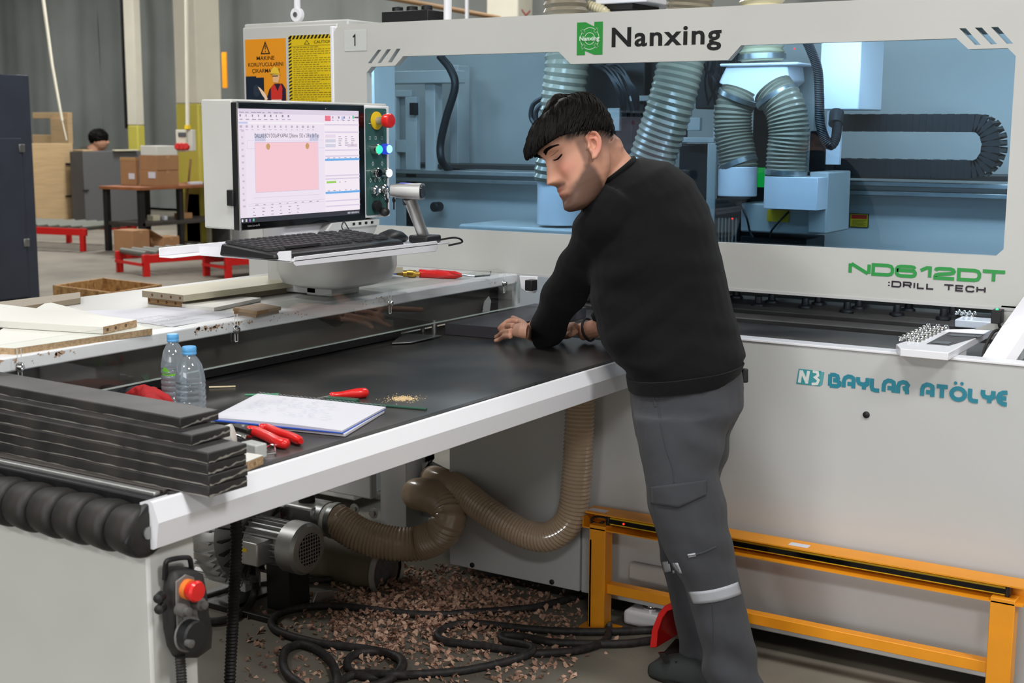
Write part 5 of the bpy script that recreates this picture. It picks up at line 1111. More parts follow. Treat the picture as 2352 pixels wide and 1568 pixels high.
# ================================================================ things on the feed table
# wrapped black panels
def wpanel(dx, dy, z, rot, label, L=1.25, Wd=.098, H_=.0205, gx=0, film=True):
    t = thing('wrapped_panel', label, 'panel', (XT+.068+dx, YT+.072+dy, z), 'black wrapped panels stacked on the table end')
    o = ORG[t.name]; R = Matrix.Rotation(rot, 3, 'Z')
    def W_(x, y, zz): return o+R@Vector((x, y, zz))
    m_ = MB(); m_.hexa([W_(-L, 0, 0), W_(0, 0, 0), W_(0, Wd, 0), W_(-L, Wd, 0)], [W_(-L, 0, H_), W_(0, 0, H_), W_(0, Wd, H_), W_(-L, Wd, H_)])
    b = ob('panel_board', m_, 'board_black', t, bevel=.0025)
    f = MB(); rnd = random.Random(int(z*1e4)+3)
    # crumpled film strips along the end and the edges
    n = 14; r0 = []; r1 = []
    for i in range(n+1):
        y = Wd*i/n; h0 = H_*(.05+.5*(i/n)**1.3+rnd.uniform(-.06, .06)); r0.append(W_(.0008, y, h0)); r1.append(W_(.0012, y, min(H_*1.0, h0+H_*rnd.uniform(.06, .26))))
    f.add(r0+r1, [(i, i+1, n+2+i, n+1+i) for i in range(n)])
    n = 60; r0 = []; r1 = []
    for i in range(n+1):
        x = -L*i/n; h0 = H_*rnd.uniform(0, .05); r0.append(W_(x, -.0008, h0)); r1.append(W_(x, -.0012, h0+H_*rnd.uniform(.03, .14)))
    f.add(r0+r1, [(i, i+1, n+2+i, n+1+i) for i in range(n)])
    ob('film_wrap', f, 'film', t, smooth=False, fix=False)['kind'] = 'stuff'
    return t
HB = .0212
for i, (dx, dy, rot, lab) in enumerate(((0, 0, -.03, 'black film wrapped panel at the very bottom of the stack on the white table edge'), (.001, .001, -.03, 'black film wrapped panel second from the bottom of the stack'), (-.001, .0, -.028, 'black film wrapped panel third from the bottom of the stack'), (.0, .001, -.03, 'black film wrapped panel fourth from the bottom, topmost of the flush ones'),
    (-.062, .022, -.035, 'black film wrapped panel stepped back just below the top one'), (-.118, .048, -.045, 'topmost black film wrapped panel lying furthest back on the stack'))):
    wpanel(dx, dy, ZT+.002+HB*i, rot, lab)
# bottles
def bottle(base, h, r, label, seed):
    t = thing('water_bottle', label, 'bottle', base, 'plastic water bottles on the feed table'); rnd = random.Random(seed)
    prof = [(r*.55, 0), (r*.9, .003), (r, .012)]
    zz = .02
    while zz < h*.50: prof += [(r, zz), (r*.955, zz+.004), (r, zz+.009)]; zz += .0135
    prof += [(r*1.0, h*.53), (r*.97, h*.60), (r*.92, h*.68), (r*.80, h*.76), (r*.55, h*.84), (r*.40, h*.875), (r*.38, h*.905)]
    def ringb(rr, z, n=32):
        k = [] 
        for j in range(n):
            a = 2*math.pi*j/n; d = 1+.05*noise.noise(Vector((math.cos(a)*1.4, math.sin(a)*1.4, z*28+seed)))*(1 if z > .015 else 0); k.append(base+Vector((rr*d*math.cos(a), rr*d*math.sin(a), z)))
        return k
    ob('bottle_body', MB().loft([ringb(rr, z) for rr, z in prof]), 'bottle', t, ang=25)
    ob('water', MB().loft([ringb(rr*.93, z+.0012) for rr, z in prof if z < h*.42]), 'bottle', t, ang=25) if seed == 1 else None
    ob('bottle_cap', MB().lathe([(r*.45, h*.895), (r*.47, h*.90), (r*.47, h*.925), (r*.455, h*.93), (r*.47, h*.935), (r*.47, h*.985), (r*.43, h), (0, h)], base, n=28), 'cap_blue', t)
    return t
b1 = bottle(AT(402, 930, Z=ZT), .176, .0305, 'rear clear water bottle with green printed label and blue cap', 1)
o = ORG[b1.name]; lb = MB(); n = 12
dirc = math.atan2(-o.y, -o.x)
P0 = [o+Vector((.0302*math.cos(dirc-.2+a), .0302*math.sin(dirc-.2+a), .078)) for a in [-.9+.11*i for i in range(n)]]; P1 = [p+Vector((0, 0, .012+.008*math.sin(i*.5))) for i, p in enumerate(P0)]
ob('label_print', lb.add(P0+P1, [(i, i+1, n+i+1, n+i) for i in range(n-1)]), 'label_green', b1)
bottle(AT(440, 968, Z=ZT), .176, .0345, 'front clear water bottle, dented, standing beside the notebook', 2)
# gloves
GV = thing('work_glove', 'red and dark grey knitted work glove lying behind the black panels', 'glove', AT(345, 930, Z=ZT))
gm = MB(); q = [AT(x, y, Z=ZT+z) for x, y, z in ((290, 918, .008), (310, 908, .02), (330, 905, .026), (352, 912, .028), (378, 922, .022), (394, 935, .008))]
gm.tube(spline(q, 4), [.012+.010*math.sin(math.pi*i/20) for i in range(21)], 12, flat=1.3)
remesh(gm.tube(spline([AT(335, 908, Z=ZT+.03), AT(355, 925, Z=ZT+.03), AT(375, 945, Z=ZT+.012)], 4), .018, 10), 'palm', .003, 2, 'glove_red', GV, disp=lambda v: .004*noise.noise(v*60))
gm = MB().tube(spline([AT(200, 905, Z=ZT+.012), AT(240, 902, Z=ZT+.018), AT(280, 903, Z=ZT+.02), AT(318, 905, Z=ZT+.022)], 4), .021, 12)
remesh(gm, 'cuff', .004, 2, 'glove_grey', GV, disp=lambda v: .007*noise.noise(v*40))
# notebook
NB = thing('notebook', 'open white notebook of handwritten pages on a blue edged pad', 'notebook', AT(690, 960, Z=ZT))
def quadz(pts, z0, z1): b = [AT(x, y, Z=z0) for x, y in pts]; return MB().hexa(b, [Vector((p.x, p.y, z1)) for p in b])
C4 = [(484, 970), (793, 1003), (883, 948), (598, 912)]
ob('page_block', quadz(C4, ZT+.001, ZT+.008), 'paper', NB, bevel=.001)
ob('blue_cover', quadz([(485, 966), (787, 996), (886, 940), (600, 908)], ZT+.0082, ZT+.0102), 'blue', NB)
b = [AT(x, y, Z=ZT+.0105) for x, y in [(484, 962), (786, 993), (886, 938), (592, 907)]]
pg = MB(); n = 10; rgs = []
for k, (zz) in enumerate((.0105, .0145)):
    rr = []
    for i in range(n+1):
        t = i/n; p = b[0].lerp(b[1], t); r_ = b[3].lerp(b[2], t); rr += [Vector((p.x, p.y, ZT+zz+.003*math.sin(t*3.1)*(k))), Vector((r_.x, r_.y, ZT+zz+.001*math.sin(t*3.1)*k))]
    rgs.append(rr)
V_ = rgs[0]+rgs[1]; N2 = 2*(n+1); F_ = []
for i in range(n):
    a = 2*i; F_ += [(a, a+2, a+3, a+1), (N2+a, N2+a+1, N2+a+3, N2+a+2), (a, N2+a, N2+a+2, a+2), (a+1, a+3, N2+a+3, N2+a+1)]
F_ += [(0, 1, N2+1, N2), (2*n, N2+2*n, N2+2*n+1, 2*n+1)]
ob('top_pages', MB().add(V_, F_), 'paper', NB)
pr = Print(b[0]+Vector((0, 0, .008)), b[1]-b[0], b[3]-b[0]); rnd = random.Random(2)
for r in range(13):
    u = .12; v = .85-r*.055
    while u < .8:
        w_ = rnd.uniform(.01, .05)
        if rnd.random() < .55: pr.line([(u, v), (u+w_*.5, v+rnd.uniform(-.006, .01)), (u+w_, v)], .005, (150, 150, 185))
        u += w_+rnd.uniform(.01, .08)
pr.make('handwriting', 'ink', NB)['kind'] = 'stuff'
ob('wire_spine', MB().tube([b[2].lerp(b[3], i/60)+Vector((0, .002*math.cos(i*math.pi), .006+.003*(i % 2))) for i in range(61)], .0007, 4), 'steel', NB)
# screwdriver
SD = thing('screwdriver', 'red handled screwdriver lying beyond the notebook', 'screwdriver', AT(790, 910, Z=ZT))
h0, h1 = AT(845, 901, Z=ZT+.013), AT(757, 909, Z=ZT+.011); tip = AT(722, 915, Z=ZT+.007)
ob('handle', MB().tube([h0.lerp(h1, t) for t in (0, .06, .25, .45, .7, .85, .95, 1)], [.008, .0125, .0135, .0115, .0085, .0085, .0095, .006], 10), 'red_bright', SD, ang=50)
ob('shaft', MB().tube([h1, h1.lerp(tip, .8), tip], [.0035, .0035, .0015], 8), 'chrome', SD)
# green tool (file) partly under the notebook
GT = thing('marking_gauge', 'dark green flat tool with thin blade beside the screwdriver', 'tool', AT(800, 925, Z=ZT))
p0, p1 = AT(752, 922, Z=ZT+.001), AT(822, 928, Z=ZT+.001); ax = (p1-p0).normalized(); w_ = Vector((0, 0, 1)).cross(ax)*.011
ob('handle', MB().hexa([p0-w_, p1-w_, p1+w_, p0+w_], [q+Vector((0, 0, .013)) for q in (p0-w_*.9, p1-w_*.9, p1+w_*.9, p0+w_*.9)]), 'green_metal', GT, bevel=.002)
p2 = AT(980, 941, Z=ZT+.001); w_ = w_*.45
ob('blade', MB().hexa([p1-w_, p2-w_, p2+w_, p1+w_], [q+Vector((0, 0, .0045)) for q in (p1-w_, p2-w_, p2+w_, p1+w_)]), 'green_metal', GT, bevel=.001)
p0, p1 = AT(563, 907, Z=ZT+.001), AT(640, 906, Z=ZT+.001); ax = (p1-p0).normalized(); w_ = Vector((0, 0, 1)).cross(ax)*.012
o = ob('green_card', MB().hexa([p0-w_*.6, p1-w_, p1+w_, p0+w_*.2], [q+Vector((0, 0, .002)) for q in (p0-w_*.6, p1-w_, p1+w_, p0+w_*.2)]), mat('green_card', (70, 150, 110), .4)); tag(o, 'small green card sticking out behind the notebook', 'card')
p0, p1 = AT(480, 889, Z=ZT+.003), AT(541, 887, Z=ZT+.003); o = ob('wood_stick', MB().tube([p0, p1], .0022, 6), mat('stick', (222, 206, 170), .6)); tag(o, 'thin pale wooden stick beside the bottles', 'stick')
# pliers
PL = thing('pliers', 'red handled pliers lying in front of the notebook', 'pliers', AT(620, 1005, Z=ZT))
jt = AT(563, 990, Z=ZT+.012)
hd_ = MB(); a = AT(533, 977, Z=ZT+.01); b_ = AT(570, 990, Z=ZT+.012); ax = (b_-a).normalized(); sd_ = Vector((0, 0, 1)).cross(ax)
hd_.loft([[a.lerp(b_, t)+sd_*w*c1+Vector((0, 0, h*c2)) for c1, c2 in ((-1, -1), (1, -1), (1, 1), (-1, 1))] for t, w, h in ((0, .006, .004), (.15, .011, .006), (.6, .016, .008), (1, .015, .008), (1.15, .008, .006))])
ob('jaws', hd_, 'dark_steel', PL, bevel=.0015); ob('pivot', MB().lathe([(.006, .007), (.005, .010), (0, .0105)], b_.lerp(a, .3), n=12), 'steel', PL)
for P in (((567, 990), (585, 990), (615, 1002), (640, 1015), (662, 1020)), ((595, 984), (615, 984), (640, 994), (668, 1003), (691, 1013))):
    q = spline([AT(x, y, Z=ZT+.012) for x, y in P], 5); ob('handle', MB().tube(q, [.0085]+[.0105]*(len(q)-3)+[.010, .006], 12, flat=1.15), 'red_bright', PL, ang=60)
# fittings
o = thing('furniture_fitting', 'white plastic cup fitting with a steel screw beside the pliers', 'fitting', AT(525, 1005, Z=ZT))
ob('cup', MB().lathe([(.020, -.012), (.024, -.008), (.025, .008), (.018, .010), (0, .010)], AT(528, 1001, Z=ZT+.026), Vector((.75, .5, .2)), 24), 'board_white', o)
hm = MB().tube([AT(545+2.2*i, 999+.7*i, Z=ZT+.013) for i in range(13)], [.0085-.0022*(i % 2) for i in range(13)], 12); ob('screw', hm, 'chrome', o)
o = tag(ob('plastic_block', MB().box(AT(583, 1032, Z=ZT+.018), (.05, .03, .03), Matrix.Rotation(-.15, 3, 'Z')), 'clear_plastic', bevel=.003), 'milky plastic block lying beside the panel stack', 'block')
q = [AT(x, y, Z=ZT+.006) for x, y in ((600, 1026), (612, 1027), (622, 1022), (631, 1022), (632, 1040), (608, 1043))]; o = tag(ob('wire_clip', MB().tube(q, .0022, 6), 'chrome'), 'bent clear wire clip in front of the pliers', 'clip')
PB = thing('chipboard_offcut', 'small white chipboard offcut with a dowel hole beside the panel stack', 'offcut', AT(580, 1072, Z=ZT))
b = [AT(x, y, Z=ZT+.002) for x, y in ((520, 1083), (566, 1083), (605, 1067), (560, 1060))]
ob('core', MB().hexa(b, [Vector((p.x, p.y, ZT+.0205)) for p in b]), 'particle', PB); ob('veneer', MB().hexa([Vector((p.x, p.y, ZT+.0205)) for p in b], [Vector((p.x, p.y, ZT+.022)) for p in b]), 'board_white', PB)
c = (b[1]+b[2])/2; nn = (b[2]-b[1]).normalized().cross(Vector((0, 0, 1))); ob('dowel_hole', MB().lathe([(.0042, .0004), (0, .0005)], c+Vector((0, 0, .010)), nn, 14), 'mdf', PB)
# sawdust pile
rnd = random.Random(8); dm = MB()
for i in range(420):
    a, r = rnd.uniform(0, 6.28), abs(rnd.gauss(0, 1)); c = AT(925+r*26*math.cos(a), 915+r*5.5*math.sin(a), Z=ZT+.0005); s_ = rnd.uniform(.0008, .0032)*(1.2 if r < 1 else .6)
    dm.add([c+Vector((s_*rnd.uniform(.6, 1.4)*math.cos(t), s_*rnd.uniform(.6, 1.4)*math.sin(t), 0)) for t in (0, 1.6, 3.1, 4.7)]+[c+Vector((0, 0, s_*.8))], [(0, 1, 4), (1, 2, 4), (2, 3, 4), (3, 0, 4)], rnd.choice(((206, 180, 136), (188, 160, 118), (214, 192, 150))))
for i in range(260):
    c = AT(rnd.uniform(560, 1300), rnd.uniform(810, 985), Z=ZT+.0004)
    if c.x > XT-.02 or c.x < XF+.03: continue
    s_ = rnd.uniform(.0005, .0016); dm.add([c+Vector((s_*math.cos(t), s_*math.sin(t), 0)) for t in (0, 2.1, 4.2)], [(0, 1, 2)], (150, 140, 128))
o = tag(ob('sawdust', dm, 'dust', smooth=False, fix=False), 'small pale pile of sawdust on the black table top', 'sawdust'); o['kind'] = 'stuff'
rnd = random.Random(18); dm = MB()
# dark workpiece under his hands
b = [AT(x, y, Z=ZT+.001) for x, y in ((1024, 765), (1152, 776), (1300, 690), (1180, 690))]
c0, c1 = AT(1022, 768, Z=ZT+.001), AT(1150, 779, Z=ZT+.001); c2 = Vector((c1.x-.02, c1.y+.6, c1.z)); c3 = Vector((c0.x-.02, c0.y+.6, c0.z))
o = ob('workpiece', MB().hexa([c0, c1, c2, c3], [p+Vector((0, 0, .038)) for p in (c0, c1, c2, c3)]), mat('work_dark', (58, 56, 60), .38, spec=.5), bevel=.001); tag(o, 'thick dark grey board being pushed under the clear guard', 'board')
# ================================================================ things on the side shelf
ZS = 1.085
def slab(name, pts, z0, z1, m_, label, cat, group=None, edge=None, bev=.001, par=None):
    b = [AT(x, y, Z=z0) for x, y in pts]; q = MB()
    if edge:
        t = thing(name, label, cat, (b[0]+b[2])/2, group); ob('core', MB().hexa(b, [Vector((p.x, p.y, z1-.001)) for p in b]), edge, t)
        ob('face', MB().hexa([Vector((p.x, p.y, z1-.001)) for p in b], [Vector((p.x, p.y, z1)) for p in b]), m_, t); return t, b
    o = ob(name, MB().hexa(b, [Vector((p.x, p.y, z1)) for p in b]), m_, bevel=bev); tag(o, label, cat, group); return o, b
# long beige boards with dowel holes (lower and upper)
def longboard(A, B, Wv, z0, z1, m_, edge, label, holes, gap=0):
    t = thing('drilled_board', label, 'board', A, 'long drilled boards stacked on the shelf'); b = [A, A+Wv, B+Wv, B]
    b = [Vector((p.x, p.y, z0)) for p in b]; ob('board_body', MB().hexa(b, [Vector((p.x, p.y, z1)) for p in b]), m_, t, bevel=.001)
    n_ = (A-B).normalized(); fc = [p+n_*.0006 for p in (b[0], b[1])]; ob('end_face', MB().add(fc+[Vector((p.x, p.y, z1)) for p in fc[::-1]], [(0, 1, 2, 3)]), edge, t)
    h0_ = None
    for k in holes:
        c = A+Wv*k; c.z = (z0+z1)/2
        if h0_ is None: h0_ = ob('dowel_hole', MB().lathe([(.0045, .0008), (.0035, .001), (0, .001)], c, n_, 12), mat('hole_brown', (92, 66, 40), .8), t); hc_ = c
        else: piece(h0_, c-hc_)
    return t
A = AT(420, 706, Z=ZS); A = Vector((A.x, A.y, 0)); B = AT(862, 645, Z=ZS); B = Vector((B.x, B.y, 0)); Wv = (AT(340, 697, Z=ZS)-AT(420, 706, Z=ZS)); Wv.z = 0
longboard(A, B, Wv, ZS+.001, ZS+.019, 'board_taupe', 'mdf', 'lower long brown board with dowel holes in its orange end', (.2, .45, .7, .95))
A2 = AT(422, 692, Z=ZS+.022); B2 = A2+(B-A).normalized()*1.0; A2.z = B2.z = 0; Wv2 = AT(327, 681, Z=ZS+.022)-AT(422, 692, Z=ZS+.022); Wv2.z = 0
longboard(A2, B2, Wv2, ZS+.021, ZS+.04, 'board_cream', 'board_taupe', 'upper long beige board with dowel holes in its end', (.08, .3, .52, .75))
ob_, _ = slab('beige_panel', [(-80, 716), (60, 716), (185, 697), (185, 683)], ZS+.001, ZS+.018, 'board_taupe', 'flat taupe board at the far left back of the shelf', 'board')
slab('chipboard_sheet', [(-60, 810), (35, 815), (350, 768), (110, 705)], ZS+.001, ZS+.017, 'board_white', 'wide white panel with raw chipboard edge at the left of the shelf', 'panel', edge='particle')
t, b = slab('drilled_white_board', [(-80, 747), (237, 767), (314, 750), (-40, 708)], ZS+.018, ZS+.036, 'board_white', 'white board with dowel holes lying on the wide white panel', 'board')
c0, c1 = AT(237, 767, Z=ZS+.018), AT(314, 750, Z=ZS+.018); nn = (c1-c0).normalized().cross(Vector((0, 0, 1)))
t2 = t; o = ob('end_face', MB().add([c0+nn*.001, c1+nn*.001, c1+nn*.001+Vector((0, 0, .0175)), c0+nn*.001+Vector((0, 0, .0175))], [(0, 1, 2, 3)]), 'particle', t)
for k in (.12, .36, .66): ob('dowel_hole', MB().lathe([(.0045, .0015), (.0, .0016)], c0.lerp(c1, k)+Vector((0, 0, .009)), nn, 12), 'hole_brown', t)
slab('white_board', [(418, 706), (492, 715), (600, 692), (505, 684)], ZS+.001, ZS+.012, 'board_white', 'short white board between the long boards and the small brown offcuts', 'board')
slab('cutting_list', [(150, 716), (400, 752), (560, 722), (420, 705)], ZS+.0005, ZS+.0015, 'paper', 'printed white paper sheets spread on the shelf', 'paper')
a = AT(300, 730, Z=ZS+.002); pr = Print(AT(250, 738, Z=ZS+.0018), AT(400, 750, Z=ZS+.0018)-AT(250, 738, Z=ZS+.0018), AT(380, 718, Z=ZS+.0018)-AT(250, 738, Z=ZS+.0018)); rnd = random.Random(6)
for r in range(9):
    for k in range(4): pr.rect(.1+.2*k, .1+.08*r, .1+.2*k+rnd.uniform(.04, .16), .11+.08*r, (150, 150, 158))
pr.make('printed_lines', 'ink', bpy.data.objects['cutting_list'])
slab('brown_offcut', [(537, 721), (588, 730), (641, 719), (590, 710)], ZS+.001, ZS+.0115, 'mdf', 'lower small brown offcut at the shelf edge', 'offcut', 'small brown offcuts')
slab('brown_offcut', [(535, 714), (590, 723), (646, 712), (600, 704)], ZS+.0115, ZS+.0215, 'mdf', 'upper small brown offcut lying on the other one', 'offcut', 'small brown offcuts')
# air gun
AG = thing('air_gun', 'red air blow gun with brass coupling lying on the shelf', 'air gun', AT(1000, 634, Z=ZS))
q = lambda x, y, z=.014: AT(x, y, Z=ZS+z)
ob('grip', MB().tube([q(965, 628), q(990, 629), q(1020, 631), q(1045, 631), q(1060, 632)], [.015, .0135, .0125, .013, .006], 12, flat=1.2), 'red_bright', AG, ang=50)
ob('trigger', MB().tube([q(985, 622, .022), q(1005, 622, .026), q(1035, 625, .024), q(1058, 631, .016)], [.004, .005, .005, .003], 8), 'red', AG)
ob('coupling', MB().tube([q(911, 628), q(925, 628), q(926, 628), q(938, 628), q(939, 628), q(953, 629), q(954, 629), q(964, 629)], [.006, .008, .012, .012, .0135, .0135, .009, .009], 12), 'brass', AG)
ob('nozzle', MB().tube([q(1060, 632), q(1090, 635), q(1125, 632), q(1127, 624, .03)], .0032, 8), 'chrome', AG)
o = tag(ob('air_hose', MB().tube(spline([q(911, 628, .012), q(885, 626, .008), q(840, 620, .006), q(800, 610, .006), q(760, 600, .006)], 4), .0045, 8), 'blue'), 'blue air hose running to the brass coupling', 'hose')
slab('film_sheet', [(700, 640), (770, 650), (800, 622), (720, 615)], ZS+.041, ZS+.0415, 'clear_plastic', 'crumpled clear film lying behind the long boards', 'film')
# ================================================================ below the table
BL = thing('vacuum_blower', 'grey ribbed vacuum blower with motor standing under the table', 'blower', (-3.3, 3.35, 0))
YM = 3.3
mc0, mc1 = AT(598, 1235, Y=YM), AT(712, 1262, Y=YM); mz = mc1.z; rad = .088
X_ = Vector((1, 0, 0))
xe = mc1.x+.0
ob('motor_cap', MB().lathe([(.0, .0), (.06, .0), (.078, -.004), (.088, -.016), (.088, -.078), (.08, -.08)], (xe, YM, mz), X_, 32), 'alu', BL, ang=30)
gr = MB().lathe([(.056, .0006), (.0, .0008)], (xe, YM, mz), X_, 28); grl = ob('fan_opening', gr, 'black_gloss', BL)
gg = MB()
for i in range(-4, 5):
    w_ = math.sqrt(max(0, .056**2-(i*.0125)**2)); gg.box((xe+.002, YM+i*.0125, mz), (.002, .0035, 2*w_)); gg.box((xe+.0025, YM, mz+i*.0125), (.002, 2*w_, .0035))
ob('fan_grille', gg, 'alu', grl)['kind'] = 'stuff'
mb_ = MB().cyl((xe-.08, YM, mz), (xe-.24, YM, mz), .066, 24); ob('motor_body', mb_, 'alu', BL)
fin = None
for i in range(24):
    a = 2*math.pi*i/24; c = Vector((xe-.16, YM+.072*math.cos(a), mz+.072*math.sin(a)))
    q_ = MB().box(c, (.155, .004, .016), Matrix.Rotation(a-math.pi/2, 3, 'X')); ob('cooling_fin', q_, 'alu', BL)
ob('terminal_box', MB().bx(xe-.2, xe-.11, YM-.135, YM-.06, mz-.045, mz+.035), 'alu', BL, bevel=.005)
ob('caution_sticker', MB().bx(xe-.195, xe-.155, YM-.1362, YM-.1355, mz+.0, mz+.012), 'yellow', BL)
ob('rating_plate', MB().lathe([(.0885, -.02), (.0885, -.055)], (xe, YM, mz), X_, 32, caps=False), mat('plate_dim', (150, 148, 140), .5, metal=.6), BL) if 0 else None
sn = []
cx = xe-.33
for x, r in ((-.075, .10), (-.06, .165), (-.02, .185), (.02, .185), (.055, .165), (.075, .10)): sn.append((r, x))
ob('impeller_housing', MB().lathe(sn, (cx, YM+.0, mz+.02), X_, 40), 'alu', BL, ang=30)
for i in range(28):
    a = 2*math.pi*i/28; c = Vector((cx, YM+.185*math.cos(a), mz+.02+.185*math.sin(a))); ob('housing_rib', MB().box(c, (.115, .006, .014), Matrix.Rotation(a-math.pi/2, 3, 'X')), 'alu', BL)
rb0 = None
for i in range(20):
    a = 2*math.pi*i/20; c = Vector((cx+.066, YM+.13*math.cos(a), mz+.02+.13*math.sin(a))); ob('face_rib', MB().box(c, (.03, .05, .005), Matrix.Rotation(a, 3, 'X')), 'dark_steel', BL)
ob('blower_foot', MB().bx(cx-.09, cx+.1, YM-.14, YM+.14, 0, .012), 'dark_steel', BL, bevel=.003)
ob('foot_rail', MB().bx(cx-.09, xe-.02, YM-.16, YM-.142, 0, .02), 'dark_steel', BL, bevel=.003)
ob('motor_stand', MB().bx(xe-.15, xe-.05, YM-.05, YM+.05, 0, mz-.06), 'dark_steel', BL)
o0, o1 = AT(640, 1165, Y=YM+.25), AT(745, 1190, Y=YM+.25)
ob('outlet_duct', MB().bx(cx-.05, o1.x-.0, YM+.19, YM+.31, o1.z-.045, o1.z+.05), 'alu', BL, bevel=.012)
pr = Print((o1.x-.19, YM+.189, o1.z+.0), (.055, 0, 0), (0, 0, .012)); pr.poly([(0, .35), (.65, .35), (.65, 0), (1, .5), (.65, 1), (.65, .65), (0, .65)], (190, 60, 40)); pr.make('arrow_mark', 'print_gloss', BL)
vb = MB().lathe([(.03, 0), (.03, .04), (.018, .045), (.018, .06), (0, .06)], (o1.x-.08, YM+.25, o1.z+.045), n=16); ob('valve', vb, 'green_metal' if 0 else 'dark_steel', BL)
cyl0 = (o1.x-.01, YM+.25, o1.z); ob('duct_clamp', MB().cyl(cyl0, (o1.x+.02, YM+.25, o1.z), .062, 24), 'steel', BL); ob('duct_neck', MB().cyl((o1.x+.02, YM+.25, o1.z), (o1.x+.045, YM+.25, o1.z), .058, 24), 'board_white', BL)
f1_ = AT(885, 1310, Y=YM+.35)
fc = ob('filter_canister', MB().lathe([(.088, -.42), (.088, -.01), (.093, -.005), (.093, .0), (.078, .0), (.074, -.02), (0, -.022)], f1_, X_, 40), mat('filter_taupe', (128, 116, 98), .6, vary=.12, vscale=30, stretch=(20, 1, 1)), BL)
ob('canister_rim', MB().lathe([(.078, 0), (.096, 0), (.096, .012), (.080, .012)], f1_, X_, 40, caps=False), mat('rim_metal', (215, 215, 212), .25, metal=.5), BL); ob('canister_end', MB().lathe([(.074, -.012), (.05, -.014), (0, -.016)], f1_, X_, 30), 'pendant_grey', BL)
ob('blower_lug', MB().plate([[Vector((xe-.03, YM+.02+y, z)) for y, z in ((0, 0), (.14, 0), (.12, .03), (.03, .05))]], (.012, 0, 0)), 'alu', BL, bevel=.002)
# hoses
s0 = Vector((o1.x+.045, YM+.25, o1.z)); pth = [s0, s0+Vector((.02, 0, -.002)), AT(822, 1226, Y=3.56), AT(865, 1241, Y=3.58), AT(915, 1249, Y=3.61), AT(965, 1247, Y=3.65), AT(1010, 1226, Y=3.66), AT(1032, 1190, Y=3.66), AT(1022, 1158, Y=3.70), AT(1001, 1141, Y=3.78), AT(976, 1136, Y=3.9), AT(960, 1134, Y=4.08), AT(954, 1134, Y=4.3)]
H1 = thing('brown_hose', 'translucent brown ribbed hose curling from the blower into the machine pedestal', 'hose', s0); ob('hose_tube', hose(MB(), pth, .062, .0125, .0055, 20), 'hose_brown', H1)
ob('hose_clamp', MB().cyl(s0, s0+Vector((.02, 0, 0)), .065, 24), 'steel', H1)
pth = [AT(960, 1092, Y=4.36), AT(990, 1096, Y=4.24), AT(1010, 1104, Y=4.0), AT(1036, 1112, Y=3.82), AT(1056, 1126, Y=3.735), AT(1110, 1168, Y=3.69), AT(1160, 1202, Y=3.68), AT(1215, 1228, Y=3.68), AT(1262, 1232, Y=3.68), AT(1300, 1205, Y=3.68), AT(1318, 1160, Y=3.68), AT(1326, 1080, Y=3.68), AT(1330, 1000, Y=3.68), AT(1333, 930, Y=3.69), AT(1334, 880, Y=3.69), Vector((AT(1334, 860, Y=3.69).x, 3.70, .855))]
H2 = thing('brown_hose', 'translucent brown ribbed hose hanging down from the table and looping to the pedestal', 'hose', pth[0]); ob('hose_tube', hose(MB(), pth, .050, .0125, .005, 20), 'hose_brown', H2)
# pipes at far left under the table
o = thing('floor_pipe', 'two pale pipes running along behind the white leg', 'pipe', AT(450, 1250, Y=3.6)); 
for k in (0, 1): ob('pipe', MB().cyl(AT(430, 1262+16*k, Y=3.5), AT(478, 1240+16*k, Y=3.9), .016, 12), 'pillar_cream', o)
# cables
def cable(label, px, r, z=None, m_='cord', name='power_cable'):
    P = []
    for p in px:
        if len(p) == 2: P.append(AT(p[0], p[1], Z=r)); P[-1].z = r*1.05
        else: P.append(AT(p[0], p[1], Z=p[2]))
    return tag(ob(name, MB().tube(spline(P, 8), r, 10), m_), label, 'cable')
cable('long black cable snaking in front of the cabinet towards the orange frame', [(470, 1372), (560, 1348), (680, 1335), (720, 1332), (760, 1330)], .012)
cable('black cable curving across the wood chips below the cabinet', [(1340, 1365), (1290, 1380), (1230, 1394), (1150, 1402), (1060, 1408), (990, 1412), (900, 1406), (800, 1393), (720, 1392), (660, 1402), (628, 1420), (626, 1440), (660, 1458), (740, 1478), (830, 1488), (880, 1497), (918, 1510), (926, 1530), (905, 1548), (860, 1556), (815, 1548), (797, 1530), (806, 1508), (840, 1497), (880, 1498), (918, 1512, .03), (920, 1535, .03), (890, 1562, .02), (840, 1580)], .0125)
cable('black cable looping from the red pedal back towards the chips', [(1500, 1446), (1420, 1450), (1310, 1450), (1210, 1444), (1120, 1434), (1060, 1432), (1015, 1446), (1006, 1462), (1030, 1474), (1100, 1482), (1170, 1493), (1230, 1500), (1300, 1497), (1350, 1488), (1390, 1470), (1398, 1440), (1388, 1410), (1380, 1398, .04)], .0125)
cable('black cable coil lying nearest the bottom centre of the floor', [(1500, 1470), (1430, 1478), (1330, 1478), (1260, 1474), (1200, 1462), (1155, 1460), (1160, 1472), (1220, 1484, .03), (1215, 1500, .02), (1160, 1520), (1060, 1540), (960, 1548), (900, 1548, .03), (820, 1548), (770, 1570), (700, 1600)], .0125)
cable('thick black cable ring lying at the left of the chips', [(770, 1600), (775, 1560), (760, 1520), (728, 1492), (690, 1480), (658, 1492), (650, 1520), (662, 1550), (700, 1580)], .0135)
cable('black cable dropping from the blower box to the floor', [(585, 1330, .12), (586, 1352, .06), (572, 1390), (530, 1420), (470, 1428), (440, 1425)], .013)
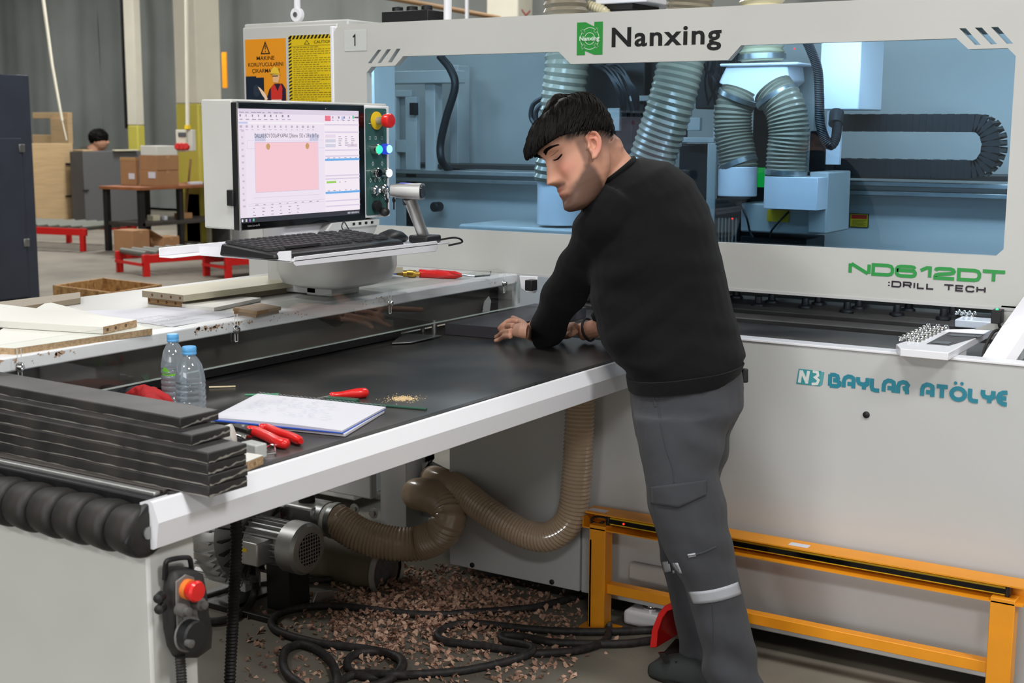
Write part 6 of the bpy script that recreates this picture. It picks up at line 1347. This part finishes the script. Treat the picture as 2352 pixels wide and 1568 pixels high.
hm = hose(MB(), [AT(541, y, Y=2.45) for y in (1120, 1160)]+[AT(543, 1240, Y=2.45), AT(541, 1300, Y=2.45), AT(538, 1360, Y=2.45), AT(535, 1420, Y=2.45), AT(532, 1480, Y=2.45), AT(528, 1560, Y=2.44), AT(527, 1640, Y=2.43), AT(526, 1700, Y=2.42)], .0165, .0095, .0035, 14)
tag(ob('corrugated_conduit', hm, 'black_rubber'), 'black corrugated conduit hanging straight down from the table', 'conduit')
# wood chips
rnd = random.Random(33); cm = MB()
def chip(c, s_):
    a = rnd.uniform(0, 6.28); t = rnd.uniform(-.9, .9); R = Euler((t, rnd.uniform(-.9, .9), a)).to_matrix(); col = rnd.choice(((196, 156, 134), (176, 138, 118), (208, 172, 148), (158, 122, 104), (184, 146, 124)))
    P = [Vector((0, 0, .35*s_))]+[Vector((s_*math.cos(x)*rnd.uniform(.6, 1.1), s_*math.sin(x)*rnd.uniform(.6, 1.1), -s_*.2)) for x in (0, .9, 1.8, 2.7, 3.6)]
    zmin = min((R@p).z for p in P); cm.add([c+R@p-Vector((0, 0, zmin)) for p in P], [(0, 1, 2), (0, 2, 3), (0, 3, 4), (0, 4, 5), (1, 5, 4, 3, 2)], col)
k = 0
while k < 3400:
    px, py = rnd.gauss(980, 160), rnd.gauss(1400, 62)
    if rnd.random() < .25: px, py = rnd.uniform(560, 1330), rnd.uniform(1360, 1570)
    if py > 1600 or px > 1420 or px < 470 or py < 1300+max(0, (px-1032))*.22: continue
    if px < 760 and rnd.random() < .5: continue
    c = AT(px, py, Z=0); lay = .0
    if abs(px-1000) < 180 and abs(py-1395) < 60: lay = rnd.uniform(0, .012)
    chip(c+Vector((0, 0, lay)), rnd.uniform(.005, .014)*(1.25 if rnd.random() < .1 else 1)); k += 1
o = tag(ob('wood_chips', cm, 'chips', smooth=False, fix=False), 'scattered heap of reddish brown wood chips on the floor', 'wood chips'); o['kind'] = 'stuff'
# orange frame with light curtain bar
OF = thing('orange_guard_frame', 'orange steel guard frame with black light bar in front of the machine', 'guard frame', (-1.4, 3.68, 0))
OY = 3.692
ob('post', MB().bx(-2.02, -1.962, OY-.02, OY+.03, .006, .35), 'orange', OF, bevel=.002); ob('post', MB().bx(-.775, -.71, OY-.02, OY+.03, .0, .35), 'orange', OF, bevel=.002)
ob('foot_plate', MB().bx(-2.05, -1.93, OY-.03, OY+.05, 0, .006), 'orange', OF, bevel=.001)
ob('anchor_bolt', MB().lathe([(.012, .006), (.012, .012), (.008, .013), (.008, .034), (.004, .036)], (-1.945, OY-.015, 0), n=10), 'steel', OF)
ob('top_channel', MB().bx(-2.046, -.69, OY-.02, OY+.06, .386, .390).bx(-2.046, -.69, OY-.02, OY+.06, .336, .340).bx(-2.046, -.69, OY+.056, OY+.06, .34, .386).bx(-2.046, -2.042, OY-.02, OY+.06, .34, .386), 'orange', OF)
ob('lower_rail', MB().bx(-1.962, -.775, OY-.005, OY+.03, .125, .158), 'orange', OF, bevel=.002)
ob('post_brace', MB().bx(-2.02, -2.012, OY-.02, OY+.06, .0, .3), 'orange', OF)
lbr = ob('light_bar', MB().bx(-1.965, -.735, OY+.005, OY+.035, .352, .376), 'yellow', OF, bevel=.002); ob('light_bar_lens', MB().bx(-1.962, -.738, OY+.002, OY+.006, .357, .371), 'black_gloss', lbr)
for x in (-1.968, -.738): ob('bar_end_cap', MB().bx(x-.004, x+.008, OY+.0, OY+.038, .348, .380), 'black_plastic', lbr, bevel=.003)
ob('bar_light', MB().ball((AT(1432, 1193, Y=OY).x, OY+.001, .364), .0035, 8), 'led_red', lbr)
ob('bar_cable', MB().tube(spline([(-1.968, OY+.02, .364), (-1.99, OY+.01, .372), (-2.02, OY+.01, .366), (-2.03, OY+.01, .352), (-2.005, OY+.01, .347), (-1.985, OY+.01, .356)]), .004, 6), 'black_rubber', OF)
for px in (1405, 1855): x = AT(px, 1165, Z=.39).x; x = AT(px, 1157 if px < 1500 else 1238, Z=.39).x; ob('sticker', MB().bx(x-.03, x+.03, OY-.0, OY+.03, .3902, .3906), 'paper', OF)
ob('edge_bolt', MB().lathe([(.006, 0), (.006, .008), (0, .009)], (-2.046, OY+.02, .375), (-1, 0, 0), 8), 'black_plastic', OF)
# red pedal
RP = thing('foot_pedal', 'red hooded foot pedal on the floor behind the trouser leg', 'pedal', AT(1540, 1480, Z=0))
YP = 3.50; oh = [(1492, 1487), (1497, 1445), (1512, 1408), (1526, 1391), (1540, 1386), (1640, 1402), (1655, 1420), (1660, 1500)]; ih = [(1648, 1498), (1644, 1424), (1634, 1412), (1545, 1399), (1532, 1404), (1521, 1420), (1511, 1450), (1508, 1487)]
O_ = [AT(*q, Y=YP) for q in oh+ih]; zmn = min(p.z for p in O_)
for p in O_:
    if p.z < .02: p.z = .003
ob('hood', MB().plate([O_], (.01, .15, 0)), 'red_bright', RP, bevel=.002)
xa_, xb_ = min(p.x for p in O_), max(p.x for p in O_)
ob('hood_back', MB().plate([[p+Vector((.012, .148, 0)) for p in O_[:8]]], (0, .006, 0)), 'black_plastic', RP)  # black colour stands in for the shade inside the red hood
ob('base', MB().bx(xa_+.02, xb_-.01, YP+.02, YP+.14, 0, .02), 'black_plastic', RP, bevel=.004); ob('treadle', MB().hexa([Vector(p) for p in ((xa_+.03, YP+.0, .025), (xb_-.03, YP+.0, .025), (xb_-.03, YP+.12, .045), (xa_+.03, YP+.12, .045))], [Vector(p) for p in ((xa_+.03, YP+.0, .033), (xb_-.03, YP+.0, .033), (xb_-.03, YP+.12, .055), (xa_+.03, YP+.12, .055))]), 'black_rubber', RP)
# ================================================================ background
def colm(name, px0, pxm, px1, D, ztop, label, hz):
    c = AT((px0+px1)/2, 400, D=D); 
    return c
def G0(px, py): return AT(px, py, Z=0)
# dark cabinet at left
c1 = AT(92, 690, Z=0); cy = c1.y; xr = c1.x
dk = thing('dark_cabinet', 'tall dark blue grey metal cabinet with hinged door at the left edge', 'cabinet', (xr-.4, cy-1.2, 0))
zt_ = AT(70, 173, X=xr).z; y0_ = AT(-40, 400, X=xr).y-.3
ob('cabinet_body', MB().bx(xr-.8, xr, y0_, cy, 0, zt_), 'blue_black', dk, bevel=.004)
dy_ = AT(52, 450, X=xr).y; dz = AT(30, 317, X=xr).z
ob('cabinet_door', MB().bx(xr+.001, xr+.02, y0_+.05, dy_, .05, dz), 'blue_black', dk, bevel=.004)
for q in ((51, 340), (62, 557)):
    c = AT(*q, X=xr+.02); c.y = dy_; ob('hinge', MB().bx(xr, xr+.03, c.y-.03, c.y+.03, c.z-.035, c.z+.035), 'steel', dk, bevel=.004)
# OSB crate
cr = thing('wooden_crate', 'open chipboard crate standing on the floor beyond the shelf', 'crate', G0(240, 690))
def wallbox(x0, x1, y0, y1, z0, z1, par, m_): ob('side_panel', MB().bx(x0, x1, y0, y1, z0, z1), m_, par)
cz = .42; A_ = AT(121, 655, Z=cz); B_ = AT(258, 672, Z=cz); C__ = AT(372, 653, Z=cz); 
ex = (B_-A_); ey = (C__-B_); D__ = A_+ey
def panel(p, q, n=.02, m_='osb', nm='side_panel'):
    d = (q-p).normalized(); s_ = Vector((-d.y, d.x, 0))*n; bb_ = [p, q, q+s_, p+s_]; ob(nm, MB().hexa([Vector((v.x, v.y, .0)) for v in bb_], [Vector((v.x, v.y, cz)) for v in bb_]), m_, cr)
panel(A_, B_); panel(B_, C__); panel(C__, D__); panel(D__, A_)
ob('crate_floor', MB().hexa([Vector((v.x, v.y, .1)) for v in (A_, B_, C__, D__)], [Vector((v.x, v.y, .12)) for v in (A_, B_, C__, D__)]), 'osb', cr)
# roller conveyors
def conveyor(label, A, B, Wd, zt2, nroll, nleg=2, rollm='steel', cross=True):
    A = Vector(A); B = Vector(B); ax = (B-A).normalized(); sd = Vector((-ax.y, ax.x, 0)); L = (B-A).length
    t = thing('roller_conveyor', label, 'conveyor', A, 'low red roller conveyors')
    R = Matrix((ax, sd, Vector((0, 0, 1)))).transposed()
    for k in (0, 1):
        c = A+ax*L/2+sd*Wd*k; ob('side_rail', MB().box((c.x, c.y, zt2-.05), (L, .04, .09), R), 'red', t, bevel=.004)
        for i in range(nleg):
            p = A+ax*(L*(i/(nleg-1))*.96+.02*L)+sd*Wd*k; ob('leg', MB().box((p.x, p.y, (zt2-.0)/2), (.07, .05, zt2-.0), R), 'red', t, bevel=.003)
    ob('cross_bar', MB().box((A+sd*Wd/2).to_3d()+Vector((0, 0, zt2-.11)), (.03, Wd, .03), R), 'red', t)
    r0 = None
    for i in range(nroll):
        p = A+ax*(L*(i+.5)/nroll)
        q_ = MB().cyl(Vector((p.x, p.y, zt2))+sd*.02, Vector((p.x, p.y, zt2))+sd*(Wd-.02), .035, 12)
        if r0 is None: r0 = ob('roller', q_, rollm, t); rp = p
        else: piece(r0, Vector((p.x-rp.x, p.y-rp.y, 0)))
    return t
mat('roller_grey', (112, 114, 106), .45, metal=.3)
zc_ = .24
P1_ = G0(237, 628); P2_ = G0(328, 636)
ex_ = (P2_-P1_); w1 = ex_.length; dirc_ = Vector((-.22, 1, 0)).normalized()
dl = G0(470, 600)-P2_; dl = Vector((dl.x, dl.y, 0))
conveyor('low red roller conveyor with steel rollers in the middle of the floor', P2_, P2_+(AT(560, 575, Z=zc_)-AT(328, 590, Z=zc_)).normalized()*2.2, w1, zc_, 16, rollm='roller_grey') 
conveyor('red roller conveyor loaded with plywood boards beside the white cabinet', G0(517, 642), G0(517, 642)+(AT(560, 575, Z=zc_)-AT(328, 590, Z=zc_)).normalized()*2.0, (G0(517, 642)-G0(423, 640)).length, zc_, 10, rollm='dark_steel')
q_ = G0(517, 642); ax_ = (AT(560, 575, Z=zc_)-AT(328, 590, Z=zc_)).normalized(); sd_ = Vector((-ax_.y, ax_.x, 0)); w_ = (G0(517, 642)-G0(423, 640)).length
R_3 = Matrix((ax_, sd_, Vector((0, 0, 1)))).transposed(); c_ = q_+ax_*.9+sd_*w_*.5
for k in range(2): o = tag(ob('plywood_sheet', MB().box((c_.x+.02*k, c_.y-.06*k, zc_+.06+.035*k), (1.9, w_*1.15-.1*k, .03), R_3), 'wood_ply', bevel=.003), ('lower' if k == 0 else 'upper')+' plywood sheet lying on the red conveyor nearest the cabinet', 'plywood', 'plywood on the conveyor')
A3 = G0(201, 578); dB = (AT(255, 520, Z=.3)-AT(92, 550, Z=.3)); 
conveyor('long red roller conveyor against the far stacks beside the dark cabinet', A3-Vector((3.4, .55, 0)), A3, 1.0, .30, 18, nleg=4, rollm='roller_grey')
# stacks
def bgbox(name, q0, q1, xs, m_, label, cat, zb=None, yy=None, bev=.006, group=None):
    # q0 = (left, bottom), q1 = (front right edge, top) on the plane Y = yy; xs = where the side face ends
    a = AT(q0[0], q0[1], Y=yy); b = AT(q1[0], q1[1], Y=yy); z0 = a.z if zb is None else zb; yf = AT(xs, q1[1], X=b.x).y if xs > q1[0]+1 else yy+.3
    o = ob(name, MB().bx(a.x, b.x, yy, yf, z0, b.z), m_, bevel=bev); return tag(o, label, cat, group)
st1 = thing('plywood_stack', 'tall pale plywood stack behind the dark cabinet', 'stack', (0, 0, 0)) if 0 else None
bgbox('plywood_stack', (50, 520), (74, 330), 167, 'wood_ply', 'tall pale plywood stack between the dark cabinet and grey boards', 'stack', zb=0, yy=14.0)
bgbox('board_stack', (167, 510), (190, 348), 330, 'grey_board', 'tall dark grey stack of boards behind the workbench', 'stack', zb=0, yy=14.6)
bgbox('strapping_board', (168, 350), (190, 344), 214, 'wood_ply', 'short brown board lying on top of the grey stack', 'board', yy=14.6, zb=AT(190, 348, Y=14.6).z)
bgbox('strapping_board', (258, 358), (264, 344), 318, 'board_cream', 'pale board lying on the right of the grey stack', 'board', yy=15.2, zb=AT(190, 348, Y=14.6).z)
for q, nm in (((150, 376), 'plywood_stack'), ((150, 450), 'plywood_stack'), ((168, 437), 'board_stack')):
    so_ = bpy.data.objects[nm]; o_ = ORG[nm]; X__ = max((v.co.x for v in so_.data.vertices))+o_.x
    a = AT(q[0], q[1]+2, X=X__) if nm == 'plywood_stack' else AT(190, q[1]+2, X=X__); b = AT(q[0]+16, q[1]-2, X=X__) if nm == 'plywood_stack' else AT(202, q[1]-2, X=X__)
    ob('strap', MB().bx(X__, X__+.02, a.y, b.y, a.z, b.z), 'black_plastic', so_)
# wooden frame behind
WF = thing('wooden_pallet', 'pale wooden pallet frame leaning behind the plywood stack', 'frame', AT(110, 330, Y=15.5))
for (x0, y0, x1, y1) in ((75, 272, 155, 258), (118, 330, 155, 272), (75, 332, 155, 310), (75, 345, 150, 334)):
    yy_ = 15.5+(x1-x0)*.0012+(y0%7)*.004; a = AT(x0, y0, Y=yy_); b = AT(x1, y1, Y=yy_); ob('slat', MB().bx(a.x, b.x, yy_, 15.6+yy_-15.5, min(a.z, b.z), max(a.z, b.z)), 'wood_ply', WF, bevel=.005)
ob('stand', MB().bx(AT(90, 345, Y=15.52).x, AT(140, 345, Y=15.52).x, 15.52, 15.58, 0, AT(100, 345, Y=15.52).z), 'wood_ply', WF)
# far person
FPs = thing('person', 'distant dark haired worker in an olive jacket bending behind the grey stack', 'person', AT(215, 345, Y=16.0)); ORG[FPs.name].z = 0; FPs.location.z = 0
hc = AT(226, 317, Y=16.0); pxm = (AT(236, 317, Y=16.0)-hc).length/10; Rm = m3
fb = MB(); fb.ball(hc+RT*2*pxm-UP*6*pxm, 13*pxm, 14, (1, 1, 1.1)); fb.tube([hc-UP*12*pxm-RT*2*pxm, hc-UP*22*pxm-RT*10*pxm], [9*pxm, 11*pxm], 10)
fb.tube([hc-UP*25*pxm-RT*12*pxm, hc-UP*60*pxm-RT*18*pxm, hc-UP*110*pxm-RT*18*pxm], [24*pxm, 30*pxm, 26*pxm], 14)
for s_ in (-9, 9): fb.tube([hc-UP*108*pxm-RT*(18+s_)*pxm, Vector(((hc-RT*(18+s_)*pxm).x, 16.0, .05))], [14*pxm, 9*pxm], 10)
for s_ in (-22, 22): fb.tube([hc-UP*28*pxm-RT*(12+s_)*pxm, hc-UP*60*pxm-RT*(14+s_*1.2)*pxm, hc-UP*85*pxm-RT*(8+s_)*pxm], [9*pxm, 7*pxm, 5*pxm], 10)
fb.tube([hc+RT*13*pxm-UP*4*pxm, hc+RT*16*pxm-UP*9*pxm], 2.5*pxm, 6)
remesh(fb, 'body', .012, 2, 'skin', FPs, color=lambda v: lin((172, 128, 104)))
fj = MB().tube([hc-UP*21*pxm-RT*8*pxm, hc-UP*28*pxm-RT*13*pxm, hc-UP*60*pxm-RT*18*pxm, hc-UP*104*pxm-RT*18*pxm], [14*pxm, 28*pxm, 33*pxm, 29*pxm], 18)
for s_ in (-22, 22): fj.tube([hc-UP*28*pxm-RT*(12+s_)*pxm, hc-UP*60*pxm-RT*(14+s_*1.2)*pxm, hc-UP*82*pxm-RT*(9+s_)*pxm], [11*pxm, 9*pxm, 7*pxm], 10)
remesh(fj, 'jacket', .015, 2, 'jacket', FPs, disp=lambda v: .008*noise.noise(v*12))
fh = MB().ball(hc+UP*1*pxm, 15.5*pxm, 14, (1.08, 1, .92)); remesh(fh, 'hair', .01, 1, 'hair', FPs, disp=lambda v: .012*noise.noise(v*25))
# workbench
WBn = thing('workbench', 'steel legged workbench with worn orange brown top and lower shelf', 'workbench', G0(330, 600))
WY = 12.1; zt3 = AT(322, 430, Y=WY).z
bx0, bx1 = AT(235, 430, Y=WY).x, AT(322, 430, Y=WY).x; by1 = AT(600, 430, X=bx1).y; by1 = min(by1, WY+3.2)
ob('bench_top', MB().bx(bx0-.03, bx1+.03, WY-.03, by1, zt3-.04, zt3), mat('bench_orange', (150, 92, 56), .6, vary=.3, vscale=8), WBn, bevel=.004)
ym_ = AT(408, 500, X=bx1-.06).y
for x, y in ((bx0, WY), (bx1-.07, WY), (bx0, by1-.1), (bx1-.07, by1-.1), (bx1-.08, ym_), (bx0, ym_)): ob('leg', MB().bx(x, x+.07, y, y+.07, 0, zt3-.04), 'dark_steel', WBn, bevel=.003)
zl = AT(322, 512, Y=WY).z; ob('lower_shelf', MB().bx(bx0, bx1, WY+.02, by1-.1, zl-.05, zl), 'bed', WBn, bevel=.004)
def yon(px, py, inset): return AT(px, py, X=bx1-inset).y
mat('tape', (176, 138, 96), .35)
def carton(x0, y0, xm, y1, xs, Y, z0, label, lbl=None, m_='cardboard'):
    a = AT(x0, y0, Y=Y); b = AT(xm, y1, Y=Y); zb = a.z if z0 is None else z0; yf = AT(xs, y1, X=b.x).y
    t = thing('cardboard_box', label, 'box', ((a.x+b.x)/2, (Y+yf)/2, zb)); ob('carton', MB().bx(a.x, b.x, Y, yf, zb, b.z), m_, t, bevel=.004)
    ob('tape', MB().bx(a.x, b.x+.002, (Y+yf)/2-.03, (Y+yf)/2+.03, b.z-.04, b.z+.001), 'tape', t)
    if lbl: l0 = AT(lbl[0], lbl[1], Y=Y-.003); l1 = AT(lbl[2], lbl[3], Y=Y-.003); ob('label_sticker', MB().bx(l0.x, l1.x, Y-.005, Y-.002, l0.z, l1.z), 'paper', t)
    return t
y1_ = yon(311, 424, .45); y2_ = yon(360, 424, .1)
carton(278, 424, 311, 362, 318, max(y1_, WY+.02), zt3, 'brown cardboard box at the left end of the bench top', (296, 411, 309, 398))
zm_ = AT(350, 391, Y=y2_).z
carton(321, 424, 360, 391, 410, y2_, zt3, 'lower wide cardboard box in the middle of the bench top', (341, 409, 357, 395))
carton(321, 391, 360, 357, 410, y2_, zm_, 'upper wide cardboard box stacked on the middle one')
bgbox('white_carton', (323, 357), (359, 335), 407, 'board_white', 'white flat carton on top of the brown boxes', 'box', yy=y2_+.01, zb=AT(350, 357, Y=y2_).z)
carton(262, 573, 304, 530, 343, 11.6, 0, 'closed brown cardboard box on the floor below the bench')
ob_ = carton(346, 570, 375, 545, 412, 12.0, 0, 'open cardboard box with raised flaps on the floor', None)
f0_ = ORG[ob_.name]; b_ = AT(375, 545, Y=12.0); a_ = AT(346, 570, Y=12.0); ob('flap', MB().plate([[Vector((a_.x, 12.0, b_.z)), Vector((b_.x, 12.0, b_.z)), Vector((b_.x-.1, 11.88, b_.z+.1)), Vector((a_.x+.05, 11.88, b_.z+.1))]], (0, .006, 0)), 'cardboard', ob_)
for i, (x0, y0, x1, y1, m_, lab) in enumerate(((338, 509, 368, 495, 'board_cream', 'beige block on the lower bench shelf'), (371, 511, 385, 496, 'paper', 'small white pack on the lower bench shelf'), (400, 505, 442, 490, 'cardboard', 'small brown carton with white label on the lower bench shelf'))):
    bgbox('shelf_pack', (x0, y0), (x0+(x1-x0)*.45, y1), x1, m_, lab, 'pack', yy=min(by1-.4, AT(x0+(x1-x0)*.45, y0, X=bx1-.15).y), zb=zl)
bgbox('paper_stack', (430, 424), (440, 418), 466, 'paper', 'white papers lying at the right of the bench top', 'paper', yy=AT(430, 424, Z=zt3).y, zb=zt3)
# pillars
def pillar(x0, xm, x1, Y, ytop_yel, label):
    a = AT(x0, 300, Y=Y); b = AT(xm, 300, Y=Y); yf = AT(x1, 300, X=b.x).y; zy = AT(xm, ytop_yel, Y=Y).z
    t = thing('concrete_pillar', label, 'pillar', ((a.x+b.x)/2, (Y+yf)/2, 0))
    ob('lower_shaft', MB().bx(a.x, b.x, Y, yf, 0, zy), 'pillar_yellow', t, bevel=.02); ob('upper_shaft', MB().bx(a.x, b.x, Y, yf, zy, 6), 'pillar_cream', t, bevel=.02)
    return t, b, Y
pillar(405, 456, 512, 13.6, 238, 'wide cream pillar with yellow lower part carrying the socket box')
pillar(293, 316, 333, 17.2, 288, 'narrow cream pillar with yellow lower part left of the wide one')
t_, c_, Yp_ = pillar(1117, 1188, 1222, 17.5, 400, 'cream pillar with a red mark seen above the machine hood')
q0_ = AT(1198, 40, X=c_.x+.01); pr = Print(q0_, (0, AT(1218, 40, X=c_.x+.01).y-q0_.y, 0), (0, 0, .12)); pr.line([(0, 1), (.5, .35), (1, 1)], .16, (200, 70, 60)); pr.line([(.5, .4), (.5, 0)], .16, (200, 70, 60)); pr.make('red_mark', 'print_gloss', t_)
o = tag(ob('drain_pipe', MB().cyl(AT(1073, 44, D=14)-Vector((0, 0, .3)), AT(1073, -60, D=14)+Vector((0, 0, 1)), .022, 10), 'white_gloss'), 'thin white pipe hanging right of the air pipe above the hood', 'pipe')
# dark vertical strip by the left pillar
o = tag(ob('cable_duct', MB().bx(AT(283, 200, Y=18.2).x, AT(288, 200, Y=18.2).x, 18.2, 18.3, AT(285, 295, Y=18.2).z, 6), 'dark_steel'), 'dark vertical strip beside the narrow pillar', 'duct')
# socket box
SB = thing('socket_box', 'grey wall socket box with red outlets on the wide pillar', 'socket box', AT(425, 325, D=17.6)); D_ = 15.0
def bgat(x0, y0, x1, y1, D, d, nm, m_, par, bev=.005):
    a = AT(x0, y0, D=D); b = AT(x1, y1, D=D); c = (a+b)/2; w_ = abs((b-a).dot(RT)); h_ = abs((b-a).dot(UP)); return ob(nm, MB().box(c, (w_, d, h_), Matrix.Rotation(YAW, 3, 'Z')), m_, par, bevel=bev)
bgat(408, 348, 430, 298, D_, .15, 'front_box', 'pillar_cream', SB); bgat(428, 346, 446, 298, D_+.1, .15, 'back_box', 'board_white', SB)
bgat(409, 314, 428, 304, D_-.09, .01, 'cover_strip', 'grey_board', SB)
for x in (411, 420, 429): ob('outlet', MB().lathe([(.035, 0), (.04, .05), (.03, .07), (0, .07)], AT(x, 338, D=D_-.05), -FW, 14), 'red', SB)
ob('conduit', MB().cyl(AT(431, 296, D=D_), AT(427, -60, D=D_), .022, 10), 'pillar_cream', SB); ob('conduit_joint', MB().cyl(AT(431, 297, D=D_), AT(431, 288, D=D_), .035, 10), 'yellow', SB)
# leaning pole, rope
o = tag(ob('pull_cord', MB().tube([AT(98, -10, Y=15), AT(120, 150, Y=15), AT(143, 278, Y=15)], [.028, .024, .02], 8).tube([AT(143, 278, Y=15), AT(148, 300, Y=15), AT(153, 322, Y=15)], .01, 6), 'pillar_cream'), 'cream hanging pole with thin cord in front of the grey sheet', 'pole')
o = tag(ob('broom_handle', MB().cyl(AT(438, 365, Y=13.2), Vector((AT(420, 560, Y=13.2).x, 13.2, 0)), .015, 8), 'mdf'), 'thin brown stick leaning beside the pillar under the socket box', 'stick')
a = AT(513, 202, Y=15.9); b = AT(521, 120, Y=15.9); ob('orange_sign', MB().bx(a.x, b.x, 15.88, 15.9, a.z, b.z), 'orange', bpy.data.objects['concrete_pillar'], label='narrow orange sign on the pillar side')
for i, (x0, x1, y1, lab) in enumerate(((430, 462, 445, 'grey sheet leaning below the bench at the left'), (464, 486, 520, 'pale sheet leaning behind the console box'), (488, 530, 524, 'grey sheet standing beside the console box'), (532, 572, 522, 'tall pale sheet standing beside the white cabinet'))):
    bgbox('leaning_sheet', (x0, 560), (x1-4, y1), x1, ('panel_grey', 'pillar_cream', 'grey_board', 'panel_grey')[i], lab, 'sheet', yy=13.6+.1*i, zb=.0, group='sheets standing by the pillar')
# roof truss pipe seen above the hood
o = tag(ob('ceiling_beam', MB().cyl(AT(700, -40, D=16), AT(1150, 42, D=17), .03, 8), 'mdf'), 'thin brown pipe sloping across the dark above the hood', 'pipe')
